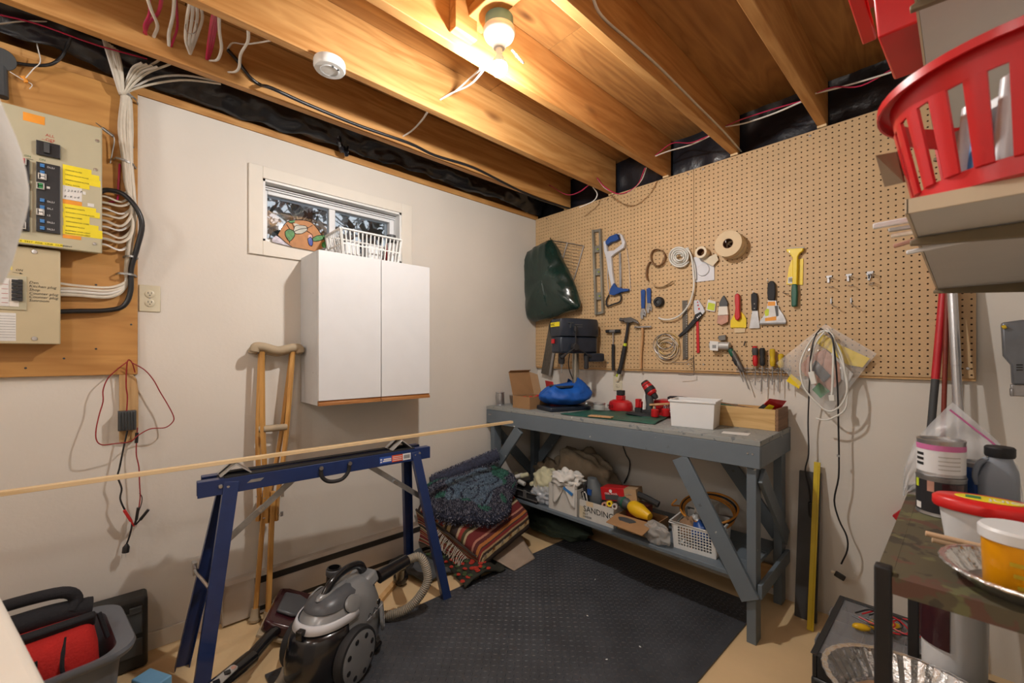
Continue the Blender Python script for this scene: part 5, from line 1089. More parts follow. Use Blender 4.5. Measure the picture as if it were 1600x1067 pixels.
# wire coil
mat('brass_wire', (0.45, 0.32, 0.10), 0.35, 0.8); wl = thing('wire_coil', 'tangled coil of silver and tan wire hanging on pegboard', 'wire', c1(955, 940))
rw = random.Random(5)
for k in range(7):
    r_ = 52+rw.random()*26; cx = 950+rw.uniform(-10, 16); cy_ = 840+rw.uniform(-25, 22); rod('loop', ['tool_steel', 'tan_tape', 'tool_steel', 'brass_wire', 'cream_tape', 'tool_steel', 'tan_tape'][k], [(cx+r_*math.cos(a), cy_+r_*0.98*math.sin(a), 0.012+0.002*k) for a in [i_*2*PI/14 for i_ in range(15)]], 0.0024, wl, n=6, k=3)
rod('loop', 'brass_wire', [(920+30*math.cos(a), 815+24*math.sin(a*1.3), .02) for a in [i_*0.6 for i_ in range(16)]], 0.0016, wl, n=5, k=3); rod('loop', 'tool_steel', [(945+50*math.cos(a), 805+46*math.sin(a), .022) for a in [i_*2*PI/14 for i_ in range(15)]], 0.003, wl, n=6, k=3)
rod('loose_end', 'tool_steel', [(985, 930, .014), (1040, 935, .014), (1080, 930, .014), (1110, 905, .014)], 0.0016, wl, n=5, k=3)
# long wire hook near the seam
lh = thing('wire_hook', 'long thin wire hook reaching below the pegboard at the seam', 'hook', c1(1080, 1010)); rod('hook_wire', 'grey_steel', [(1121, 890, .005), (1124, 1000, .008), (1118, 1012, .012), (1080, 1012, .02), (1028, 1008, .03)], 0.002, lh, n=5, k=3)
for k in range(3): rod('hook_wire', 'grey_steel', [(1120, 905+24*k, .005), (1095, 920+22*k, .03)], 0.0015, lh, n=5, k=0)
# packaged grey roll
gr = thing('grey_roll_pack', 'clear-packed grey roll with barcode above the screwdrivers', 'packet', c1(1280, 875)); b = MB(); b.cyl(c1(1225, 828, .03), c1(1345, 832, .03), 0.0215, n=24); b.build('roll', 'alu', gr, bevel=0.002); plate('barcode_label', 'paper', [(1222, 800), (1275, 805), (1272, 862), (1222, 858)], gr, 0.0006, 0.0520, 0); plate('clip', 'grey_steel', [(1282, 770), (1325, 765), (1328, 795), (1285, 800)], gr, 0.02)
for k in range(6): plate('barcode', 'black_ink', [(1238+4*k, 825), (1240+4*k, 825), (1240+4*k, 846), (1238+4*k, 846)], gr, 0.0003, 0.0527, 0)
# screwdriver rack and screwdrivers
sr = thing('screwdriver_rack', 'wire screwdriver rack along the pegboard bottom edge', 'rack', c2(450, 915))
for v in (882, 906): rod('rack_wire', 'tool_steel', [(285, v, .014), (630, v+6, .014)], 0.0022, sr, cf=c2, n=6, k=0)
for k in range(9):
    u = 300+40*k; rod('ring', 'tool_steel', [(u+10*math.cos(a), 895+6*math.sin(a)*0.3, .028+.013*math.sin(a)) for a in [i_*2*PI/10 for i_ in range(11)]], 0.0015, sr, cf=c2, n=5, k=2); rod('upright', 'tool_steel', [(u+18, 868, .006), (u+18, 922, .006)], 0.0016, sr, cf=c2, n=5, k=0)
for k in range(5): rod('lower_hook', 'tool_steel', [(360+46*k, 925, .014), (375+46*k, 965, .02), (395+46*k, 968, .03), (400+46*k, 955, .034)], 0.0013, sr, cf=c2, n=5, k=3)
def driver(u0, v0, u1, v1, u2, v2, m, lab, band=None):
    t = thing('screwdriver', lab, 'screwdriver', c2(u2, v2, .028), 'screwdrivers in the rack'); a, c, e = c2(u0, v0, .028), c2(u1, v1, .028), c2(u2, v2, .028); l = (c-a).length
    b = MB(); b.lathe([(0, 0), (0.009, 0.001), (0.013, 0.006), (0.0135, l*.35), (0.0105, l*.5), (0.0135, l*.62), (0.013, l*.9), (0.008, l), (0, l)], a, c-a, 12); b.build('handle', m, t)
    b = MB(); b.cyl(c, e, 0.003, n=8); b.build('shaft', 'tool_steel', t)
    if band:
        b = MB(); b.lathe([(0.0140, l*.1), (0.0144, l*.12), (0.0144, l*.42), (0.0118, l*.46)], a, c-a, 12); b.build('grip_band', band, t)
driver(245, 752, 300, 868, 335, 972, 'black_rubber', 'screwdriver with black and green handle tilted at rack left', 'green_handle'); driver(408, 740, 412, 870, 410, 992, 'red_plastic', 'screwdriver with red and grey handle', 'dark_grey'); driver(455, 752, 457, 868, 448, 1032, 'black_rubber', 'upright screwdriver with plain black grooved handle'); driver(520, 758, 522, 872, 520, 990, 'amber_handle', 'screwdriver with clear yellow handle in the rack'); driver(575, 790, 575, 880, 578, 968, 'amber_handle', 'short yellow screwdriver half hidden by the clear bag')
driver(262, 770, 330, 905, 368, 1016, 'grey_steel', 'thin long dark screwdriver leaning behind the tilted one'); 
for u, v in ((490, 1005), (557, 1032), (622, 1016)): rod('long_bit', 'tool_steel', [(u+2, 880, .022), (u, v, .022)], 0.0022, sr, cf=c2, n=6, k=0)
# hand saw left of the drill press
hsw = thing('hand_saw', 'grey hand saw hanging blade-down behind the drill press', 'saw', c1(230, 1015)); plate('blade', 'ruler_steel', [(230, 700), (285, 740), (245, 1020), (180, 1000)], hsw, 0.002, 0.014, 0); plate('edge_strip', 'tool_steel', [(262, 800), (276, 800), (240, 1018), (228, 1014)], hsw, 0.004, 0.0162, 0)
rod('handle', 'black_rubber', [(262, 668, .02), (240, 690, .02), (238, 740, .02), (255, 785, .02), (280, 795, .02), (300, 760, .02), (290, 700, .02), (262, 668, .02)], 0.009, hsw, n=10, k=4)

# ------------------------------------------------------------------ clear zip bag with cords hung over it
clear('clear_film', (0.9, 0.9, 0.9), 0.1, 0.22)
cb = thing('clear_bag', 'clear plastic bag of sandpaper hung point-up on pegboard', 'bag', c2(850, 1130, .05))
corners = [(860, 600), (1190, 790), (880, 1180), (548, 850)]
def film(off, sgn):
    def f(u, v):
        a = [c2(*corners[k], 0.03) for k in range(4)]
        p = a[0]*(1-u)*(1-v)+a[1]*u*(1-v)+a[2]*u*v+a[3]*(1-u)*v; bul = 16*u*(1-u)*v*(1-v)
        return p+OUT*(off+sgn*0.028*bul+0.008*noise.noise(V((u*7, v*7, off*90)))+0.004*noise.noise(V((u*19, v*16, 3))))
    return f
for off, sgn in ((0.012, 1), (-0.008, -0.3)):
    b = MB(); b.grid(film(off, sgn), 26, 26); b.build('film', 'clear_film', cb, smooth=70)
for nm, m, pts, o_ in (('yellow_sheet', 'yellow_plastic', [(830, 655), (960, 735), (1145, 820), (1100, 878), (1000, 860), (880, 770), (800, 720)], .034), ('yellow_sheet', 'yellow_plastic', [(640, 920), (710, 975), (690, 1015), (610, 965)], .036), ('sandpaper_sheet', 'wrap_pink', [(690, 880), (760, 800), (860, 760), (950, 850), (960, 960), (890, 1040), (800, 1000)], .030), ('grey_sheet', 'mat_rubber', [(800, 830), (895, 930), (850, 975), (760, 880)], .0375), ('green_sheet', 'lock_green', [(820, 975), (890, 1030), (830, 1075), (775, 1020)], .0375), ('paper_sheet', 'paper', [(900, 780), (1040, 920), (1000, 985), (880, 880)], .026)):
    plate(nm, m, pts, cb, 0.0012, o_, 0, c2)
hook(c2, 835, 625, cb, 0.08)
# cords over the hook
e = thing('extension_cable', 'white extension cord looped over the clear bag', 'cord', c2(880, 1160, .09))
rod('loop', 'cord_white', [(850, 640, .075), (780, 690, .08), (720, 790, .085), (698, 880, .09), (720, 1000, .09), (790, 1090, .09), (880, 1160, .09), (960, 1120, .09), (1000, 1020, .09), (985, 900, .085), (930, 760, .08), (900, 660, .075), (850, 640, .075)], 0.0042, e, cf=c2)
rod('loop', 'cord_white', [(855, 648, .085), (800, 720, .09), (770, 830, .095), (770, 930, .095)], 0.0042, e, cf=c2); rod('loop', 'cord_white', [(860, 640, .08), (910, 680, .085), (912, 800, .09), (905, 1000, .09), (900, 1060, .09)], 0.0052, e, cf=c2)
rod('loop', 'cord_white', [(880, 635, .08), (960, 790, .085), (990, 940, .088), (1000, 1040, .088), (985, 1150, .088), (900, 1205, .088), (850, 1215, .085), (800, 1205, .08)], 0.004, e, cf=c2)
b = MB(); b.bar(c2(768, 905, .1), c2(790, 985, .1), 0.024, 0.018, OUT); b.build('socket_end', 'cord_white', e, bevel=0.003); b = MB(); b.bar(c2(900, 1055, .1), c2(905, 1095, .1), 0.022, 0.018, OUT); b.build('plug', 'cord_white', e, bevel=0.003)
def c8(u, v, off=0.1): return peg(1160+u/2.319, 480+v/2.319, off)
bc = thing('power_cable', 'black cord hanging from pegboard to its inline switch beside bench', 'cord', c8(248, 770)); rod('cord', 'black_cable', [(283, 78, .06), (262, 110, .09), (247, 180, .10), (242, 300, .06), (238, 420, .035), (240, 530, .03), (228, 590, .03), (240, 650, .03), (248, 712, .03)], 0.0032, bc, cf=c8); b = MB(); b.bar(c8(248, 705, .03), c8(250, 785, .03), 0.022, 0.018, OUT); b.build('inline_switch', 'black_cable', bc, bevel=0.006)
bc2 = thing('power_cable', 'longer black cord ending in a loose plug near the floor', 'cord', c8(350, 990)); rod('cord', 'black_cable', [(283, 78, .06), (320, 100, .09), (335, 170, .10), (345, 300, .07), (348, 430, .05), (350, 540, .05), (348, 620, .05), (333, 700, .05), (350, 770, .05), (378, 830, .05), (380, 880, .05), (358, 930, .05)], 0.0036, bc2, cf=c8); b = MB(); b.box(c8(348, 538, .05), (0.012, 0.008, 0.010)); b.build('cord_clip', 'galvanised', bc2); b = MB(); b.bar(c8(335, 962, .05), c8(372, 985, .05), 0.024, 0.018, OUT); b.build('plug', 'black_cable', bc2, bevel=0.004)
b = MB(); b.bar(c8(322, 955, .05), c8(336, 960, .05), 0.008, 0.002, OUT); b.build('prongs', 'steel', bc2)
# ================================================================== things on the workbench
def tb(x, Y, dz=0.0): p = onY(x, 600, Y); return V((p.x, Y, BH+0.0005+dz))
mat('cardboard', (0.36, 0.20, 0.09), 0.8, var=0.06); mat('cardboard_in', (0.42, 0.27, 0.15), 0.85, var=0.05)
mat('press_dark', (0.016, 0.024, 0.040), 0.35, var=0.2); mat('press_metal', (0.34, 0.33, 0.29), 0.3, 0.9, var=0.12); mat('blue_cloth', (0.004, 0.09, 0.42), 0.6, var=0.2, scale=14, bump=0.25, bscale=40)
mat('spool_silver', (0.55, 0.55, 0.57), 0.25, 0.7); mat('green_mat', (0.02, 0.105, 0.075), 0.5, var=0.25, scale=10); mat('tool_red', (0.52, 0.012, 0.016), 0.38, var=0.1); mat('white_bin', (0.80, 0.80, 0.80), 0.35, var=0.01)
wood('crate_pine', (0.56, 0.33, 0.12), (0.74, 0.50, 0.22), 'x', 1.3, 0.6, knots=1.0); wood('crate_end', (0.20, 0.11, 0.06), (0.30, 0.17, 0.09), 'y', 1.5, 0.7); mat('clear_jar', (0.75, 0.76, 0.74), 0.08, alpha=0.45)
# spool
p = V((0.062, -0.478, BH+0.0005)); sp2 = thing('wire_spool', 'silver spool of fine wire at the left end of the bench', 'spool', p)
b = MB(); b.lathe([(0, 0), (0.034, 0), (0.034, 0.005), (0.0305, 0.006), (0.0305, 0.092), (0.034, 0.093), (0.034, 0.098), (0, 0.098)], p, (0, 0, 1), 28); b.build('spool', 'spool_silver', sp2)
b = MB(); b.lathe([(0.0307, 0.008), (0.0318, 0.02), (0.0318, 0.08), (0.0307, 0.09)], p, (0, 0, 1), 28); b.build('wire', 'tool_steel', sp2)
# open cardboard box with red fittings
x0, x1, y0, y1, hh = 0.225, 0.395, -0.500, -0.285, 0.085; z0 = BH+0.0005
cbx = thing('cardboard_box', 'open brown cardboard box with raised lid on the bench', 'box', (0.31, -0.39, z0))
for a, c, m in (((x0, y0, z0), (x1, y0+.003, z0+hh), 'cardboard'), ((x0, y1-.003, z0), (x1, y1, z0+hh), 'cardboard'), ((x0, y0+.0035, z0), (x0+.003, y1-.0035, z0+hh), 'cardboard'), ((x1-.003, y0+.0035, z0), (x1, y1-.0035, z0+hh), 'cardboard'), ((x0+.0035, y0+.0035, z0), (x1-.0035, y1-.0035, z0+.003), 'cardboard_in')):
    b = MB(); b.lim(a, c); b.build('box_wall', m, cbx)
lt = [V((x0, y0, z0+hh+.001)), V((x0, y1, z0+hh+.001)), V((x0-0.045, y1-.005, z0+hh+0.165)), V((x0-0.045, y0-.0, z0+hh+0.165))]
b = MB(); b.slab(lt, (0.003, 0, 0.001)); ld = b.build('lid', 'cardboard', cbx); b = MB(); b.slab([lt[2], lt[3], lt[3]+V((0.02, 0, 0.012)), lt[2]+V((0.02, 0, 0.012))], (0, 0, 0.003)); b.build('tuck_flap', 'cardboard', ld)
b = MB(); b.slab([lt[1], lt[2], lt[2]+V((0.085, .004, -0.02)), lt[1]+V((0.075, .004, 0.0))], (0, 0.003, 0)); b.build('side_flap', 'cardboard_in', ld)
rb = random.Random(4)
for i in range(9):
    q = V((rb.uniform(x0+.03, x1-.03), rb.uniform(y0+.03, y1-.04), z0+.055+0.02*rb.random())); b = MB(); b.tube([q, q+V((.012, .01, .012)), q+V((.03, .012, .004))], 0.007, 8, 3); b.cyl(q-V((.006, .004, .004)), q+V((.004, .002, .002)), 0.0095, n=10)
    tag(b.build('red_fitting', 'tool_red'), 'small red plastic fitting inside the open cardboard box', 'fitting', 'red fittings in the cardboard box')
# drill press
f_ = V((-0.30, -0.954, 0)); s_ = V((0.954, -0.30, 0)); Z = V((0, 0, 1)); cp = V((0.575, -0.225, 0))
DM = Matrix(((s_.x, -f_.x, 0, cp.x), (s_.y, -f_.y, 0, cp.y), (0, 0, 1, BH+0.0005), (0, 0, 0, 1)))   # local: x right, y back, z up, column at the origin
dp = thing('drill_press', 'dark benchtop drill press wrapped in blue cloth at its table', 'drill press', (cp.x, cp.y, BH))
b = MB(DM); b.prism([(-0.095, -0.26), (0.095, -0.26), (0.105, -0.2), (0.105, 0.05), (0.085, 0.07), (-0.085, 0.07), (-0.105, 0.05), (-0.105, -0.2)], (0, 0, 0), (1, 0, 0), (0, 1, 0), (0, 0, 0.03)); b.build('base', 'press_dark', dp, bevel=0.008)
b = MB(DM); b.lathe([(0, 0.0305), (0.045, 0.0305), (0.04, 0.045), (0.0285, 0.05), (0.0285, 0.08), (0, 0.08)], (0, 0, 0), (0, 0, 1), 24); b.build('column_foot', 'press_dark', dp)
b = MB(DM); b.cyl((0, 0, 0.081), (0, 0, 0.40), 0.0235, n=24); b.build('column', 'press_metal', dp)
b = MB(DM)
hp = [(-0.06, -0.165), (0.06, -0.165), (0.072, -0.145), (0.078, -0.05), (0.088, 0.03), (0.085, 0.12), (0.06, 0.15), (-0.06, 0.15), (-0.085, 0.12), (-0.088, 0.03), (-0.078, -0.05), (-0.072, -0.145)]
b.prism([(x*0.9, y) for x, y in hp], (0, 0, 0.388), (1, 0, 0), (0, 1, 0), (0, 0, 0.115)); b.build('head', 'press_dark', dp, bevel=0.012)
b = MB(DM); b.loft([[V((x*k, -0.005+(y+0.005)*k, z)) for x, y in hp] for k, z in ((1.0, 0.505), (1.02, 0.515), (1.0, 0.60), (0.96, 0.622), (0.7, 0.628))]); b.build('belt_cover', 'press_dark', dp, smooth=40)
b = MB(DM); b.lim((-0.055, -0.17, 0.57), (0.055, -0.1655, 0.60)); lb = b.build('name_plate', 'label_yellow', dp)
ox = DM @ V((-0.05, -0.1705, 0.577)); text('name_print', 'STEC', 'black_ink', ox, s_, Z, 0.022, lb)
for (ya, za, yb, zb) in ((-0.115, 0.595, -0.07, 0.595), (-0.09, 0.595, -0.095, 0.56), (-0.06, 0.582, 0.0, 0.582), (-0.06, 0.568, 0.0, 0.568)):
    b = MB(DM); b.bar((0.0795, ya, za), (0.0825 if yb > -.06 else 0.0795, yb, zb), 0.006, 0.006); b.build('raised_logo', 'dark_grey', dp)
b = MB(DM); b.lim((-0.035, -0.178, 0.455), (-0.005, -0.1655, 0.485)); b.build('switch', 'red_plastic', dp, bevel=0.002)
b = MB(DM); b.cyl((0, -0.115, 0.387), (0, -0.115, 0.345), 0.022, n=18); b.cyl((0, -0.115, 0.345), (0, -0.115, 0.315), 0.024, 0.02, n=18); b.build('chuck', 'black_rubber', dp, bevel=0.002)
b = MB(DM); b.cyl((0, -0.115, 0.3145), (0, -0.115, 0.29), 0.012, 0.006, n=14); b.cyl((0, -0.115, 0.2895), (0, -0.115, 0.25), 0.0035, n=8); b.build('drill_bit', 'tool_steel', dp)
b = MB(DM); b.cyl((0.075, -0.07, 0.43), (0.115, -0.07, 0.43), 0.024, n=18); b.build('feed_hub', 'black_rubber', dp, bevel=0.003)
for a in (-0.5, 1.6, 3.7):
    b = MB(DM); q = V((0.108, -0.07+0.1*math.cos(a), 0.43+0.1*math.sin(a))); b.cyl((0.108, -0.07, 0.43), q, 0.005, n=8); d = (q-V((0.108, -0.07, 0.43))).normalized(); b.lathe([(0, 0), (0.009, 0.002), (0.013, 0.02), (0.010, 0.04), (0, 0.042)], q, d, 12); b.build('feed_handle', 'black_rubber', dp)
b = MB(DM); b.lim((0.03, 0.04, 0.33), (0.11, 0.17, 0.388)); b.build('motor', 'press_dark', dp, bevel=0.012); b = MB(DM); b.cyl((0.10, 0.02, 0.37), (0.10, 0.02, 0.28), 0.016, n=14); b.build('lock_knob', 'black_rubber', dp, bevel=0.005)
b = MB(DM); b.lathe([(0, 0.155), (0.085, 0.155), (0.085, 0.168), (0, 0.168)], (0, -0.115, 0), (0, 0, 1), 28); b.lim((-0.03, -0.03, 0.135), (0.03, 0.03, 0.172)); b.build('table', 'press_dark', dp, bevel=0.002)
b = MB(DM); b.tube([(0.02, -0.06, 0.385), (0.018, -0.07, 0.33), (0.0, -0.05, 0.27), (0.01, -0.03, 0.21)], 0.004, 6); b.build('power_lead', 'black_cable', dp)
b = MB(DM); b.cyl((0.115, 0.01, 0.05), (0.145, -0.01, 0.05), 0.009, n=12); b.blob((0.15, -0.015, 0.05), (0.013, 0.013, 0.013), 10, 8, 0); b.build('table_crank', 'tool_steel', dp)
# blue cloth sack sagging round the table
rings = []
for k in range(13):
    t = k/12; zz_ = 0.040+0.120*t; rad = 0.165*math.sin(PI*(0.16+0.72*t))**0.7; ring = []
    for i in range(48):
        a = 2*PI*i/48; w_ = 1+0.12*noise.noise(V((math.cos(a)*2.2, math.sin(a)*2.2, t*2.5)))+0.10*noise.noise(V((math.cos(a)*5+t*2, math.sin(a)*5, t*4.5+7)))
        ring.append(V((rad*0.85*w_*math.cos(a), -0.085+rad*1.18*w_*math.sin(a), zz_+0.035*noise.noise(V((math.cos(a)*1.6, math.sin(a)*1.6, 3.3)))*t+(0.05 if math.sin(a) > 0.6 else 0)*t*t)))
    rings.append(ring)
b = MB(DM); b.loft(rings, caps=True); tag(b.build('blue_cloth', 'blue_cloth', smooth=80), 'bright blue cloth sack bunched around the drill press table', 'cloth')
# red tray and crumpled paper behind the cloth
b = MB(); q = tb(862, -0.16, 0.10); b.slab([q+V((-.05, 0, 0)), q+V((.05, -.03, 0)), q+V((.035, -.03, .075)), q+V((-.07, 0, .08))], (0.004, 0.004, 0)); b.slab([q+V((-.04, 0.01, -.1)), q+V((.04, -.02, -.1)), q+V((.04, -.02, .03)), q+V((-.04, .01, .03))], (0.02, .06, 0)); tag(b.build('red_bin', 'tool_red', bevel=0.002), 'red plastic bin corner behind the blue cloth', 'bin')
# green mat, jar, wood offcut
b = MB()
def gm(u, v):
    a = [V((0.70, -0.535, 0)), V((1.30, -0.46, 0)), V((1.22, -0.12, 0)), V((0.70, -0.20, 0))]; p = a[0]*(1-u)*(1-v)+a[1]*u*(1-v)+a[2]*u*v+a[3]*(1-u)*v
    return V((p.x, p.y, BH+0.0035+0.010*max(0, noise.noise(V((p.x*7, p.y*9, 1))))+0.014*max(0, u-.6)*abs(math.sin(6*v))))
b.grid(gm, 40, 24); tag(b.build('green_mat', 'green_mat', smooth=60, thick=0.002), 'crumpled dark green mat lying flat on the bench', 'mat')
jx = tb(936.5, -0.235, 0.014); jr = thing('glass_jar', 'low clear glass jar beside the drill press base', 'jar', jx); b = MB(); b.lathe([(0.0, 0), (0.036, 0), (0.038, 0.005), (0.038, 0.03), (0.034, 0.034)], jx, (0, 0, 1), 28); b.build('jar', 'clear_jar', jr); b = MB(); b.lathe([(0.036, 0.035), (0.04, 0.035), (0.04, 0.045), (0.0, 0.046)], jx, (0, 0, 1), 28); b.build('lid', 'spool_silver', jr)
b = MB(); a, c = onbench(921, 649, 0, .012), onbench(957, 652, 0, .012); b.bar(a, c, 0.05, 0.006); tag(b.build('wood_offcut', 'handle_wood', bevel=0.001), 'thin brown wood offcut in front of the glass jar', 'offcut')
# red battery charger, batteries, cordless drill, hole saws
q = tb(970, -0.115, 0.008); cg = thing('battery_dock', 'red charger dock holding a black battery on the bench', 'charger', q)
b = MB(); b.loft([[q+V((0.085*k*math.cos(a)*(1.0 if math.cos(a) > 0 else 1.05), 0.06*k*math.sin(a), z)) for a in [i*2*PI/20 for i in range(20)]] for k, z in ((0.96, 0), (1.0, 0.008), (1.0, 0.03), (0.9, 0.055), (0.62, 0.068))]); b.build('dock', 'tool_red', cg, smooth=35)
b = MB(); b.lim(q+V((-0.024, -0.022, 0.0685)), q+V((0.024, 0.022, 0.098))); b.build('socket', 'tool_red', cg, bevel=0.004); b = MB(); b.lim(q+V((-0.022, -0.02, 0.0985)), q+V((0.022, 0.02, 0.132))); b.build('battery', 'black_rubber', cg, bevel=0.004)
text('dock_print', 'M12', 'black_ink', q+V((-0.066, -0.0605, 0.02)), (1, 0, 0), (0, 0, 1), 0.026, cg)
q = tb(999, -0.15, 0.012); bt2 = thing('battery_pack', 'upright red and black battery beside the charger dock', 'battery', q); b = MB(); b.lim(q+V((-.022, -.022, 0)), q+V((.022, .022, .03))); b.build('battery_base', 'black_rubber', bt2, bevel=0.003); b = MB(); b.lim(q+V((-.02, -.018, .0305)), q+V((.008, .018, .085))); b.lim(q+V((.0085, -.015, .0305)), q+V((.019, .015, .07))); b.build('battery_body', 'tool_red', bt2, bevel=0.004)
q = tb(1014, -0.185, 0.010); dr = thing('cordless_drill', 'black and red cordless drill standing upright on its battery', 'drill', q)
ax = V((-0.35, 0.1, 1)).normalized()
b = MB(); b.lim(q+V((-.035, -.03, 0)), q+V((.04, .03, .028))); b.build('battery', 'black_rubber', dr, bevel=0.005)
b = MB(); b.loft([[q+V((0.003+dx+0.024*math.cos(a), 0.02*math.sin(a), z)) for a in [i*2*PI/14 for i in range(14)]] for dx, z in ((0, 0.0285), (0.004, 0.06), (0.0, 0.10), (-0.004, 0.135))]); b.build('grip', 'dark_grey', dr, smooth=50)
b = MB(); b.lathe([(0, 0), (0.022, 0.002), (0.03, 0.012), (0.031, 0.05), (0.026, 0.085), (0.018, 0.095), (0, 0.096)], q+V((0.03, 0, 0.125)), (-0.62, 0, 0.72), 20); b.build('motor_housing', 'tool_red', dr); b = MB(); b.lathe([(0.0305, 0.022), (0.0325, 0.024), (0.0325, 0.048), (0.0305, 0.05)], q+V((0.03, 0, 0.125)), (-0.62, 0, 0.72), 20); b.lathe([(0.0262, 0.085), (0.027, 0.06), (0.0285, 0.07), (0.022, 0.097), (0.0, 0.1)], q+V((0.03, 0, 0.125)), (-0.62, 0, 0.72), 20); b.build('black_trim', 'black_rubber', dr)
b = MB(); b.lathe([(0, -0.03), (0.012, -0.03), (0.017, -0.02), (0.019, -0.001), (0, -0.001)], q+V((0.03, 0, 0.125)), (-0.62, 0, 0.72), 16); b.build('chuck', 'black_rubber', dr)
b = MB(); b.slab([q+V((-.026, -.031, .031)), q+V((-.014, -.031, .031)), q+V((-.010, -.027, .13)), q+V((-.020, -.027, .13))], (0, 0.003, 0)); b.build('grip_panel', 'paper', dr)
for i, (x, Y) in enumerate(((1023.5, -0.27), (1040, -0.20))):
    q = tb(x, Y, 0.014); hsx = thing('hole_saw', ['bright red hole saw nearer the bench front', 'dark red hole saw beside the white bin'][i], 'hole saw', q, 'red hole saws'); b = MB(); b.lathe([(0.019, 0), (0.021, 0), (0.0225, 0.004), (0.0225, 0.04), (0.017, 0.045), (0, 0.045)], q, (0, 0, 1), 22); b.build('cup', 'tool_red' if i == 0 else 'red_plastic', hsx); b = MB(); b.cyl(q+V((0, 0, .0455)), q+V((0, 0, .06)), 0.005, n=8); b.build('arbor', 'tool_steel', hsx)
b = MB(); a, c = tb(1015, -0.20, .072), tb(1046, -0.17, .085); b.bar(a, c, 0.022, 0.012); b.bar(tb(1022, -.2, .0), tb(1022, -.2, .066), 0.012, .012); tag(b.build('carved_stick', 'handle_wood', bevel=0.003), 'short brown wooden stick lying over the hole saws', 'stick')
mat('rag_dark', (0.02, 0.022, 0.025), 0.8, var=0.3)
b = MB(); b.blob(tb(1000, -0.235, 0.012), (0.10, 0.04, 0.012), 20, 8, 0.35, 5, 3); tag(b.build('dark_rag', 'rag_dark', smooth=70), 'flat dark rag under the batteries on the green mat', 'rag')
# red case behind the white bin
q = tb(1052, -0.09); rc = thing('tool_case', 'red tool case with white script behind the white bin', 'case', q); b = MB(); b.lim((q.x-0.10, -0.15, BH+0.0005), (q.x+0.13, -0.035, BH+0.10)); b.build('case', 'tool_red', rc, bevel=0.008); text('case_print', 'Milwaukee', 'white_print', (q.x-0.04, -0.1508, BH+0.045), (1, 0, 0.05), (0, 0, 1), 0.045, rc, shear=0.3); b = MB(); b.bar((q.x-0.035, -0.1504, BH+0.034), (q.x+0.12, -0.1504, BH+0.040), 0.001, 0.005); b.build('underline', 'white_print', rc); b = MB(); b.tube([(q.x-.03, -.09, BH+.10), (q.x-.02, -.09, BH+.118), (q.x+.09, -.09, BH+.118), (q.x+.10, -.09, BH+.1)], 0.007, 8, 3); b.build('handle', 'black_rubber', rc)
# white bin
def bin_(name, label, cat, A, Bp, D, h, m, flare=1.08, wall=0.004, rim=0.010):
    """open tub on a rectangular foot: A front-left, Bp front-right, D depth direction"""
    A, Bp, D = V(A), V(Bp), V(D); c4 = [A, Bp, Bp+D, A+D]; cen_ = sum(c4, V())/4
    t = thing(name, label, cat, cen_)
    R_ = lambda k, z, ins=0: [cen_+(p-cen_)*(k)-(p-cen_).normalized()*ins+Z*z for p in c4]
    b = MB(); b.loft([R_(1, 0), R_(flare, h), R_(flare, h, wall), R_(1, wall*1.2, wall)], caps=False); k0 = len(b.v); b.f.append((3, 2, 1, 0)); b.f.append((12, 13, 14, 15)); b.build('tub', m, t, bevel=0.006, seg=3)
    b = MB(); b.loft([R_(flare*1.0, h-0.012), R_(flare+0.06, h-0.010), R_(flare+0.06, h), R_(flare, h+.001), R_(flare, h-0.012)], caps=False); b.build('rim', m, t, bevel=0.002)
    return t
bin_('white_bin', 'plain white rectangular plastic bin on the bench', 'bin', (1.375, -0.425, BH+.0005), (1.575, -0.385, BH+.0005), (-0.030, 0.155, 0), 0.140, 'white_bin')
# wooden crate
X0, X1, Y0, Y1 = 1.43, 1.815, -0.205, -0.02; hz = 0.105
A_ = Matrix.Translation((1.815, -0.205, BH+.0005)) @ rotz(BA) @ Matrix.Translation((-1.815, 0.205, 0))
cr = thing('wooden_crate', 'dovetailed wooden drawer box at the right end of the bench', 'crate', (1.63, -0.14, BH))
for nm, a, c, m in (('front_board', (X0, Y0, 0), (X1-.0135, Y0+.012, hz), 'crate_pine'), ('back_board', (X0, Y1-.012, 0), (X1-.0135, Y1, hz*.95), 'crate_pine'), ('end_board', (X1-.013, Y0, 0), (X1, Y1, hz+.004), 'crate_end'), ('end_board', (X0, Y0+.0125, 0), (X0+.012, Y1-.0125, hz), 'crate_end'), ('bottom', (X0+.0125, Y0+.0125, .004), (X1-.0135, Y1-.0125, .010), 'crate_pine')):
    b = MB(A_); b.lim(a, c); b.build(nm, m, cr, bevel=0.001)
for k in range(6):
    b = MB(A_); z = 0.008+k*0.0165; b.lim((X1-.0138, Y0-.0004, z), (X1-.0012, Y0+.001, z+.007)); b.build('joint_finger', 'crate_end', cr)
# contents of the crate
q = V((1.772, -0.12, BH+0.085)); rp = thing('red_packet', 'red card packet with yellow tool sticking out of the wooden box', 'packet', q)
b = MB(); b.slab([q+V((-.075, -.05, -.01)), q+V((-.01, -.06, .06)), q+V((.04, .04, .045)), q+V((.01, .05, .0)), q+V((-.04, 0, -.03))], (0.006, 0.006, 0.012)); b.build('packet', 'red_plastic', rp); b = MB(); b.slab([q+V((-.045, -.068, .0)), q+V((-.005, -.07, .04)), q+V((.012, -.045, .03)), q+V((-.015, -.05, -.01))], (0.003, 0.003, 0.004)); b.build('print_patch', 'yellow_plastic', rp); b = MB(); b.slab([q+V((-.06, -.066, .012)), q+V((-.03, -.07, .04)), q+V((-.016, -.066, .03)), q+V((-.045, -.062, .0))], (0.002, 0.002, 0.004)); b.build('print_patch', 'black_rubber', rp)
rb = random.Random(9)
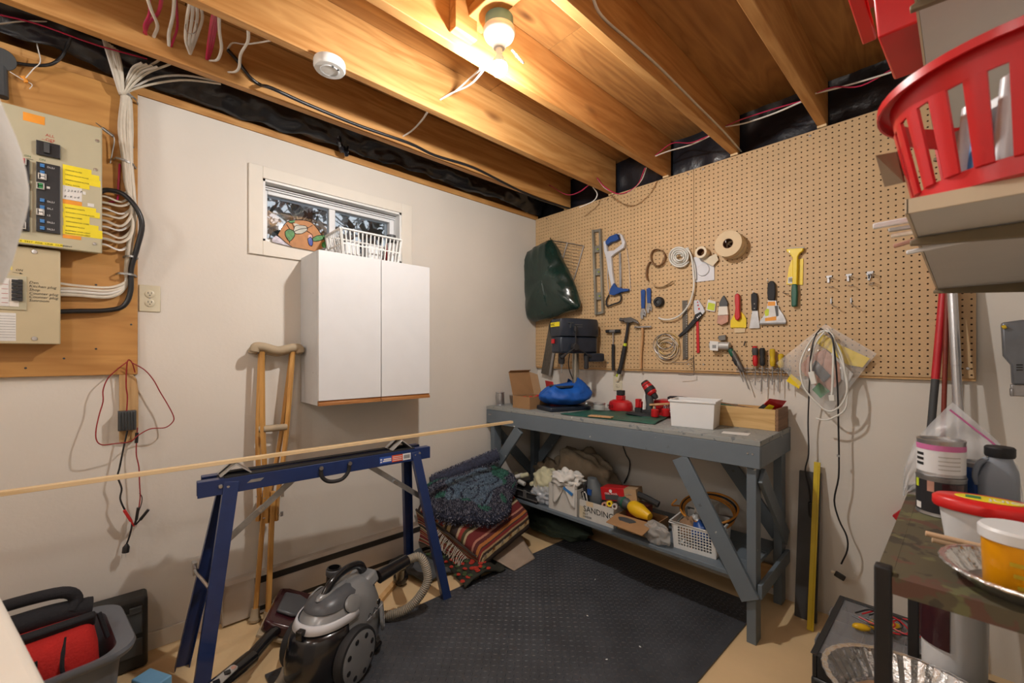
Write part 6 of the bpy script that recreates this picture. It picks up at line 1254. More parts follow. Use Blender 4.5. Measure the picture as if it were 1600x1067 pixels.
for i in range(7):
    y = -0.18+0.018*i; b = MB(); z = BH+0.075+0.02*rb.random(); b.bar((1.47+.03*rb.random(), y, z+.03*(i % 2)), (1.70+.05*rb.random(), y+.02, z), 0.012, 0.006); tag(b.build('wood_stick', ['handle_wood', 'crate_end', 'pale_pine'][i % 3]), 'thin wooden stick lying in the drawer box', 'stick', 'sticks in the drawer box')
b = MB(); b.bar((1.45, -0.16, BH+.11), (1.60, -0.13, BH+.105), 0.05, 0.006); tag(b.build('green_card', 'green_mat'), 'green card edge between the white bin and drawer box', 'card')
b = MB(); a = [onbench(1122, 672, 0, .001), onbench(1172, 676, 0, .001), onbench(1182, 680, 0, .001), onbench(1160, 683, 0, .001)]
a = [V((p.x, max(p.y, -0.515), p.z)) for p in a]; b.slab([V((1.63, -.40, BH+.0006)), V((1.74, -.36, BH+.0006)), V((1.75, -.43, BH+.0006)), V((1.64, -.455, BH+.0006))], (0, 0, 0.0012)); tag(b.build('paper_sheet', 'paper'), 'scrap of white paper on the bench before the drawer box', 'paper')
# ================================================================== things on the lower shelf
SZ0 = SZ+0.0006
mat('box_white', (0.62, 0.60, 0.56), 0.7, var=0.05); mat('box_cream', (0.62, 0.54, 0.38), 0.75, var=0.08); mat('box_inside', (0.30, 0.22, 0.15), 0.8)
mat('cloth_beige', (0.30, 0.24, 0.17), 0.9, var=0.15, bump=0.25, bscale=50); mat('cloth_white', (0.68, 0.66, 0.62), 0.9, var=0.06, bump=0.2, bscale=50); mat('cloth_yellow', (0.60, 0.57, 0.38), 0.9, var=0.06); mat('sander_grey', (0.10, 0.115, 0.125), 0.5, var=0.15); mat('orange_hose', (0.52, 0.21, 0.03), 0.45, var=0.15); mat('drill_yellow', (0.80, 0.47, 0.01), 0.4, var=0.06)
clear('bubble_film', (0.72, 0.76, 0.82), 0.12, 0.45); clear('grey_film', (0.5, 0.49, 0.47), 0.15, 0.5)
def carton(name, label, c4, h, m, cat='box', parent_group=None, floor_m='box_inside', t=0.004, flare=1.0):
    """open box whose foot is the four given corners"""
    c4 = [V(p) for p in c4]; cen_ = sum(c4, V())/4; o = thing(name, label, cat, cen_)
    for k in range(4):
        a, c = c4[k], c4[(k+1) % 4]; n_ = (cen_-(a+c)/2); n_.z = 0; n_.normalize()
        b = MB(); b.slab([a, c, cen_+(c-cen_)*flare+Z*h, cen_+(a-cen_)*flare+Z*h], n_*t); b.build('side', m, o)
    b = MB(); b.slab([p+(cen_-p).normalized()*t*1.6+Z*0.001 for p in c4], Z*0.003); b.build('bottom', floor_m, o); return o
def cloth(name, label, m, c, r, seed, amp=0.35, fr=2.4, cat='cloth', n=40, mm=26, flat=0.0, R=None):
    b = MB(); b.blob(c, r, n, mm, amp, fr, seed, R)
    vs = b.v; b.v = [p+V((0.010*noise.noise(p*32), 0.010*noise.noise(p*32+V((5, 0, 0))), 0.014*noise.noise(p*26+V((0, 9, 0))))) for p in vs]; b.v = [V((p.x, p.y, max(p.z, c[2]-r[2]*(1-flat)))) for p in b.v]
    return tag(b.build(name, m, smooth=80), label, cat)
# heaps at the left
cloth('canvas_bundle', 'large beige canvas bundle at the back of the shelf', 'cloth_beige', (0.62, -0.20, SZ0+0.17), (0.25, 0.13, 0.17), 3, 0.4)
cloth('canvas_bundle', 'small beige canvas bundle behind the white rags', 'cloth_beige', (0.33, -0.16, SZ0+0.10), (0.18, 0.11, 0.10), 8, 0.4)
tr = thing('roller_tray', 'dark metal tray with rails at the shelf left end', 'tray', (0.30, -0.44, SZ0))
b = MB(BM); b.lim((0.11, 0.03, SZ0), (0.47, 0.20, SZ0+0.012)); b.lim((0.11, 0.03, SZ0+.0125), (0.47, 0.036, SZ0+0.06)); b.lim((0.11, 0.194, SZ0+.0125), (0.47, 0.20, SZ0+0.06)); b.build('tray_body', 'black_rubber', tr)
for z in (0.02, 0.065):
    b = MB(BM); b.bar((0.10, 0.026, SZ0+z), (0.48, 0.026, SZ0+z), 0.006, 0.006); b.build('rail', 'galvanised', tr)
b = MB(BM); b.lim((0.36, 0.016, SZ0+.02), (0.385, 0.024, SZ0+.075)); b.build('latch', 'galvanised', tr)
rg = random.Random(2)
for i in range(6):
    p = V((0.14+0.055*i+rg.uniform(-.02, .02), -0.44+rg.uniform(-.04, .05), SZ0+0.075+0.03*rg.random()+(0.012*i if i < 3 else 0))); b = MB(); d = V((rg.uniform(-1, 1), rg.uniform(-1, 1), rg.uniform(0, .6))).normalized(); b.cyl(p, p+d*0.06, 0.016, n=14)
    tag(b.build('foam_roller', 'cloth_white' if i % 2 else 'cloth_yellow', bevel=0.004), 'small pale foam roller in the tray at shelf left', 'roller', 'foam rollers in the tray')
cloth('yellow_cloth', 'pale yellow-green cloth draped beside the white rags', 'cloth_yellow', (0.47, -0.42, SZ0+0.13), (0.10, 0.07, 0.085), 12, 0.3)
cloth('bubble_wrap', 'wad of clear bubble wrap at the shelf front edge', 'bubble_film', (0.50, -0.475, SZ0+0.058), (0.095, 0.06, 0.058), 5, 0.35, 3.5, 'bubble wrap')
# white box with rags, SANDING box
s0 = BM @ V((0.575, 0.045, SZ0)); 
def bx4(x0, x1, y0, y1): return [BM @ V((x0, y0, SZ0)), BM @ V((x1, y0, SZ0)), BM @ V((x1, y1, SZ0)), BM @ V((x0, y1, SZ0))]
carton('white_carton', 'tall white cardboard box stuffed with rags on the shelf', bx4(0.565, 0.795, 0.045, 0.20), 0.165, 'box_white')
cloth('white_rag', 'white rag spilling over the tall white box', 'cloth_white', (0.70, -0.47, SZ0+0.205), (0.11, 0.075, 0.055), 17, 0.45, 2.8, flat=0.0)
b = MB()
def drape(u, v): x = 0.63+0.17*u; w_ = 0.5+0.5*math.sin(u*7+1); return BM @ V((x-0.02, 0.038-0.006*math.sin(u*11)-0.004*v, SZ0+0.20-(0.05+0.10*w_)*v+0.01*noise.noise(V((u*5, v*3, 2)))))
b.grid(drape, 24, 10); tag(b.build('white_towel', 'cloth_white', smooth=80, thick=0.004), 'white towel edge hanging down the white box front', 'cloth')
b = MB(); b.bar(BM @ V((0.70, 0.030, SZ0+.165)), BM @ V((0.77, 0.030, SZ0+.135)), 0.005, 0.018, (0, 0, 1)); tag(b.build('blue_strip', 'toggle_blue'), 'bright blue cloth strip under the white towel', 'cloth')
sbx = carton('sanding_box', 'white box with SANDING handwritten on its front', bx4(0.803, 1.045, 0.055, 0.21), 0.112, 'box_white')
fx = (BM @ V((1, 0, 0))-BM @ V((0, 0, 0))).normalized()
text('handwriting', 'SANDING', 'black_ink', BM @ V((0.835, 0.0545, SZ0+0.048)), fx, Z, 0.048, sbx, 0.0006, shear=-0.1); text('handwriting', 'BELT\nSANDER', 'black_ink', BM @ V((0.83, 0.0545, SZ0+0.028)), fx, Z, 0.017, sbx, 0.0005)
b = MB(BM); b.lim((0.855, 0.0538, SZ0+.085), (0.905, 0.0549, SZ0+.1125)); b.build('tape', 'tan_tape', sbx); b = MB(BM); b.lim((0.804, 0.0542, SZ0+.002), (0.845, 0.0549, SZ0+.075)); b.build('stain', 'box_cream', sbx)
# tools in the box
q = BM @ V((0.88, 0.13, SZ0+0.09)); sn = thing('belt_sander', 'grey belt sander standing up in the SANDING box', 'sander', q)
b = MB(); b.loft([[q+V((0.05*k*math.cos(a)+dx, 0.045*k*math.sin(a), z)) for a in [i*2*PI/12 for i in range(12)]] for k, dx, z in ((0.9, 0, 0), (1.1, 0.0, 0.05), (0.95, -0.02, 0.10), (0.6, -0.035, 0.145))]); b.build('sander_body', 'sander_grey', sn, smooth=35); b = MB(); b.tube([q+V((-.05, -.01, .02)), q+V((-.075, -.02, .07)), q+V((-.06, -.02, .11)), q+V((-.03, -.01, .13))], 0.012, 10); b.build('handle', 'black_rubber', sn); b = MB(); b.box(q+V((-.02, -.046, .07)), (0.03, 0.01, 0.035)); b.build('badge', 'tool_blue', sn)
for i in range(3):
    b = MB(); b.tube([q+V((-.08+.012*i, -.03, .0)), q+V((-.085+.012*i, -.045, .05)), q+V((-.06+.012*i, -.05, .06)), q+V((-.05+.012*i, -.045, .01))], 0.004, 6); tag(b.build('cord_loop', 'cord_white' if i % 2 else 'black_cable'), 'loop of tool cord at the left of the SANDING box', 'cord', 'cord loops in the SANDING box')
q = BM @ V((1.00, 0.16, SZ0+0.135)); rbx = thing('red_carton', 'red printed carton perched on the SANDING box', 'box', q); Rm = rotz(0.12) @ Matrix.Rotation(-0.14, 4, 'Y'); M_ = Matrix.Translation(q) @ Rm
b = MB(M_); b.lim((-.075, -.045, 0), (.075, .045, .075)); b.build('carton', 'tool_red', rbx, bevel=0.002); b = MB(M_); b.lim((.0755, -.044, .001), (.15, .044, .074)); b.build('open_flap', 'cardboard_in', rbx); b = MB(M_); b.lim((-.05, -.0456, .005), (.04, -.0452, .035)); b.build('picture', 'dark_grey', rbx); b = MB(M_); b.cyl((-.01, -.0452, .056), (-.01, -.046, .056), 0.010, n=16); b.build('logo_disc', 'white_print', rbx)
text('carton_print', 'STEEL WOOL', 'white_print', M_ @ V((-.05, -.046, .036)), (M_.to_3x3() @ V((1, 0, 0))), (M_.to_3x3() @ V((0, 0, 1))), 0.014, rbx)
b = MB(); b.lim(BM @ V((1.0, 0.17, SZ0+.005)), BM @ V((1.16, 0.30, SZ0+.115))); mat('maroon', (0.22, 0.03, 0.015), 0.5); tag(b.build('maroon_case', 'maroon', bevel=0.006), 'dark orange-red case behind the SANDING box', 'case')
for i in range(5):
    q = BM @ V((0.97+0.017*i, 0.085+.012*(i % 2), SZ0+.112+.008*(i % 3))); b = MB(); b.lathe([(0.008, 0), (0.017, 0), (0.017, 0.02), (0.008, 0.02)], q, (0.3, -1, 0.2), 16); tag(b.build('sanding_drum', ['wrap_pink', 'brown_paper', 'yellow_plastic', 'wrap_pink', 'alu'][i]), ['pink sanding drum, leftmost in the SANDING box', 'brown sanding drum beside the pink one', 'yellow sanding disc in the SANDING box', 'second pink sanding drum by the yellow disc', 'grey sanding drum at the box right rim'][i], 'sanding drum', 'sanding drums')
# cardboard box with open flap, yellow drill
cbb = carton('flap_box', 'brown cardboard box with a flap folded out at the shelf front', bx4(1.055, 1.285, 0.075, 0.24), 0.085, 'cardboard'); b = MB(BM); b.slab([V((1.055, 0.073, SZ0+.0855)), V((1.285, 0.073, SZ0+.0855)), V((1.275, -0.045, SZ0+0.058)), V((1.055, -0.04, SZ0+0.065))], (0, 0, 0.003)); fl = b.build('flap', 'cardboard', cbb); b = MB(BM); b.slab([V((1.14+0.05*math.cos(a)*(1+.2*math.sin(3*a)), 0.03+0.025*math.sin(a)*(1+.2*math.cos(2*a)), SZ0+.0805+0.25*0.025*math.sin(a)+.0005)) for a in [i*2*PI/18 for i in range(18)]], (0, 0, 0.0012)); b.build('dark_stain', 'dark_grey', fl)
q = BM @ V((1.20, 0.12, SZ0+0.105)); yd = thing('yellow_drill', 'yellow and black power tool lying in the flap box', 'drill', q)
dd = V((1, -0.25, -0.12)).normalized(); b = MB(); b.lathe([(0, 0), (0.026, 0.004), (0.04, 0.03), (0.041, 0.075), (0.026, 0.13), (0.02, 0.15), (0, 0.152)], q+V((-.09, .0, .03)), dd, 20); b.build('tool_body', 'drill_yellow', yd); b = MB(); b.lathe([(0, -0.07), (0.034, -0.068), (0.036, -0.02), (0.024, 0.002), (0, .002)], q+V((-.09, .0, .03)), dd, 20); b.build('tool_end', 'dark_grey', yd); b = MB(); b.lathe([(0.037, -0.045), (0.0385, -0.043), (0.0385, -0.03), (0.037, -0.028)], q+V((-.09, .0, .03)), dd, 20); b.build('green_ring', 'green_handle', yd); b = MB(); b.tube([q+V((-.14, .02, .05)), q+V((-.10, .03, .09)), q+V((-.03, .04, .085)), q+V((.06, .05, .06))], 0.018, 10); b.build('handle', 'black_rubber', yd)
b = MB(); b.slab([q+V((-.125, .0, .082)), q+V((-.085, -.0, .09)), q+V((-.07, .03, .094)), q+V((-.11, .03, .088))], (0, 0, 0.001)); b.build('rating_label', 'alu', yd)
cloth('plastic_pouch', 'clear grey plastic pouch before the white basket', 'grey_film', (1.33, -0.50, SZ0+0.055), (0.075, 0.03, 0.055), 21, 0.3, 2.5, 'bag')
# perforated white basket with contents
bk = thing('grid_basket', 'white perforated plastic basket on the lower shelf right', 'basket', BM @ V((1.50, 0.16, SZ0))); wx, wy, wh = 0.205, 0.23, 0.135
BK = BM @ Matrix.Translation((1.390, 0.075, SZ0)) @ rotz(math.radians(4))
def side(o, ux, ln, outv, holes, z1):
    """one wall of square holes: bars of a grid, flaring outward"""
    n, m_ = holes; b = MB(BK); T = lambda s, z: o+ux*s+V((0, 0, z))+outv*(0.10*z)
    def cell(s0, s1, z0_, z1_): b.slab([T(s0, z0_), T(s1, z0_), T(s1, z1_), T(s0, z1_)], outv*-0.003)
    mg = 0.020; pt = (ln-2*mg)/n; zb, zt_ = 0.018, z1-0.016; pz = (zt_-zb)/m_
    cell(0, ln, 0, zb); cell(0, ln, zt_, z1); cell(0, mg, zb, zt_); cell(ln-mg, ln, zb, zt_)
    for j in range(m_):
        for i in range(n):
            s0 = mg+i*pt; a = zb+j*pz
            cell(s0, s0+pt*0.28, a, a+pz); cell(s0+pt*.28, s0+pt, a, a+pz*0.28)
    b.build('grid_wall', 'basket_white', bk, smooth=0)
side(V((0, 0, 0)), V((1, 0, 0)), wx, V((0, -1, 0)), (12, 7), wh); side(V((0, wy, 0)), V((1, 0, 0)), wx, V((0, 1, 0)), (12, 7), wh); side(V((0, 0, 0)), V((0, 1, 0)), wy, V((-1, 0, 0)), (12, 7), wh); side(V((wx, 0, 0)), V((0, 1, 0)), wy, V((1, 0, 0)), (12, 7), wh)
b = MB(BK); b.lim((0, 0, 0.0), (wx, wy, 0.003)); b.build('bottom', 'basket_white', bk); b = MB(BK); f2 = 0.0155; cs = [V((-f2, -f2, wh)), V((wx+f2, -f2, wh)), V((wx+f2, wy+f2, wh)), V((-f2, wy+f2, wh))]; b.tube(cs, 0.007, 8, 0, closed=True); b.build('rim', 'basket_white', bk)
for i, (x, y, r, m, lab) in enumerate(((0.05, 0.07, .045, 'brown_paper', 'brown odds and ends at the left in the grid basket'), (0.12, 0.06, .05, 'tool_blue', 'dark blue tool case in the grid basket front'), (0.15, 0.12, .05, 'black_rubber', 'black bundle at the right in the grid basket'), (0.07, 0.16, .05, 'alu', 'grey hardware heap at the back of the grid basket'))):
    b = MB(BK); b.blob((x, y, 0.085), (r, r*1.0, 0.062), 18, 12, 0.35, 4, i+30); tag(b.build('odds_and_ends', m, smooth=60), lab, 'clutter')
b = MB(BK); b.lim((0.165, 0.02, 0.10), (0.20, 0.10, 0.145)); mat('purple', (0.09, 0.08, 0.22), 0.4); tag(b.build('purple_box', 'purple', bevel=0.003), 'small purple box sticking up at the basket corner', 'box')
oc = thing('air_hose', 'orange air hose coiled on the grid basket', 'hose', BK @ V((0.1, 0.2, wh)));
for k in range(4):
    b = MB(BK); b.tube([(0.11+(0.125+.006*k)*math.cos(a), 0.20+(0.10+.004*k)*math.sin(a), 0.150+0.009*k+0.05*math.sin(a)+.02*math.cos(a)*(k-1.5)*.3) for a in [i*2*PI/18 for i in range(18)]], 0.0055, 8, 3, closed=True); b.build('coil', ['orange_hose', 'orange_hose', 'black_rubber', 'orange_hose'][k], oc)
b = MB(BK); b.tube([(-0.01, 0.19, 0.15), (-0.04, 0.17, 0.16), (-0.06, 0.13, 0.17), (-0.03, .12, .21)], 0.0045, 8); b.build('end', 'orange_hose', oc)
b = MB(BK); b.lim((0.05, 0.16, 0.145), (0.15, 0.25, 0.20)); tag(b.build('small_carton', 'box_white', bevel=0.002), 'small white carton inside the orange hose coil', 'box'); b = MB(BK); b.lathe([(0, 0), (0.013, 0), (0.013, 0.03), (0, 0.03)], (0.11, 0.11, 0.155), (0.4, -0.5, 0.6), 14); tag(b.build('bottle_stub', 'porcelain'), 'small white cap lying on the orange hose', 'cap')
# cord down the wall under the bench
b = MB(); b.tube([onY(973, 695, -0.012), onY(978, 710, -.012), onY(984, 722, -.012), onY(982, 740, -.014), onY(975, 755, -.02)], 0.004, 6); tag(b.build('wall_cable', 'black_cable'), 'black cable hanging on the wall below the bench top', 'cable')
# green and brown rugs on the floor under the bench
cloth('dark_rug', 'dark green and brown rug bundled on the floor below the shelf', 'needles', (0.40, -0.22, 0.05), (0.30, 0.16, 0.05), 41, 0.3, cat='rug')
# ================================================================== pile of rugs in the corner
mat('shag_navy', (0.035, 0.040, 0.070), 0.95, var=0.4, scale=60); mat('shag_blue', (0.20, 0.28, 0.37), 0.95, var=0.3, scale=60); mat('shag_green', (0.07, 0.22, 0.17), 0.95, var=0.3, scale=60); mat('shag_pale', (0.25, 0.25, 0.31), 0.95, var=0.3, scale=60)
mat('blanket_grey', (0.075, 0.08, 0.085), 0.95, var=0.2, bump=0.3, bscale=60); mat('rug_dark', (0.028, 0.028, 0.02), 0.95, var=0.3); mat('rug_red', (0.42, 0.035, 0.02), 0.95); mat('rug_leaf', (0.05, 0.08, 0.03), 0.95); mat('underlay', (0.40, 0.31, 0.24), 0.9, var=0.1); mat('flower_white', (0.5, 0.45, 0.38), 0.95); mat('flower_orange', (0.45, 0.20, 0.06), 0.95)
stripes('kilim', [((0.045, 0.03, 0.025), 2.2), ((0.55, 0.42, 0.22), 1.6), ((0.05, 0.035, 0.025), 1.2), ((0.46, 0.30, 0.16), 0.9), ((0.22, 0.025, 0.022), 1.6), ((0.05, 0.03, 0.025), 0.7), ((0.40, 0.14, 0.035), 1.1), ((0.10, 0.02, 0.02), 1.3), ((0.45, 0.20, 0.14), 0.8), ((0.16, 0.02, 0.02), 3.2), ((0.45, 0.36, 0.22), 0.8), ((0.06, 0.05, 0.02), 1.2), ((0.30, 0.04, 0.03), 1.5), ((0.48, 0.36, 0.24), 0.9), ((0.05, 0.03, 0.03), 0.9)], 1, 0.50, fuzz=0.012)
kA, kB, kC, kD = V((0.03, -1.16, 0.33)), V((0.50, -1.04, 0.15)), V((0.465, -0.60, 0.255)), V((0.05, -0.60, 0.40))
def kil(u, v):      # u along the stripes (front to back), v from the outer edge towards the wall; the outer edge rolls down
    v2 = max(0.0, (v-0.2)/0.8); p = (kB*(1-u)+kC*u)*(1-v2)+(kA*(1-u)+kD*u)*v2
    p = p+V((0, 0, 0.03*math.sin(PI*v2)+0.012*noise.noise(V((u*3, v*3, 1)))))
    if v < 0.2: a = (0.2-v)/0.2; p = p+V((0.02*math.sin(a*PI/2), 0, -0.10*a**1.3))
    if u < 0.08: p.z -= 0.05*(1-u/0.08)**2
    return p
kr = thing('kilim_rug', 'folded striped kilim rug in red, brown and cream', 'rug', (0.27, -0.8, 0.05))
b = MB(); b.grid(kil, 40, 40, uv=True); b.build('upper_fold', 'kilim', kr, smooth=70, thick=0.010)
def kil2(u, v): 
    p = kil(1-v, u*0.0+0.999) if False else None
    a = kB*(1-u)+kA*u; return V((a.x, a.y-0.012+0.02*math.sin(v*PI), a.z-0.03-(a.z-0.07)*0.78*v+0.01*noise.noise(V((u*6, v*4, 7)))))
b = MB(); b.grid(kil2, 24, 12, uv=True); b.build('lower_fold', 'kilim', kr, smooth=70, thick=0.012)
b = MB(); b.loft([[V((kB.x-.03, kB.y+.03, z0_)), V((kC.x-.03, kC.y-.02, z0_)), V((kD.x+.01, kD.y-.02, z0_)), V((kA.x+.01, kA.y+.03, z0_))] if z0_ < .1 else [kB-V((.03, -.03, .03)), kC-V((.03, .02, .03)), kD-V((-.01, .02, .03)), kA-V((-.01, -.03, .03))] for z0_ in (0.055, 0.2)]); b.build('inner_folds', 'underlay', kr)
for i in range(6):      # star flowers along the dark border
    u = 0.08+0.165*i; p = kil(u, 0.085)+V((0.012, 0, 0.006)); e1 = (kC-kB).normalized(); e2 = V((0.35, 0, 0.94)); b = MB()
    pts = [p+e1*(r_*math.cos(a))+e2*(r_*math.sin(a)) for a, r_ in [(k*PI/4+PI/4, 0.019 if k % 2 == 0 else 0.007) for k in range(8)]]; b.slab(pts, (0.004, 0, 0.002)); b.build('star_motif', ['flower_white', 'flower_orange'][i % 2], kr)
for i in range(7):
    u = 0.07+0.14*i; p = kil(u, 0.62)+V((0, 0, 0.007)); e1 = (kC-kB).normalized(); e2 = (kA-kB).normalized(); b = MB(); b.slab([p-e1*.02-e2*.018, p+e1*.005-e2*.014, p+e1*.026+e2*.0, p+e1*.02+e2*.02, p-e1*.006+e2*.012], (0, 0, 0.003)); b.build('leaf_motif', ['rug_red', 'flower_orange'][i % 2], kr)
rf = random.Random(6)
for i in range(26):
    p = V((0.44-0.012*i*0.6, -1.055-0.004*i, 0.08+0.006*i)); b = MB(); b.tube([p, p+V((rf.uniform(-.01, .02), -.03, -.02)), p+V((rf.uniform(-.015, .02), -.045, -.055))], 0.003, 4, 3); b.build('fringe', 'flower_white', kr)
# shag rug folded on top
sg_ = thing('shag_rug', 'blue-grey shag rug with a pale flower, on top of the rug pile', 'rug', (0.24, -0.82, 0.4)); cs_ = V((0.25, -0.875, 0.405)); nx_ = V((0.82, -0.30, -0.36)).normalized(); ny_ = V((0.32, 0.94, 0.10)).normalized(); nz_ = nx_.cross(ny_).normalized()
def shag(a, r): 
    k = 1+0.10*math.sin(3*a+1)+0.06*math.sin(5*a); return cs_+nx_*(0.235*r*k*math.cos(a))+ny_*(0.30*r*k*math.sin(a))+nz_*(0.045*(1-r**3)+0.012*noise.noise(V((r*math.cos(a)*4, r*math.sin(a)*4, 0))))
rings = [[shag(2*PI*i/40, r) for i in range(40)] for r in (0.02, 0.3, 0.55, 0.75, 0.9, 1.0)]+[[shag(2*PI*i/40, r)-nz_*d for i in range(40)] for r, d in ((1.03, 0.02), (1.02, 0.05), (0.9, 0.075), (0.3, 0.08))]
b = MB(); b.loft(rings); b.build('rug_body', 'shag_navy', sg_, smooth=80)
fold = [cs_-nx_*0.19+ny_*(-0.25+0.06*i)+V((0.01, 0, -0.012+0.011*i)) for i in range(9)]
b = MB(); b.tube(fold, [0.036, 0.042], 14, 3); b.build('rolled_edge', 'shag_navy', sg_, smooth=80)
TU = {'shag_navy': MB(), 'shag_blue': MB(), 'shag_green': MB(), 'shag_pale': MB()}
rs = random.Random(12)
def tuft(p, n_, m):
    d = (n_+V((rs.uniform(-.8, .8), rs.uniform(-.8, .8), rs.uniform(-.5, .7)))).normalized(); s1 = d.orthogonal().normalized()*0.0030; s2 = d.cross(s1).normalized()*0.0030; q = p+d*rs.uniform(.008, .017)
    TU[m].add([p+s1, p-s1*.5+s2, p-s1*.5-s2, q], [(0, 1, 3), (1, 2, 3), (2, 0, 3)])
for i in range(15000):
    a = rs.random()*2*PI; r = math.sqrt(rs.random()); p = shag(a, r); x, y = r*math.cos(a), r*math.sin(a)
    pet = 0.62+0.10*math.cos(5*a); line = abs(math.sin(9*r+2*math.sin(3*a))) < 0.22
    if r < pet: m = 'shag_navy' if line else 'shag_blue'
    elif noise.noise(V((x*2.2, y*2.2, 5))) > 0.14: m = 'shag_green'
    else: m = 'shag_pale' if rs.random() < 0.42 else 'shag_navy'
    tuft(p, nz_, m)
for i in range(2600):
    k = rs.random()*7.98; j = int(k); c = fold[j].lerp(fold[j+1], k-j); a = rs.random()*2*PI; n_ = (nx_*math.cos(a)+V((0, 0, 1))*math.sin(a)); tuft(c+n_*0.037, n_, 'shag_pale' if rs.random() < 0.45 else 'shag_navy')
for i in range(1800):
    a = rs.random()*2*PI; n_ = (shag(a, 1.0)-cs_).normalized(); tuft(shag(a, 1.02)-nz_*rs.random()*0.07, n_, 'shag_pale' if rs.random() < 0.3 else 'shag_navy')
for m, bb_ in TU.items(): o = bb_.build('pile', m, sg_, smooth=0); o['kind'] = 'stuff'
# dark flowered rug, grey blanket and underlay at the bottom
fr_ = thing('flowered_rug', 'dark rug with red flowers crumpled under the striped rug', 'rug', (0.42, -1.07, 0))
b = MB()
def flr_(u, v): x = 0.16+0.42*u; y = -1.20+0.30*v+0.05*math.sin(u*3); return V((x, y, 0.012+0.075*math.sin(PI*min(1, v*1.2))*(0.5+0.5*math.sin(PI*u))+0.018*noise.noise(V((u*6, v*5, 3)))+.008))
b.grid(flr_, 40, 24); b.build('rug_cloth', 'rug_dark', fr_, smooth=70, thick=0.012)
for i in range(80):
    u, v = rs.random(), rs.random()*0.6; p = flr_(u, v)+V((0, 0, 0.008)); b = MB(); b.blob(p, (0.016, 0.016, 0.005), 8, 5, 0.3, 3, i); b.build('flower' if i % 3 else 'leaf', 'rug_red' if i % 3 else 'rug_leaf', fr_)
b = MB()
def gbk(u, v): x = 0.03+0.36*u; y = -1.36+0.22*v-0.03*math.sin(u*5); return V((x, y, 0.02+0.028*abs(math.sin(5*v+2*u))*(1-0.5*u)+0.010*noise.noise(V((u*8, v*6, 2)))))
b.grid(gbk, 36, 22); tag(b.build('grey_blanket', 'blanket_grey', smooth=70, thick=0.016), 'folded dark grey blanket on the floor by the rugs', 'blanket')
b = MB()
def und(u, v): p = V((0.42, -0.90, 0))*(1-u)*(1-v)+V((0.62, -0.86, 0))*u*(1-v)+V((0.60, -0.66, 0))*u*v+V((0.42, -0.62, 0))*(1-u)*v; return p+V((0, 0, 0.012+0.085*(1-u)*(0.4+0.6*v)))
b.grid(und, 10, 16); tag(b.build('rug_underlay', 'underlay', smooth=60, thick=0.006), 'corner of tan mesh underlay sticking out below the rugs', 'underlay')

# ================================================================== canister vacuum cleaner
mat('vac_silver', (0.30, 0.31, 0.32), 0.32, 0.35, var=0.06); mat('vac_grey', (0.085, 0.09, 0.10), 0.35, var=0.08); mat('vac_black', (0.010, 0.010, 0.012), 0.22, var=0.2, coat=0.3); mat('hose_grey', (0.32, 0.28, 0.22), 0.5, var=0.1); mat('burgundy', (0.045, 0.010, 0.014), 0.25, var=0.2, coat=0.4)
vn = V((0.89, 0.456, 0)).normalized(); vf = V((0.456, -0.89, 0)).normalized(); vo = V((0.695, -1.955, 0.0085))
VS = Matrix.Translation((0, 0.04, 0)) @ Matrix.Diagonal((1.04, 1.12, 0.87, 1))
VM = Matrix(((vn.x, -vf.x, 0, vo.x), (vn.y, -vf.y, 0, vo.y), (0, 0, 1, vo.z), (0, 0, 0, 1)))   # x right, y to the rear
vc = thing('vacuum_cleaner', 'silver and black canister vacuum cleaner on the mat corner', 'vacuum cleaner', vo)
def ell(a, bq, cy_, z, n=44, f0=0, f1=2*PI, grow=0.0): return [V(((a+grow)*math.copysign(abs(math.cos(t))**0.85, math.cos(t)), cy_+(bq+grow)*math.copysign(abs(math.sin(t))**0.85, math.sin(t)), z)) for t in [f0+(f1-f0)*i/n for i in range(n+(0 if f1-f0 > 6.2 else 1))]]
prof = [(0.105, 0.165, 0.0, 0.035), (0.118, 0.185, 0.0, 0.08), (0.122, 0.19, 0.005, 0.16), (0.115, 0.175, 0.01, 0.24), (0.100, 0.155, 0.015, 0.30), (0.078, 0.125, 0.02, 0.345), (0.045, 0.08, 0.03, 0.372), (0.01, 0.03, 0.04, 0.38)]
b = MB(VM @ VS); b.loft([ell(*p) for p in prof]); b.build('shell', 'vac_silver', vc, smooth=60)
# black see-through dust cup wrapping the front
b = MB(VM @ VS); b.loft([ell(*p, n=24, f0=PI*1.10, f1=PI*1.90, grow=0.004) for p in [(0.108, 0.168, 0.0, 0.04), (0.12, 0.187, 0.0, 0.09), (0.123, 0.19, 0.005, 0.16), (0.117, 0.178, 0.01, 0.235), (0.106, 0.164, 0.013, 0.275)]], caps=False, closed=False); b.build('dust_cup', 'vac_black', vc, smooth=60, thick=0.004)
b = MB(VM @ VS); b.loft([ell(*p, n=24, f0=PI*1.02, f1=PI*1.98, grow=0.009) for p in [(0.106, 0.164, 0.013, 0.276), (0.099, 0.154, 0.015, 0.302), (0.094, 0.148, 0.016, 0.306)]], caps=False, closed=False); b.build('cup_band', 'saw_white', vc, smooth=60, thick=0.003)
b = MB(VM @ VS); b.loft([ell(a, bq, cy_, z) for a, bq, cy_, z in ((0.082, 0.10, -0.02, 0.334), (0.074, 0.092, -0.02, 0.356), (0.05, 0.065, -0.015, 0.376), (0.01, 0.02, -0.01, 0.384))]); b.build('lid_dome', 'vac_grey', vc, smooth=60)
b = MB(VM @ VS); b.loft([ell(a, bq, -0.02, z) for a, bq, z in ((0.020, 0.075, 0.374), (0.018, 0.07, 0.386), (0.008, 0.05, 0.39))]); b.build('lid_stripe', 'vac_silver', vc, smooth=60)
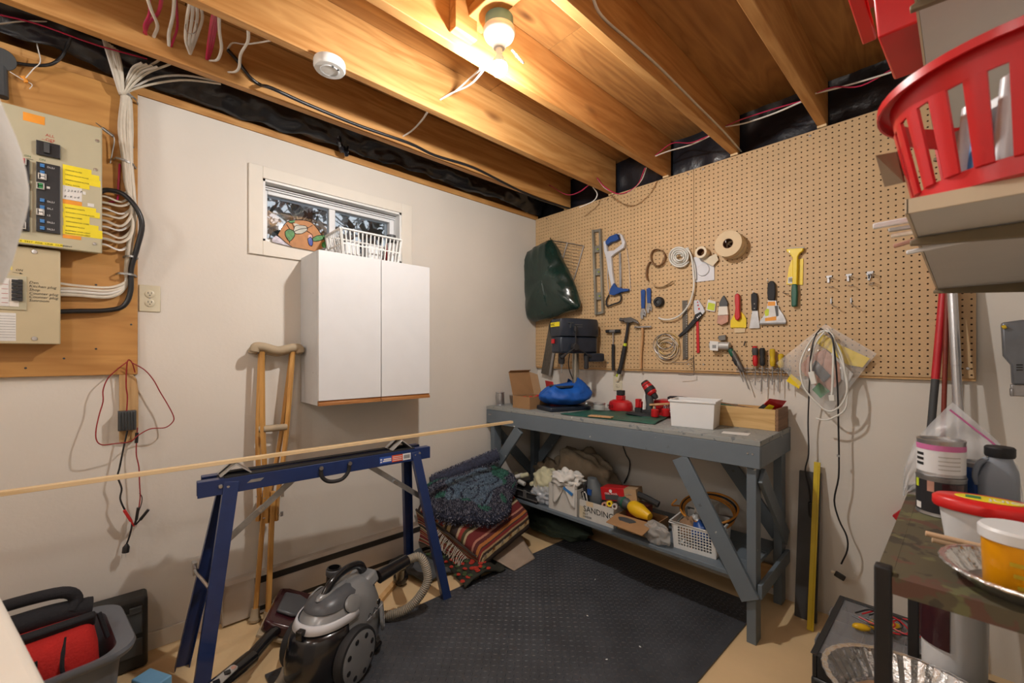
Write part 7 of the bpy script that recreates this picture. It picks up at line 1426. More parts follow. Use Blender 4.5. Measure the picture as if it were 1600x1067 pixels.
b = MB(VM @ VS); b.lim((-0.014, -0.172, 0.262), (0.014, -0.150, 0.300)); b.build('latch', 'vac_black', vc, bevel=0.004)
for sx in (1, -1):
    b = MB(VM @ VS); b.lathe([(0, 0), (0.034, 0), (0.036, 0.006), (0.036, 0.012), (0.033, 0.018), (0.026, 0.02), (0, 0.02)], (sx*0.080, -0.01, 0.325), (sx*0.9, 0, 0.42), 26); kb = b.build('side_knob', 'vac_silver', vc, smooth=40); b = MB(VM @ VS); b.lathe([(0.0362, 0.004), (0.0368, 0.005), (0.0368, 0.009), (0.0362, 0.010)], (sx*0.080, -0.01, 0.325), (sx*0.9, 0, 0.42), 26); b.build('knob_groove', 'vac_black', kb)
    b = MB(VM); b.lathe([(0.07, -0.02), (0.104, -0.018), (0.107, 0.0), (0.103, 0.016), (0.094, 0.019)], (sx*0.132, 0.0, 0.107), (sx, 0, 0), 40); wh_ = b.build('wheel', 'black_rubber', vc, smooth=40)
    b = MB(VM); b.lathe([(0.094, 0.012), (0.092, 0.019), (0.08, 0.023), (0.05, 0.026), (0, 0.027)], (sx*0.132, 0.0, 0.107), (sx, 0, 0), 40); b.build('hubcap', 'vac_silver', wh_, smooth=40)
    for k in range(8):
        a = k*PI/4+0.3; b = MB(VM); c = V((sx*0.1555, 0.070*math.cos(a), 0.107+0.070*math.sin(a))); b.blob(c, (0.004, 0.011, 0.011), 10, 6, 0); b.build('hub_slot', 'vac_black', wh_)
    b = MB(VM @ VS); b.lathe([(0, 0), (0.058, 0), (0.062, 0.006), (0.056, 0.012), (0.048, 0.012), (0.046, 0.006), (0, 0.006)], (sx*0.094, 0.142, 0.16), (sx*0.78, 0.62, 0.08), 32); gr_ = b.build('exhaust_ring', 'vac_silver', vc, smooth=40); b = MB(VM @ VS); ax = V((sx*0.78, 0.62, 0.08)).normalized(); u_ = ax.orthogonal().normalized(); w_ = ax.cross(u_); c = V((sx*0.094, 0.142, 0.16))+ax*0.0065
    for i in range(-4, 5):
        for j in range(-4, 5):
            if i*i+j*j < 19: b.box(c+u_*i*0.010+w_*j*0.010, (0.0055, 0.0055, 0.0055))
    b.build('grille', 'vac_grey', gr_, smooth=0)
b = MB(VM @ VS); b.tube([(0, -0.055, 0.378), (0, -0.02, 0.415), (0, 0.05, 0.43), (0, 0.12, 0.41), (0, 0.155, 0.345)], 0.014, 10, 5, flat=1.4); b.build('carry_handle', 'vac_black', vc, smooth=60)
b = MB(VM @ VS); b.prism([(-0.07, 0), (0.07, 0), (0.05, 0.05), (-0.05, 0.05)], (0, 0.10, 0.30), (1, 0, 0), (0, 0, 1), (0, 0.07, 0.02)); b.build('rear_fin', 'vac_silver', vc, bevel=0.01)
b = MB(VM @ VS); b.lim((-0.10, -0.16, 0.008), (0.10, 0.15, 0.034)); b.build('chassis', 'vac_black', vc, bevel=0.01)
# signature lettering on the side
b = MB(VM @ VS); b.tube([(0.1235, 0.035+0.009*k, 0.238+0.012*math.sin(k*1.9)+.002*k) for k in range(9)], 0.0014, 5, 4); b.build('side_script', 'vac_black', vc); b = MB(VM @ VS); b.blob((0.121, 0.098, 0.268), (0.004, 0.010, 0.014), 10, 8, 0.5, 4, 2); b.build('script_figure', 'vac_black', vc)
b = MB(VM @ VS); b.bar((0.122, 0.03, 0.226), (0.120, 0.12, 0.240), 0.002, 0.0025); b.build('script_line', 'saw_white', vc)
def ribbed(name, pts, r, m, par, step=0.009):
    P = spline([V(p) for p in pts], 14); L_ = [0]
    for p, q in zip(P, P[1:]): L_.append(L_[-1]+(q-p).length)
    b = MB(); n = int(L_[-1]/step*2); out = []; j = 0
    for i in range(n+1):
        s = L_[-1]*i/n
        while j < len(L_)-2 and L_[j+1] < s: j += 1
        t = (s-L_[j])/max(1e-9, L_[j+1]-L_[j]); out.append(P[j].lerp(P[j+1], t))
    T = [(out[min(i+1, n)]-out[max(i-1, 0)]).normalized() for i in range(n+1)]; u = T[0].orthogonal().normalized(); rings = []
    for i, p in enumerate(out):
        u = (u-T[i]*u.dot(T[i])).normalized(); w_ = T[i].cross(u); rr_ = r*(1.0 if i % 2 else 0.86); rings.append([p+u*(rr_*math.cos(a))+w_*(rr_*math.sin(a)) for a in [k*2*PI/14 for k in range(14)]])
    b.loft(rings); return b.build(name, m, par, smooth=25)
b = MB(); b.cyl(V((0.60, -1.70, 0.27)), V((0.575, -1.54, 0.285)), 0.030, 0.026, n=18); b.build('hose_cuff', 'vac_black', vc)
ribbed('hose', [(0.575, -1.535, 0.285), (0.585, -1.48, 0.285), (0.605, -1.455, 0.24), (0.62, -1.455, 0.16), (0.60, -1.52, 0.075), (0.56, -1.60, 0.04), (0.48, -1.70, 0.035)], 0.022, 'hose_grey', vc)
ribbed('hose', [(0.40, -2.00, 0.03), (0.50, -2.06, 0.04), (0.60, -2.08, 0.05), (0.68, -2.13, 0.05), (0.76, -2.22, 0.06), (0.86, -2.35, 0.06)], 0.022, 'hose_grey', vc)
# wand with switches lying on the floor
wd = thing('vacuum_wand', 'black vacuum wand with grey switch panel lying on the floor', 'vacuum wand', (0.55, -2.25, 0.02)); A1, A2, A3 = V((0.38, -2.085, 0.075)), V((0.50, -2.20, 0.075)), V((0.74, -2.40, 0.14))
b = MB(); b.tube([V((0.30, -2.00, 0.045)), A1, A2], [0.022, 0.027], 14, 3); b.build('tube_end', 'vac_black', wd); b = MB(); b.tube([A2-(A2-A1)*.1, A2.lerp(A3, .25)+V((0, 0, .006)), A2.lerp(A3, .7)+V((0, 0, .01)), A3, A3+V((.15, -.12, -.03))], 0.034, 16, 5, flat=0.9); b.build('grip_body', 'vac_black', wd, smooth=70)
dw = (A3-A2).normalized(); nw = V((0.25, 0.25, 0.93)); nw = (nw-dw*nw.dot(dw)).normalized(); sw_ = dw.cross(nw)
b = MB(); c0_ = A2.lerp(A3, 0.35)+nw*0.036; ln_ = 0.19; b.slab([c0_+dw*(ln_*t)+sw_*s for t, s in ((0, -.008), (.06, -.014), (.9, -.017), (1, -.01), (1, .01), (.9, .017), (.06, .014), (0, .008))], nw*0.006); pn = b.build('switch_panel', 'alu', wd, bevel=0.002)
for t in (0.22, 0.55):
    b = MB(); b.box(c0_+dw*(ln_*(t+.08))+nw*0.0085, (0.02, 0.02, 0.005)); b.build('switch', 'vac_black', pn)
b = MB(); b.blob(c0_+dw*0.02+nw*0.007, (0.010, 0.010, 0.003), 12, 6, 0); b.build('red_button', 'wrap_pink', pn)
# burgundy power head leaning by the heater and the black accessory
ph = thing('sweeper', 'dark burgundy vacuum power head behind the canister', 'floor sweeper', (0.26, -1.95, 0)); PM = place(0.245, -1.975, 0.012, math.radians(62)) @ Matrix.Rotation(math.radians(24), 4, 'Y')
b = MB(PM); b.prism([(-0.13, -0.11), (0.13, -0.11), (0.15, -0.07), (0.15, 0.05), (0.10, 0.11), (-0.10, 0.11), (-0.15, 0.05), (-0.15, -0.07)], (0, 0, 0.02), (0, 1, 0), (1, 0, 0), (0, 0, 0.055)); b.build('head_body', 'burgundy', ph, bevel=0.012); b = MB(PM); b.prism([(-0.075, -0.05), (0.075, -0.05), (0.085, 0.02), (0.06, 0.07), (-0.06, 0.07), (-0.085, 0.02)], (-0.03, 0, 0.0755), (0, 1, 0), (1, 0, 0), (0, 0, 0.018)); b.build('motor_cover', 'vac_grey', ph, bevel=0.008); b = MB(PM); b.prism([(-0.155, -0.115), (0.155, -0.115), (0.158, 0.055), (0.105, 0.118), (-0.105, 0.118), (-0.158, 0.055)], (0, 0, 0.004), (0, 1, 0), (1, 0, 0), (0, 0, 0.016)); b.build('bumper', 'tan_rubber', ph, bevel=0.004)
R3 = PM.to_3x3(); text('head_print', 'NEVER L', 'white_print', PM @ V((0.086, -0.09, 0.0762)), R3 @ V((0, 1, 0)), R3 @ V((-1, 0, 0)), 0.022, ph)
ac = thing('vacuum_pipe', 'black upright vacuum pipe end behind the canister', 'vacuum pipe', (0.40, -1.80, 0)); b = MB(); b.lathe([(0, 0), (0.04, 0), (0.05, 0.05), (0.05, 0.14), (0.032, 0.19), (0.032, 0.27), (0.026, 0.272), (0.024, 0.22), (0, 0.22)], (0.37, -1.83, 0.002), (0.02, 0.05, 1), 22); b.build('pipe', 'vac_black', ac); b = MB(); b.lathe([(0.0325, 0.235), (0.036, 0.24), (0.036, 0.262), (0.0325, 0.266)], (0.37, -1.83, 0.002), (0.02, 0.05, 1), 22); b.build('collar', 'vac_grey', ac)
b = MB(); b.bar((0.42, -1.66, 0.012), (0.23, -1.40, 0.012), 0.03, 0.02); tag(b.build('wood_batten', 'strip_pine', bevel=0.002), 'tan wooden batten on the floor by the sawhorse feet', 'batten')
b = MB(); b.tube([V((0.30, -1.43, 0.05)), V((0.38, -1.46, 0.16)), V((0.52, -1.50, 0.24))], [0.024, 0.028], 14, 4); b.blob((0.29, -1.42, 0.05), (0.04, 0.04, 0.045), 14, 10, 0.1); tag(b.build('vacuum_nozzle', 'vac_black', smooth=60), 'black vacuum nozzle resting behind the hose bend', 'vacuum nozzle')

# ================================================================== tub, tool bag and case at the lower left
mat('tub_grey', (0.125, 0.14, 0.165), 0.4, var=0.06); mat('bag_red', (0.52, 0.015, 0.012), 0.85, var=0.1, bump=0.3, bscale=120); mat('bag_black', (0.012, 0.012, 0.016), 0.85, var=0.2, bump=0.3, bscale=120); mat('case_black', (0.02, 0.021, 0.022), 0.5, var=0.2); mat('pale_blue', (0.22, 0.50, 0.80), 0.5, var=0.08)
TM = place(0.43, -2.83, 0.0008, math.radians(97))
tbn = thing('grey_tub', 'grey oblong plastic tub holding the tool bag', 'tub', (0.44, -2.80, 0))
def rr_(a, bq, z, n=10, r=0.07):
    out = []
    for cx, cy_, s0 in ((a-r, bq-r, 0), (-a+r, bq-r, PI/2), (-a+r, -bq+r, PI), (a-r, -bq+r, 1.5*PI)):
        for k in range(n+1): t = s0+k*PI/2/n; out.append(V((cx+r*math.cos(t), cy_+r*math.sin(t), z)))
    return out
b = MB(TM); b.loft([rr_(.215, .15, 0), rr_(.235, .17, .12), rr_(.25, .185, .312), rr_(.283, .20, .318, r=.085), rr_(.288, .205, .332, r=.088), rr_(.283, .20, .342, r=.085), rr_(.24, .178, .336), rr_(.225, .165, .12), rr_(.205, .14, .006)], caps=True); b.build('tub_body', 'tub_grey', tbn, smooth=50)
TB = TM @ Matrix.Translation((0, 0, 0.045))
bag = thing('tool_bag', 'red and black canvas tool bag sitting in the grey tub', 'tool bag', (0.44, -2.80, 0.1)); 
b = MB(TB); b.loft([rr_(.19, .125, .02, r=.05), rr_(.205, .135, .15, r=.05), rr_(.20, .12, .30, r=.05), rr_(.19, .075, .36, r=.04), rr_(.185, .05, .385, r=.03)]); b.v = [p+V((0.006*noise.noise(p*22), 0.006*noise.noise(p*22+V((4, 0, 0))), 0.006*noise.noise(p*18))) for p in b.v]; b.build('bag_body', 'bag_red', bag, smooth=60)
b = MB(TB); b.tube([(-.19, 0, .385), (-.10, 0, .40), (0, 0, .402), (.10, 0, .40), (.19, 0, .385)], 0.034, 14, 4); b.build('zip_top', 'bag_black', bag, smooth=60)
for sy in (-1, 1):
    b = MB(TB); b.bar((-.195, sy*.060, .372), (.195, sy*.060, .372), .050, .024, (0, -sy, .6)); b.build('top_band', 'bag_black', bag, bevel=0.006)
    b = MB(TB); b.slab([V((-.03, sy*.140, .10)), V((.065, sy*.140, .10)), V((.065, sy*.124, .33)), V((-.03, sy*.124, .33))], (0, sy*.006, 0)); b.build('strap', 'bag_black', bag)
b = MB(TB); b.tube([(-.10, .02, .42), (-.09, .02, .455), (0, .01, .47), (.12, .0, .465), (.155, 0, .43), (.14, -.02, .40)], 0.018, 10, 5); b.build('carry_handle', 'bag_black', bag, smooth=60)
b = MB(TB); b.tube([(.12, -.138, .10), (.13, -.136, .18), (.115, -.125, .28), (.125, -.08, .35)], 0.006, 6, 4); b.build('piping', 'bag_black', bag)
b = MB(TB); b.bar((.205, -.04, .375), (.225, -.06, .29), .014, .008); b.build('zip_pull', 'bag_black', bag, bevel=0.002)
cas = thing('tool_case', 'flat black plastic tool case standing against the wall behind the tub', 'case', (0.1, -2.62, 0)); b = MB(); b.lim((0.030, -2.86, 0.001), (0.125, -2.482, 0.292)); b.build('case_shell', 'case_black', cas, bevel=0.014, seg=3)
for (a, c) in (((0.126, -2.60, 0.06), (0.130, -2.50, 0.13)), ((0.126, -2.60, 0.15), (0.130, -2.50, 0.24))):
    b = MB(); b.lim(a, c); b.build('panel_rib', 'dark_grey', cas, bevel=0.003)
b = MB(); b.lim((0.126, -2.612, 0.06), (0.1285, -2.607, 0.24)); b.build('yellow_line', 'amber_handle', cas); b = MB(); b.lim((0.126, -2.54, 0.235), (0.136, -2.50, 0.262)); b.build('catch', 'dark_grey', cas, bevel=0.003)
b = MB(); b.lim((0.30, -2.52, 0.0008), (0.42, -2.455, 0.085)); b.v = [Matrix.Translation((0.35, -2.48, 0)) @ rotz(0.5) @ Matrix.Translation((-0.35, 2.48, 0)) @ p for p in b.v]; tag(b.build('blue_carton', 'pale_blue', bevel=0.004), 'light blue carton on the floor beside the grey tub', 'carton')
b = MB(); b.blob((0.42, -2.405, 0.018), (0.03, 0.022, 0.018), 14, 10, 0.4, 5, 4); tag(b.build('green_scrap', 'shag_green', smooth=50), 'small crumpled green scrap by the blue carton', 'scrap')
# white-topped cabinet close to the camera at lower left
WMx = Matrix.Translation((1.70, -2.638, 0)) @ rotz(math.radians(13.3))
wtb = thing('white_chest', 'white chest with rounded top close by at lower left', 'chest', (1.4, -2.95, 0)); b = MB(WMx); b.lim((-0.80, -0.55, 0.0008), (0.01, -0.012, 0.868)); b.build('chest_body', 'cabinet_white', wtb, bevel=0.01); b = MB(WMx); b.lim((-0.82, -0.57, 0.869), (0.03, 0.0, 0.905)); b.build('chest_lid', 'cream_trim', wtb, bevel=0.012, seg=3)
# white cloth hanging close to the camera at upper left
hc = onX(-94, 258, 1.76); ht_ = thing('white_cloth', 'white cloth bundle hanging close by at the left edge', 'cloth', hc); b = MB(); rings = []
for k in range(13):
    t = k/12; z = hc.z+0.096-0.206*t; r_ = 0.020+0.036*math.sin(PI*min(1, 0.08+0.78*t))**0.8
    rings.append([V((hc.x+r_*(1+.12*noise.noise(V((math.cos(a)*2, math.sin(a)*2, t*3))))*math.cos(a), hc.y+r_*(1+.12*noise.noise(V((math.cos(a)*2, math.sin(a)*2, t*3+5))))*math.sin(a), z)) for a in [i*2*PI/28 for i in range(28)]])
b.loft(rings); b.build('bundle', 'cloth_white', ht_, smooth=70); b = MB(); b.cyl(hc+V((0, 0, .0955)), V((hc.x, hc.y, CZ-0.002)), 0.003, n=6); b.build('string', 'cord_white', ht_)
for i, (x, y) in enumerate(((918, 962), (948, 1030), (930, 905), (1000, 1010))):
    b = MB(); b.blob(onZ(x, y, 0.012), (0.006, 0.003, 0.002), 8, 5, 0.3, 3, i, rotz(i)); tag(b.build('paper_scrap', 'lint'), 'tiny white scrap lying on the black mat', 'scrap', 'white scraps on the mat')
# ================================================================== right side: wall shelves
mat('shelf_white', (0.66, 0.64, 0.60), 0.55, var=0.02); mat('shelf_edge', (0.70, 0.58, 0.42), 0.5, var=0.03); mat('bracket_brown', (0.20, 0.155, 0.09), 0.5, var=0.1); mat('basket_red', (0.62, 0.012, 0.016), 0.3, var=0.05)
def wall_shelf(z, label, name='wall_shelf'):
    t = thing(name, label, 'shelf', (2.53, -1.25, z)); b = MB(); b.lim((2.384, -1.763, z), (2.679, -0.745, z+0.018)); b.build('board', 'shelf_white', t, bevel=0.001); b = MB(); b.lim((2.382, -1.768, z-0.001), (2.679, -1.7635, z+0.019)); b.build('edge_band', 'shelf_edge', t); b = MB(); b.lim((2.380, -1.768, z-0.001), (2.3835, -0.745, z+0.019)); b.build('edge_band', 'shelf_edge', t)
    for y in (-1.59, -0.775):
        b = MB(); b.prism([(0, 0), (0.30, -0.025), (0.30, 0.0), (0.30, 0.012), (0.012, 0.012), (0, 0.008)], (2.374, y-0.006, z-0.014), (1, 0, 0), (0, 0, 1), (0, 0.012, 0)); b.build('bracket', 'bracket_brown', t, bevel=0.002)
    return t
S2, S3 = 1.489, 1.888
wall_shelf(S2, 'white wall shelf on brown brackets carrying the red basket'); wall_shelf(S3, 'upper white wall shelf on brown brackets at the top right')
for y in (-1.59, -0.775):
    b = MB(); b.lim((2.668, y-0.010, 0.9), (2.679, y+0.010, 2.3)); tag(b.build('shelf_standard', 'bracket_brown'), 'brown shelf upright on the right wall, %s the camera' % ('nearer' if y < -1 else 'farther from'), 'shelf upright', 'shelf uprights')
# round red basket with upright windows
rbc = V((2.505, -1.668, S2+0.0192)); rk = thing('red_basket', 'bright red plastic basket with slots on the wall shelf', 'basket', rbc)
R0, R1, HB = 0.118, 0.150, 0.165; NS = 22
rad = lambda s: R0+(R1-R0)*s
P_ = lambda a, s, d=0: rbc+V(((rad(s)+d)*math.cos(a), (rad(s)+d)*math.sin(a), HB*s))
b = MB(); b.lathe([(0, 0), (R0, 0), (R0+.001, HB*.14), (R0-.003, HB*.14), (R0-.003, .004), (0, .004)], rbc, (0, 0, 1), 48); b.build('basket_base', 'basket_red', rk, smooth=40)
b = MB(); b.lathe([(rad(.78), HB*.78), (rad(.86), HB*.86), (R1, HB*.97), (R1+.012, HB*.985), (R1+.012, HB*.93), (R1+.015, HB*.93), (R1+.015, HB), (R1-.003, HB), (rad(.78)-.003, HB*.78), (rad(.78), HB*.78)], rbc, (0, 0, 1), 48); b.build('rim', 'basket_red', rk, smooth=40)
for k in range(NS):
    a = 2*PI*k/NS; da = PI/NS*0.55; b = MB(); b.loft([[P_(a-da, s), P_(a, s, .002), P_(a+da, s), P_(a+da, s, -.004), P_(a-da, s, -.004)] for s in (0.13, 0.45, 0.79)]); b.build('slat', 'basket_red', rk, smooth=40)
for i, (a, r, h, w_, m, lab) in enumerate(((3.7, .08, .125, .018, 'vinyl_white', 'white tube standing nearest the rim in the red basket'), (3.45, .085, .10, .012, 'alu', 'grey tube at the far left in the red basket'), (4.0, .095, .115, .008, 'toggle_blue', 'slim blue pen standing in the red basket'), (4.35, .095, .13, .018, 'vinyl_white', 'wide white carton in the red basket'), (4.75, .098, .12, .02, 'paper', 'cream carton in the middle of the red basket'), (4.6, .10, .085, .012, 'blue_print', 'blue bottle label showing through the basket slots'), (5.3, .095, .12, .018, 'vinyl_white', 'large white pack at the right in the red basket'))):
    c = rbc+V((r*math.cos(a), r*math.sin(a), 0.005)); b = MB()
    if w_ < .02: b.cyl(c, c+V((0.01, 0.01, h)), w_*.7, n=14)
    else: b.box(c+V((0, 0, h/2)), (w_*1.6, w_, h), Matrix.Rotation(a, 3, 'Z'))
    tag(b.build('basket_item', m, bevel=0.002), lab, 'container')
b = MB(); b.box(rbc+V((0.01, 0.0, 0.072)), (0.11, 0.10, 0.13), Matrix.Rotation(0.7, 3, 'Z')); tag(b.build('basket_item', 'vinyl_white', bevel=0.004), 'big white carton filling the centre of the red basket', 'container')
# red bin on the upper shelf, brown card, white sticks
rbn = thing('red_bin', 'red plastic bin overhanging the upper shelf at the top right', 'bin', (2.42, -1.39, S3+.02)); zb_ = S3+0.0192
b = MB(); b.loft([[V((x, y, zb_)) for x, y in ((2.322, -1.495), (2.50, -1.495), (2.50, -1.30), (2.33, -1.30))], [V((x, y, zb_+.09)) for x, y in ((2.315, -1.50), (2.51, -1.50), (2.51, -1.295), (2.322, -1.295))], [V((x, y, zb_+.20)) for x, y in ((2.29, -1.505), (2.53, -1.505), (2.53, -1.285), (2.295, -1.285))]]); b.build('bin_body', 'basket_red', rbn, bevel=0.004); b = MB(); b.lim((2.272, -1.515, zb_+.12), (2.298, -1.28, zb_+.135)); b.lim((2.262, -1.515, zb_+.201), (2.535, -1.275, zb_+.225)); b.build('bin_lip', 'basket_red', rbn, bevel=0.003); b = MB(); b.lim((2.36, -1.5065, zb_+.11), (2.40, -1.506, zb_+.16)); b.build('bin_label', 'paper', rbn)
b = MB(); b.slab([onZ(1368, 243, 1.62), onZ(1400, 237, 1.62), onZ(1412, 285, 1.56), onZ(1382, 292, 1.56)], (0.002, 0.004, 0.001)); b.v = [p for p in b.v]; bc_ = b.build('brown_card', 'bracket_brown'); tag(bc_, 'plain brown card jutting out beside the red basket', 'card')
for i, (x0, y0, x1, y1, m, lab) in enumerate(((1364, 354, 1440, 340, 'vinyl_white', 'longest white stick poking out under the shelf'), (1388, 360, 1440, 352, 'alu', 'grey stick poking out under the shelf'), (1392, 369, 1445, 360, 'cream_trim', 'cream stick poking out under the shelf'), (1396, 385, 1440, 372, 'wrap_pink', 'pink stick poking out under the shelf'), (1416, 395, 1450, 388, 'vinyl_white', 'short white stick lowest under the shelf'))):
    Y = -1.575+0.012*(i % 2); a, c = onY(x0, y0, Y), onY(x1, y1, Y); d = (c-a).normalized(); b = MB(); b.bar(a, a+d*0.10, 0.008, 0.010 if i == 0 else 0.007); tag(b.build('shelf_stick', m, bevel=0.002), lab, 'stick', 'sticks under the wall shelf')
# poles leaning behind
for i, (xt, xb, m1, m2, r, lab) in enumerate(((1479, 1421, 'lock_red', 'dark_grey', .013, 'red and dark grey pole leaning on the back wall'), (1482, 1462, 'maroon', 'maroon', .008, 'thin dark red pole between the two thicker poles'), (1485, 1520, 'spool_silver', 'spool_silver', .015, 'silver pole leaning on the back wall'))):
    Yt, Yb = -0.055, -0.16-0.03*i; top = onY(xt, 400, Yt-.015*i); bot = onY(xb, 1000, Yb); bot.z = 0.001; t = thing('long_pole', lab, 'pole', bot, 'poles leaning on the back wall'); top2 = bot+(top-bot)*1.05; k = 0.665 if i == 0 else 0.7
    b = MB(); b.cyl(bot, bot.lerp(top2, k), r, n=16); b.build('lower_section', m2, t); b = MB(); b.cyl(bot.lerp(top2, k+.0005), top2, r*1.06, n=16); b.build('upper_section', m1, t)
# grey plank and yellow level beside the bench
mat('plank_grey', (0.055, 0.055, 0.058), 0.55, var=0.15); mat('level_yellow', (0.66, 0.48, 0.01), 0.4, var=0.08)
g0 = V((1.885, -0.12, 0.001)); b = MB(); b.slab([V((1.865, -0.115, 0.001)), V((1.955, -0.115, 0.001)), V((1.955, -0.022, 0.70)), V((1.865, -0.022, 0.70))], (0, -0.018, 0)); tag(b.build('grey_plank', 'plank_grey', bevel=0.001), 'dark grey plank leaning on the wall beside the bench', 'plank')
yl = thing('yellow_straightedge', 'long yellow straightedge leaning on the wall beside the bench', 'straightedge', (1.95, -0.2, 0)); a, c = onZ(1266, 985, 0.001), onY(1277, 722, -0.03); b = MB(); b.bar(a, c, 0.026, 0.008, (0, -1, 0)); b.build('bar', 'level_yellow', yl, bevel=0.001)
b = MB(); a2, c2_ = a+V((0.006, -.006, 0)), c+V((.006, -.006, 0)); b.bar(a2.lerp(c2_, .02), a2.lerp(c2_, .98), 0.002, 0.002, (0, -1, 0)); b.build('edge_line', 'amber_handle', yl)
# nail gun hung on the wall at the right edge
mat('gun_grey', (0.17, 0.18, 0.20), 0.35, 0.3, var=0.1)
ng = thing('nail_gun', 'grey nail gun hanging at the right edge of the photo', 'nail gun', onY(1595, 600, -0.2)); G = lambda x, y, o_=0.0: onY(x, y, -0.16-o_)
b = MB(); b.lathe([(0, 0), (0.03, 0.004), (0.045, 0.02), (0.05, 0.05), (0.048, 0.10), (0, 0.10)], G(1572, 525), (1, 0.1, 0.1), 24); b.build('cylinder_head', 'gun_grey', ng); b = MB(); b.slab([G(1563, 505), G(1600, 500), G(1625, 560), G(1625, 600), G(1580, 600), G(1578, 570), G(1566, 556)], (0, -0.05, 0)); b.build('gun_body', 'gun_grey', ng, bevel=0.006); b = MB(); b.slab([G(1578, 600, .01), G(1612, 600, .01), G(1614, 620, .01), G(1580, 618, .01)], (0, -0.03, 0)); b.slab([G(1577, 606, -.002), G(1582, 606, -.002), G(1582, 618, -.002), G(1577, 618, -.002)], (0, -0.05, 0)); b.build('nose', 'tool_steel', ng, bevel=0.003); b = MB(); b.cyl(G(1572, 510, .06), G(1566, 512, .06), 0.007, n=10); b.build('knob', 'amber_handle', ng)
b = MB(); b.cyl(G(1595, 505)+V((0, .15, 0)), G(1595, 505)+V((0, .0, .0)), 0.004, n=8); b.build('wall_peg', 'steel', ng)
for k in range(3):
    b = MB(); b.bar(G(1588, 570+4*k, .0505), G(1598, 570+4*k, .0505), 0.002, 0.004); b.build('vent', 'vac_black', ng)
# organiser case on the floor
mat('organizer_black', (0.028, 0.028, 0.03), 0.4, var=0.15); clear('organizer_lid', (0.5, 0.5, 0.52), 0.08, 0.28); mat('cell_wall', (0.20, 0.20, 0.21), 0.4)
og = thing('parts_organizer', 'black parts organiser with clear lid on the floor by the rack', 'organiser', (2.2, -0.5, 0)); O0, O1, Q0, Q1, OH = 2.065, 2.40, -0.78, -0.26, 0.235
b = MB(); b.lim((O0, Q0, 0.001), (O1, Q1, 0.15)); b.build('case_base', 'organizer_black', og, bevel=0.012)
for a, c in (((O0+.004, Q0+.004, .1505), (O0+.018, Q1-.004, OH-.008)), ((O1-.018, Q0+.004, .1505), (O1-.004, Q1-.004, OH-.008)), ((O0+.0185, Q0+.004, .1505), (O1-.0185, Q0+.018, OH-.008)), ((O0+.0185, Q1-.018, .1505), (O1-.0185, Q1-.004, OH-.008))):
    b = MB(); b.lim(a, c); b.build('case_wall', 'organizer_black', og, bevel=0.003)
for k in range(1, 5):
    y = Q0+(Q1-Q0)*k/5; b = MB(); b.lim((O0+.019, y-.0015, .151), (O1-.019, y+.0015, OH-.012)); b.build('divider', 'cell_wall', og)
for k in range(1, 3):
    x = O0+(O1-O0)*k/3; b = MB(); b.lim((x-.0015, Q0+.019, .151), (x+.0015, Q1-.019, OH-.014)); b.build('divider', 'cell_wall', og)
b = MB(); b.lim((O0+.004, Q0+.004, OH-.0075), (O1-.004, Q1-.004, OH-.004)); b.build('clear_lid', 'organizer_lid', og)
for a, c in (((O0, Q0, OH-.0035), (O0+.02, Q1, OH)), ((O1-.02, Q0, OH-.0035), (O1, Q1, OH)), ((O0+.0205, Q0, OH-.0035), (O1-.0205, Q0+.02, OH)), ((O0+.0205, Q1-.02, OH-.0035), (O1-.0205, Q1, OH))):
    b = MB(); b.lim(a, c); b.build('lid_frame', 'organizer_black', og, bevel=0.001)
for y in (-0.66, -0.42):
    b = MB(); b.lim((O0-.006, y-.03, .10), (O0, y+.03, OH+.002)); b.build('catch', 'cell_wall', og, bevel=0.002)
# yellow clamp leads lying on the lid
yc = thing('test_leads', 'yellow clips with red and black wires on the organiser lid', 'leads', (2.2, -.4, OH))
rc_ = random.Random(8)
for i in range(4):
    p = V((2.17+.03*i, -0.50+.03*(i % 2)+.02*i, OH+.014)); b = MB(); b.blob(p, (0.030, 0.014, 0.013), 14, 8, 0.15, 3, i, rotz(rc_.random()*2)); b.build('clip', 'drill_yellow', yc)
for i in range(6):
    p = V((2.14+.02*i, -0.42+.01*(i % 3), OH+.022)); b = MB(); b.tube([p, p+V((.05, .03, .02)), p+V((.10, -.02, .012)), p+V((.07, -.08, .014)), p+V((.0, -.07, .018))], 0.0028, 6, 5); b.build('wire', 'lock_red' if i % 2 else 'black_cable', yc)
# wicker basket rim at the bottom edge
wood('wicker', (0.10, 0.05, 0.015), (0.30, 0.17, 0.06), 'z', 6, 0.7); wk = thing('wicker_basket', 'brown wicker basket at the bottom edge beside the organiser', 'basket', (2.13, -1.02, 0)); wc_ = V((2.125, -1.02, 0.0))
for k in range(9):
    b = MB(); b.tube([wc_+V(((0.10+.004*k)*math.cos(a), (0.10+.004*k)*math.sin(a), 0.010+0.017*k+.003*math.sin(9*a+k*PI))) for a in [i*2*PI/36 for i in range(36)]], 0.0095, 6, 2, closed=True); b.build('weave', 'wicker', wk)
b = MB(); b.lathe([(0, 0.001), (0.10, 0.001), (0.10, 0.008), (0, 0.008)], wc_, (0, 0, 1), 30); b.build('bottom', 'wicker', wk)

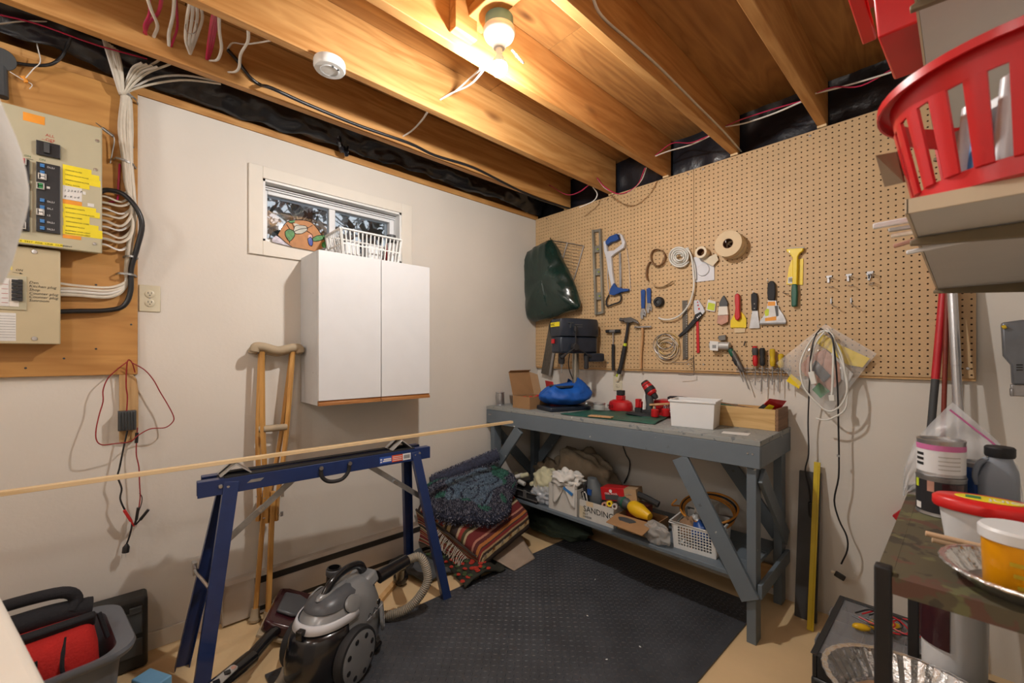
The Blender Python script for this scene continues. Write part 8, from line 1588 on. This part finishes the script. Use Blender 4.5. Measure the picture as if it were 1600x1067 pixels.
# ================================================================== rack with camouflage shelf cover close to the camera
spotted('camo', (0.105, 0.088, 0.052), [((0.155, 0.15, 0.07), 0.56), ((0.13, 0.065, 0.045), 0.58), ((0.06, 0.05, 0.035), 0.60)], scale=14, rough=0.7, bump=0.05); mat('rack_black', (0.010, 0.010, 0.012), 0.6); mat('foil', (0.72, 0.73, 0.74), 0.22, 0.95, var=0.1, scale=30, bump=0.4, bscale=60); mat('pink_print', (0.62, 0.16, 0.38), 0.5); mat('jug_grey', (0.24, 0.27, 0.32), 0.45, var=0.04); mat('orange_tub', (0.88, 0.36, 0.0), 0.35, var=0.05); mat('lid_red', (0.72, 0.02, 0.02), 0.35); mat('skin_dowel', (0.70, 0.48, 0.30), 0.55, var=0.05); mat('can_dark', (0.022, 0.022, 0.026), 0.35, var=0.2)
RZ = 0.930; rx0, rx1, ry0, ry1 = 2.335, 2.665, -1.665, -1.02
rkk = thing('storage_rack', 'black-post storage rack with a camouflage covered top', 'rack', (2.5, -1.38, 0))
for x in (rx0, rx1-.022):
    for y in (ry0, ry1-.022):
        b = MB(); b.lim((x, y, 0.001), (x+.022, y+.022, RZ+0.012)); b.build('post', 'rack_black', rkk, bevel=0.003)
b = MB(); b.lim((rx0+.0225, ry0+.002, RZ-.028), (rx1-.0225, ry1-.002, RZ)); b.lim((rx0+.002, ry0+.0225, RZ-.028), (rx0+.0222, ry1-.0225, RZ)); b.build('top_shelf', 'camo', rkk)
b = MB(); b.lim((rx0+.0225, ry0+.002, 0.47), (rx1-.0225, ry1-.002, 0.495)); b.build('lower_shelf', 'camo', rkk); b = MB(); b.lim((rx0+.0225, ry0+.002, 0.12), (rx1-.0225, ry1-.002, 0.14)); b.build('bottom_shelf', 'camo', rkk)
def can(o, r, h, m, name, label, cat='can'):
    t = thing(name, label, cat, o); b = MB(); b.lathe([(0, 0), (r, 0), (r*1.02, .002), (r, .005), (r, h-.006), (r*1.02, h-.003), (r*1.02, h), (r*.9, h), (r*.88, h-.005), (0, h-.005)], o, (0, 0, 1), 36); b.build('can_body', 'tool_steel', t); b = MB(); b.lathe([(r*1.003, .008), (r*1.004, .008), (r*1.004, h-.010), (r*1.003, h-.010)], o, (0, 0, 1), 36); b.build('label_band', m, t); return t
co = onZ(1470, 803, RZ); co.z = RZ+.0008
def wrap(t, o, r, a0, a1, z0, z1, m, nm='label_patch'):
    b = MB(); n = 22; b.loft([[o+V((r*math.cos(a0+(a1-a0)*i/n), r*math.sin(a0+(a1-a0)*i/n), z)) for i in range(n+1)] for z in (z0, z1)], caps=False, closed=False); return b.build(nm, m, t, smooth=60)
ca = math.atan2(CAM.y-co.y, CAM.x-co.x)
dk = can(co, 0.041, 0.088, 'can_dark', 'dark_can', 'dark labelled paint can under the white one on the rack'); wrap(dk, co, .0417, ca-1.25, ca-1.0, .06, .078, 'lime'); wrap(dk, co, .0417, ca-.55, ca-.25, .055, .078, 'wrap_pink'); wrap(dk, co, .0417, ca-1.2, ca-.85, .012, .026, 'paper'); wrap(dk, co, .0417, ca+.05, ca+1.0, .016, .076, 'burgundy')
cw_ = co+V((0, 0, .0885)); wh2 = can(cw_, 0.0395, 0.080, 'vinyl_white', 'white_can', 'white labelled can with pink stripe on top of the dark can'); wrap(wh2, cw_, .0402, ca-1.5, ca+1.5, .058, .070, 'pink_print')
for k in range(4): wrap(wh2, cw_, .0402, ca-.1, ca+.85, .044-.009*k, .0462-.009*k, 'alu', 'print_line')
for k in range(3): wrap(wh2, cw_, .0402, ca-1.25, ca-.75, .022+.011*k, .028+.011*k, 'black_ink', 'print_line')
# zip bag behind the cans
zb2 = thing('zip_bag', 'big clear zip bag with pink seal behind the cans', 'bag', onZ(1500, 790, RZ)); clear('zip_film', (0.82, 0.84, 0.88), 0.12, 0.34)
zt = [(1410, 785), (1412, 735), (1428, 690), (1455, 660), (1488, 628), (1520, 655), (1560, 690), (1592, 730), (1600, 785)]
for off in (0.0, 0.07):
    b = MB()
    def zf(u, v):
        k = u*(len(zt)-1); i = min(int(k), len(zt)-2); f2_ = k-i; x = zt[i][0]+(zt[i+1][0]-zt[i][0])*f2_; y = zt[i][1]+(zt[i+1][1]-zt[i][1])*f2_; xb = 1412+u*180
        Yp = -1.105+off+0.028*(off-.035)/.035*-1*math.sin(PI*u)*math.sin(PI*v)*0+0.012*noise.noise(V((u*7, v*6, off*50)))
        p = onY(xb+(x-xb)*v, 0, Yp); zz1 = onY(xb+(x-xb)*v, y, Yp).z; p.z = RZ+.002+(zz1-RZ-.002)*v; return p
    b.grid(zf, 30, 16); b.build('film', 'zip_film', zb2, smooth=70)
b = MB(); b.tube([onY(x, y, -1.118) for x, y in ((1484, 640), (1520, 668), (1560, 700), (1588, 735))], 0.0022, 6, 4); b.build('zip_seal', 'pink_print', zb2)
# grey jug, blue can, red-lidded tub, orange tub, dowels
jo = onZ(1557, 800, RZ); jo = V((onY(1560, 800, -1.17).x, -1.17, RZ+.0008)); jg = thing('grey_jug', 'grey plastic jug with wide black cap on the rack', 'jug', jo)
b = MB(); sec = lambda w_, d, z, sh=0: [jo+V((sh+w_*math.copysign(abs(math.cos(t))**.6, math.cos(t)), d*math.copysign(abs(math.sin(t))**.6, math.sin(t)), z)) for t in [i*2*PI/28 for i in range(28)]]
b.loft([sec(.029, .026, 0), sec(.031, .028, .006), sec(.031, .028, .085), sec(.028, .026, .105, .002), sec(.019, .020, .128, .003), sec(.018, .018, .135, .003)]); b.build('jug_body', 'jug_grey', jg, smooth=50); b = MB(); b.lathe([(0, .1355), (.022, .1355), (.0235, .139), (.0235, .155), (.021, .158), (0, .158)], jo+V((.002, 0, 0)), (0, 0, 1), 28); b.build('cap', 'rack_black', jg); b = MB(); b.tube([jo+V((-.015, -.008, .131)), jo+V((-.029, -.008, .115)), jo+V((-.034, -.008, .09)), jo+V((-.030, -.008, .07))], .006, 10, 4); b.build('handle', 'jug_grey', jg)
bo = V((onY(1521, 800, -1.15).x, -1.15, RZ+.0008)); can(bo, .026, .115, 'tool_blue', 'blue_can', 'blue and gold can between the white can and the jug')
ro = V((onY(1545, 820, -1.385).x, -1.385, RZ+.0008)); rt = thing('red_lid_tub', 'oval clear tub with red printed lid on the rack', 'tub', ro)
ov = lambda a, c, z: [ro+V((a*math.cos(t), c*math.sin(t), z)) for t in [i*2*PI/36 for i in range(36)]]
b = MB(); b.loft([ov(.058, .030, 0), ov(.062, .033, .03), ov(.066, .036, .062)]); b.build('tub_body', 'vinyl_white', rt, smooth=50); b = MB(); b.loft([ov(.074, .042, .0625), ov(.076, .044, .066), ov(.076, .044, .080), ov(.070, .038, .085), ov(.01, .005, .086)]); b.build('lid', 'lid_red', rt, smooth=50); b = MB(); b.loft([ov(.045, .022, .0862), ov(.044, .021, .0872), ov(.002, .001, .0874)]); b.build('lid_label', 'label_yellow', rt); b = MB(); b.lim(ro+V((-.03, -.010, .0876)), ro+V((-.010, .008, .0882))); b.build('lid_picture', 'lock_green', rt)
text('lid_print', 'JUICY', 'white_print', ro+V((.0, -.012, .0876)), (1, 0.1, 0), (-.1, 1, 0), .022, rt)
fp = V((2.545, -1.585, RZ+.0006))
def foil_pan(o, r, h, label, par_n=60, sx=1.0, sy=1.0, name='foil_pan'):
    t = thing(name, label, 'pan', o); ring = lambda k, z, fl: [o+V((sx*(k+fl*math.cos(par_n*.5*a))*math.cos(a), sy*(k+fl*math.cos(par_n*.5*a))*math.sin(a), z)) for a in [i*2*PI/par_n/2 for i in range(par_n*2)]]
    b = MB(); b.loft([ring(r*.72, .001, 0), ring(r*.75, .003, 0.0012), ring(r*.95, h-.004, .0025), ring(r*.97, h, .001), ring(r*1.02, h+.001, 0), ring(r*1.035, h-.003, 0)], caps=False); b.f.append(tuple(range(par_n*2-1, -1, -1))); b.build('pan_shell', 'foil', t, smooth=20, thick=0.0008); b = MB(); b.tube(ring(r*1.03, h-.001, .0008), .003, 6, 0, closed=True); b.build('rolled_rim', 'foil', t); return t
fo = V((2.545, -1.550, RZ+.0006))
fp1 = V((2.548, -1.68, RZ+.0006)); 
foil_pan(V((2.507, -1.572, RZ+.0006)), .094, .028, 'round foil pan overhanging the front of the rack top')
oo = V((2.492, -1.598, RZ+.003)); ot = thing('orange_tub', 'orange tub with white lid standing in the foil pan', 'tub', oo); b = MB(); b.lathe([(0, 0), (.033, 0), (.035, .004), (.0375, .078), (0, .078)], oo, (0, 0, 1), 36); b.build('tub_body', 'orange_tub', ot); b = MB(); b.lathe([(.0385, .0785), (.041, .080), (.041, .094), (.038, .098), (0, .098)], oo, (0, 0, 1), 36); b.build('lid', 'vinyl_white', ot)
for k in range(3): wrap(ot, oo, .0378, math.atan2(CAM.y-oo.y, CAM.x-oo.x)-.2+.1*k, math.atan2(CAM.y-oo.y, CAM.x-oo.x)+.7, .05-.016*k, .056-.016*k, 'amber_handle', 'print_line')
for i, (x, y) in enumerate(((1446, 833), (1456, 843))):
    a = onY(x, y, -1.50+.012*i); c = a+V((.085, .012, -.006)); b = MB(); b.tube([a, a+(c-a)*.03, c], .0048, 12, 0); tag(b.build('wood_dowel', 'skin_dowel', bevel=.001), ['upper wooden dowel beside the orange tub', 'lower wooden dowel beside the orange tub'][i], 'dowel', 'dowels on the rack')
# lower shelf: large foil pan, buckets, bottle
foil_pan(V((2.362, -1.305, 0.4958)), .140, .055, 'large fluted foil pan on the lower rack shelf', 72, 1.12, 1.0)
b = MB(); b.blob((2.355, -1.305, .505), (.09, .08, .008), 20, 8, .2, 4, 3); tag(b.build('paper_rag', 'brown_paper', smooth=60), 'stained brown rag inside the large foil pan', 'rag')
go = V((2.47, -1.02, 0.4958)); gp = thing('paint_pail', 'white pail with maroon label on the lower rack shelf', 'pail', (2.42, -1.085, .4958)); go = V((2.455, -1.175+.0, 0.4958))
go = V((2.39, -1.085, .4958)); b = MB(); b.lathe([(0, 0), (.056, 0), (.060, .27), (.064, .275), (.064, .30), (0, .302)], go+V((.03, .0, 0)), (0, 0, 1), 36); b.build('pail_body', 'vinyl_white', gp); cg_ = math.atan2(CAM.y-go.y, CAM.x-go.x-.03); wrap(gp, go+V((.03, 0, 0)), .0612, cg_-1.5, cg_-.1, .09, .265, 'burgundy'); wrap(gp, go+V((.03, 0, 0)), .0614, cg_+.2, cg_+.6, .20, .25, 'dark_grey')
bb0 = V((2.51, -1.50, .4958)); bt3 = thing('blue_bottle', 'bright blue bottle on the lower rack shelf', 'bottle', bb0); b = MB(); b.lathe([(0, 0), (.030, 0), (.031, .10), (.026, .16), (.014, .20), (.013, .215), (0, .215)], bb0, (0, 0, 1), 28); b.build('bottle', 'toggle_blue', bt3); b = MB(); b.cyl(bb0+V((0, 0, .2155)), bb0+V((0, 0, .24)), .014, n=16); b.build('cap', 'rack_black', bt3)
wb0 = V((2.585, -1.56, .4958)); wbt = thing('white_pack', 'white pack with black marks on the lower rack shelf', 'packet', wb0); b = MB(); b.lim(wb0+V((-.028, -.02, 0)), wb0+V((.05, .02, .235))); b.build('pack', 'vinyl_white', wbt, bevel=.004); b = MB(); b.blob(wb0+V((.015, -.021, .12)), (.02, .002, .03), 12, 8, .3); b.build('dark_mark', 'black_ink', wbt)
b = MB(); b.bar((2.49, -1.44, .50), (2.475, -1.40, .66), .012, .004); tag(b.build('stir_stick', 'pale_pine'), 'pale wooden stir stick between foil pan and blue bottle', 'stick')
b = MB(); b.slab([onY(1394, 806, -.025), onY(1412, 793, -.025), onY(1440, 800, -.025), onY(1440, 850, -.025), onY(1408, 822, -.025)], (0, .022, 0)); tag(b.build('red_dustpan', 'lock_red', bevel=.002), 'red dustpan corner showing behind the left side of the rack', 'dustpan')
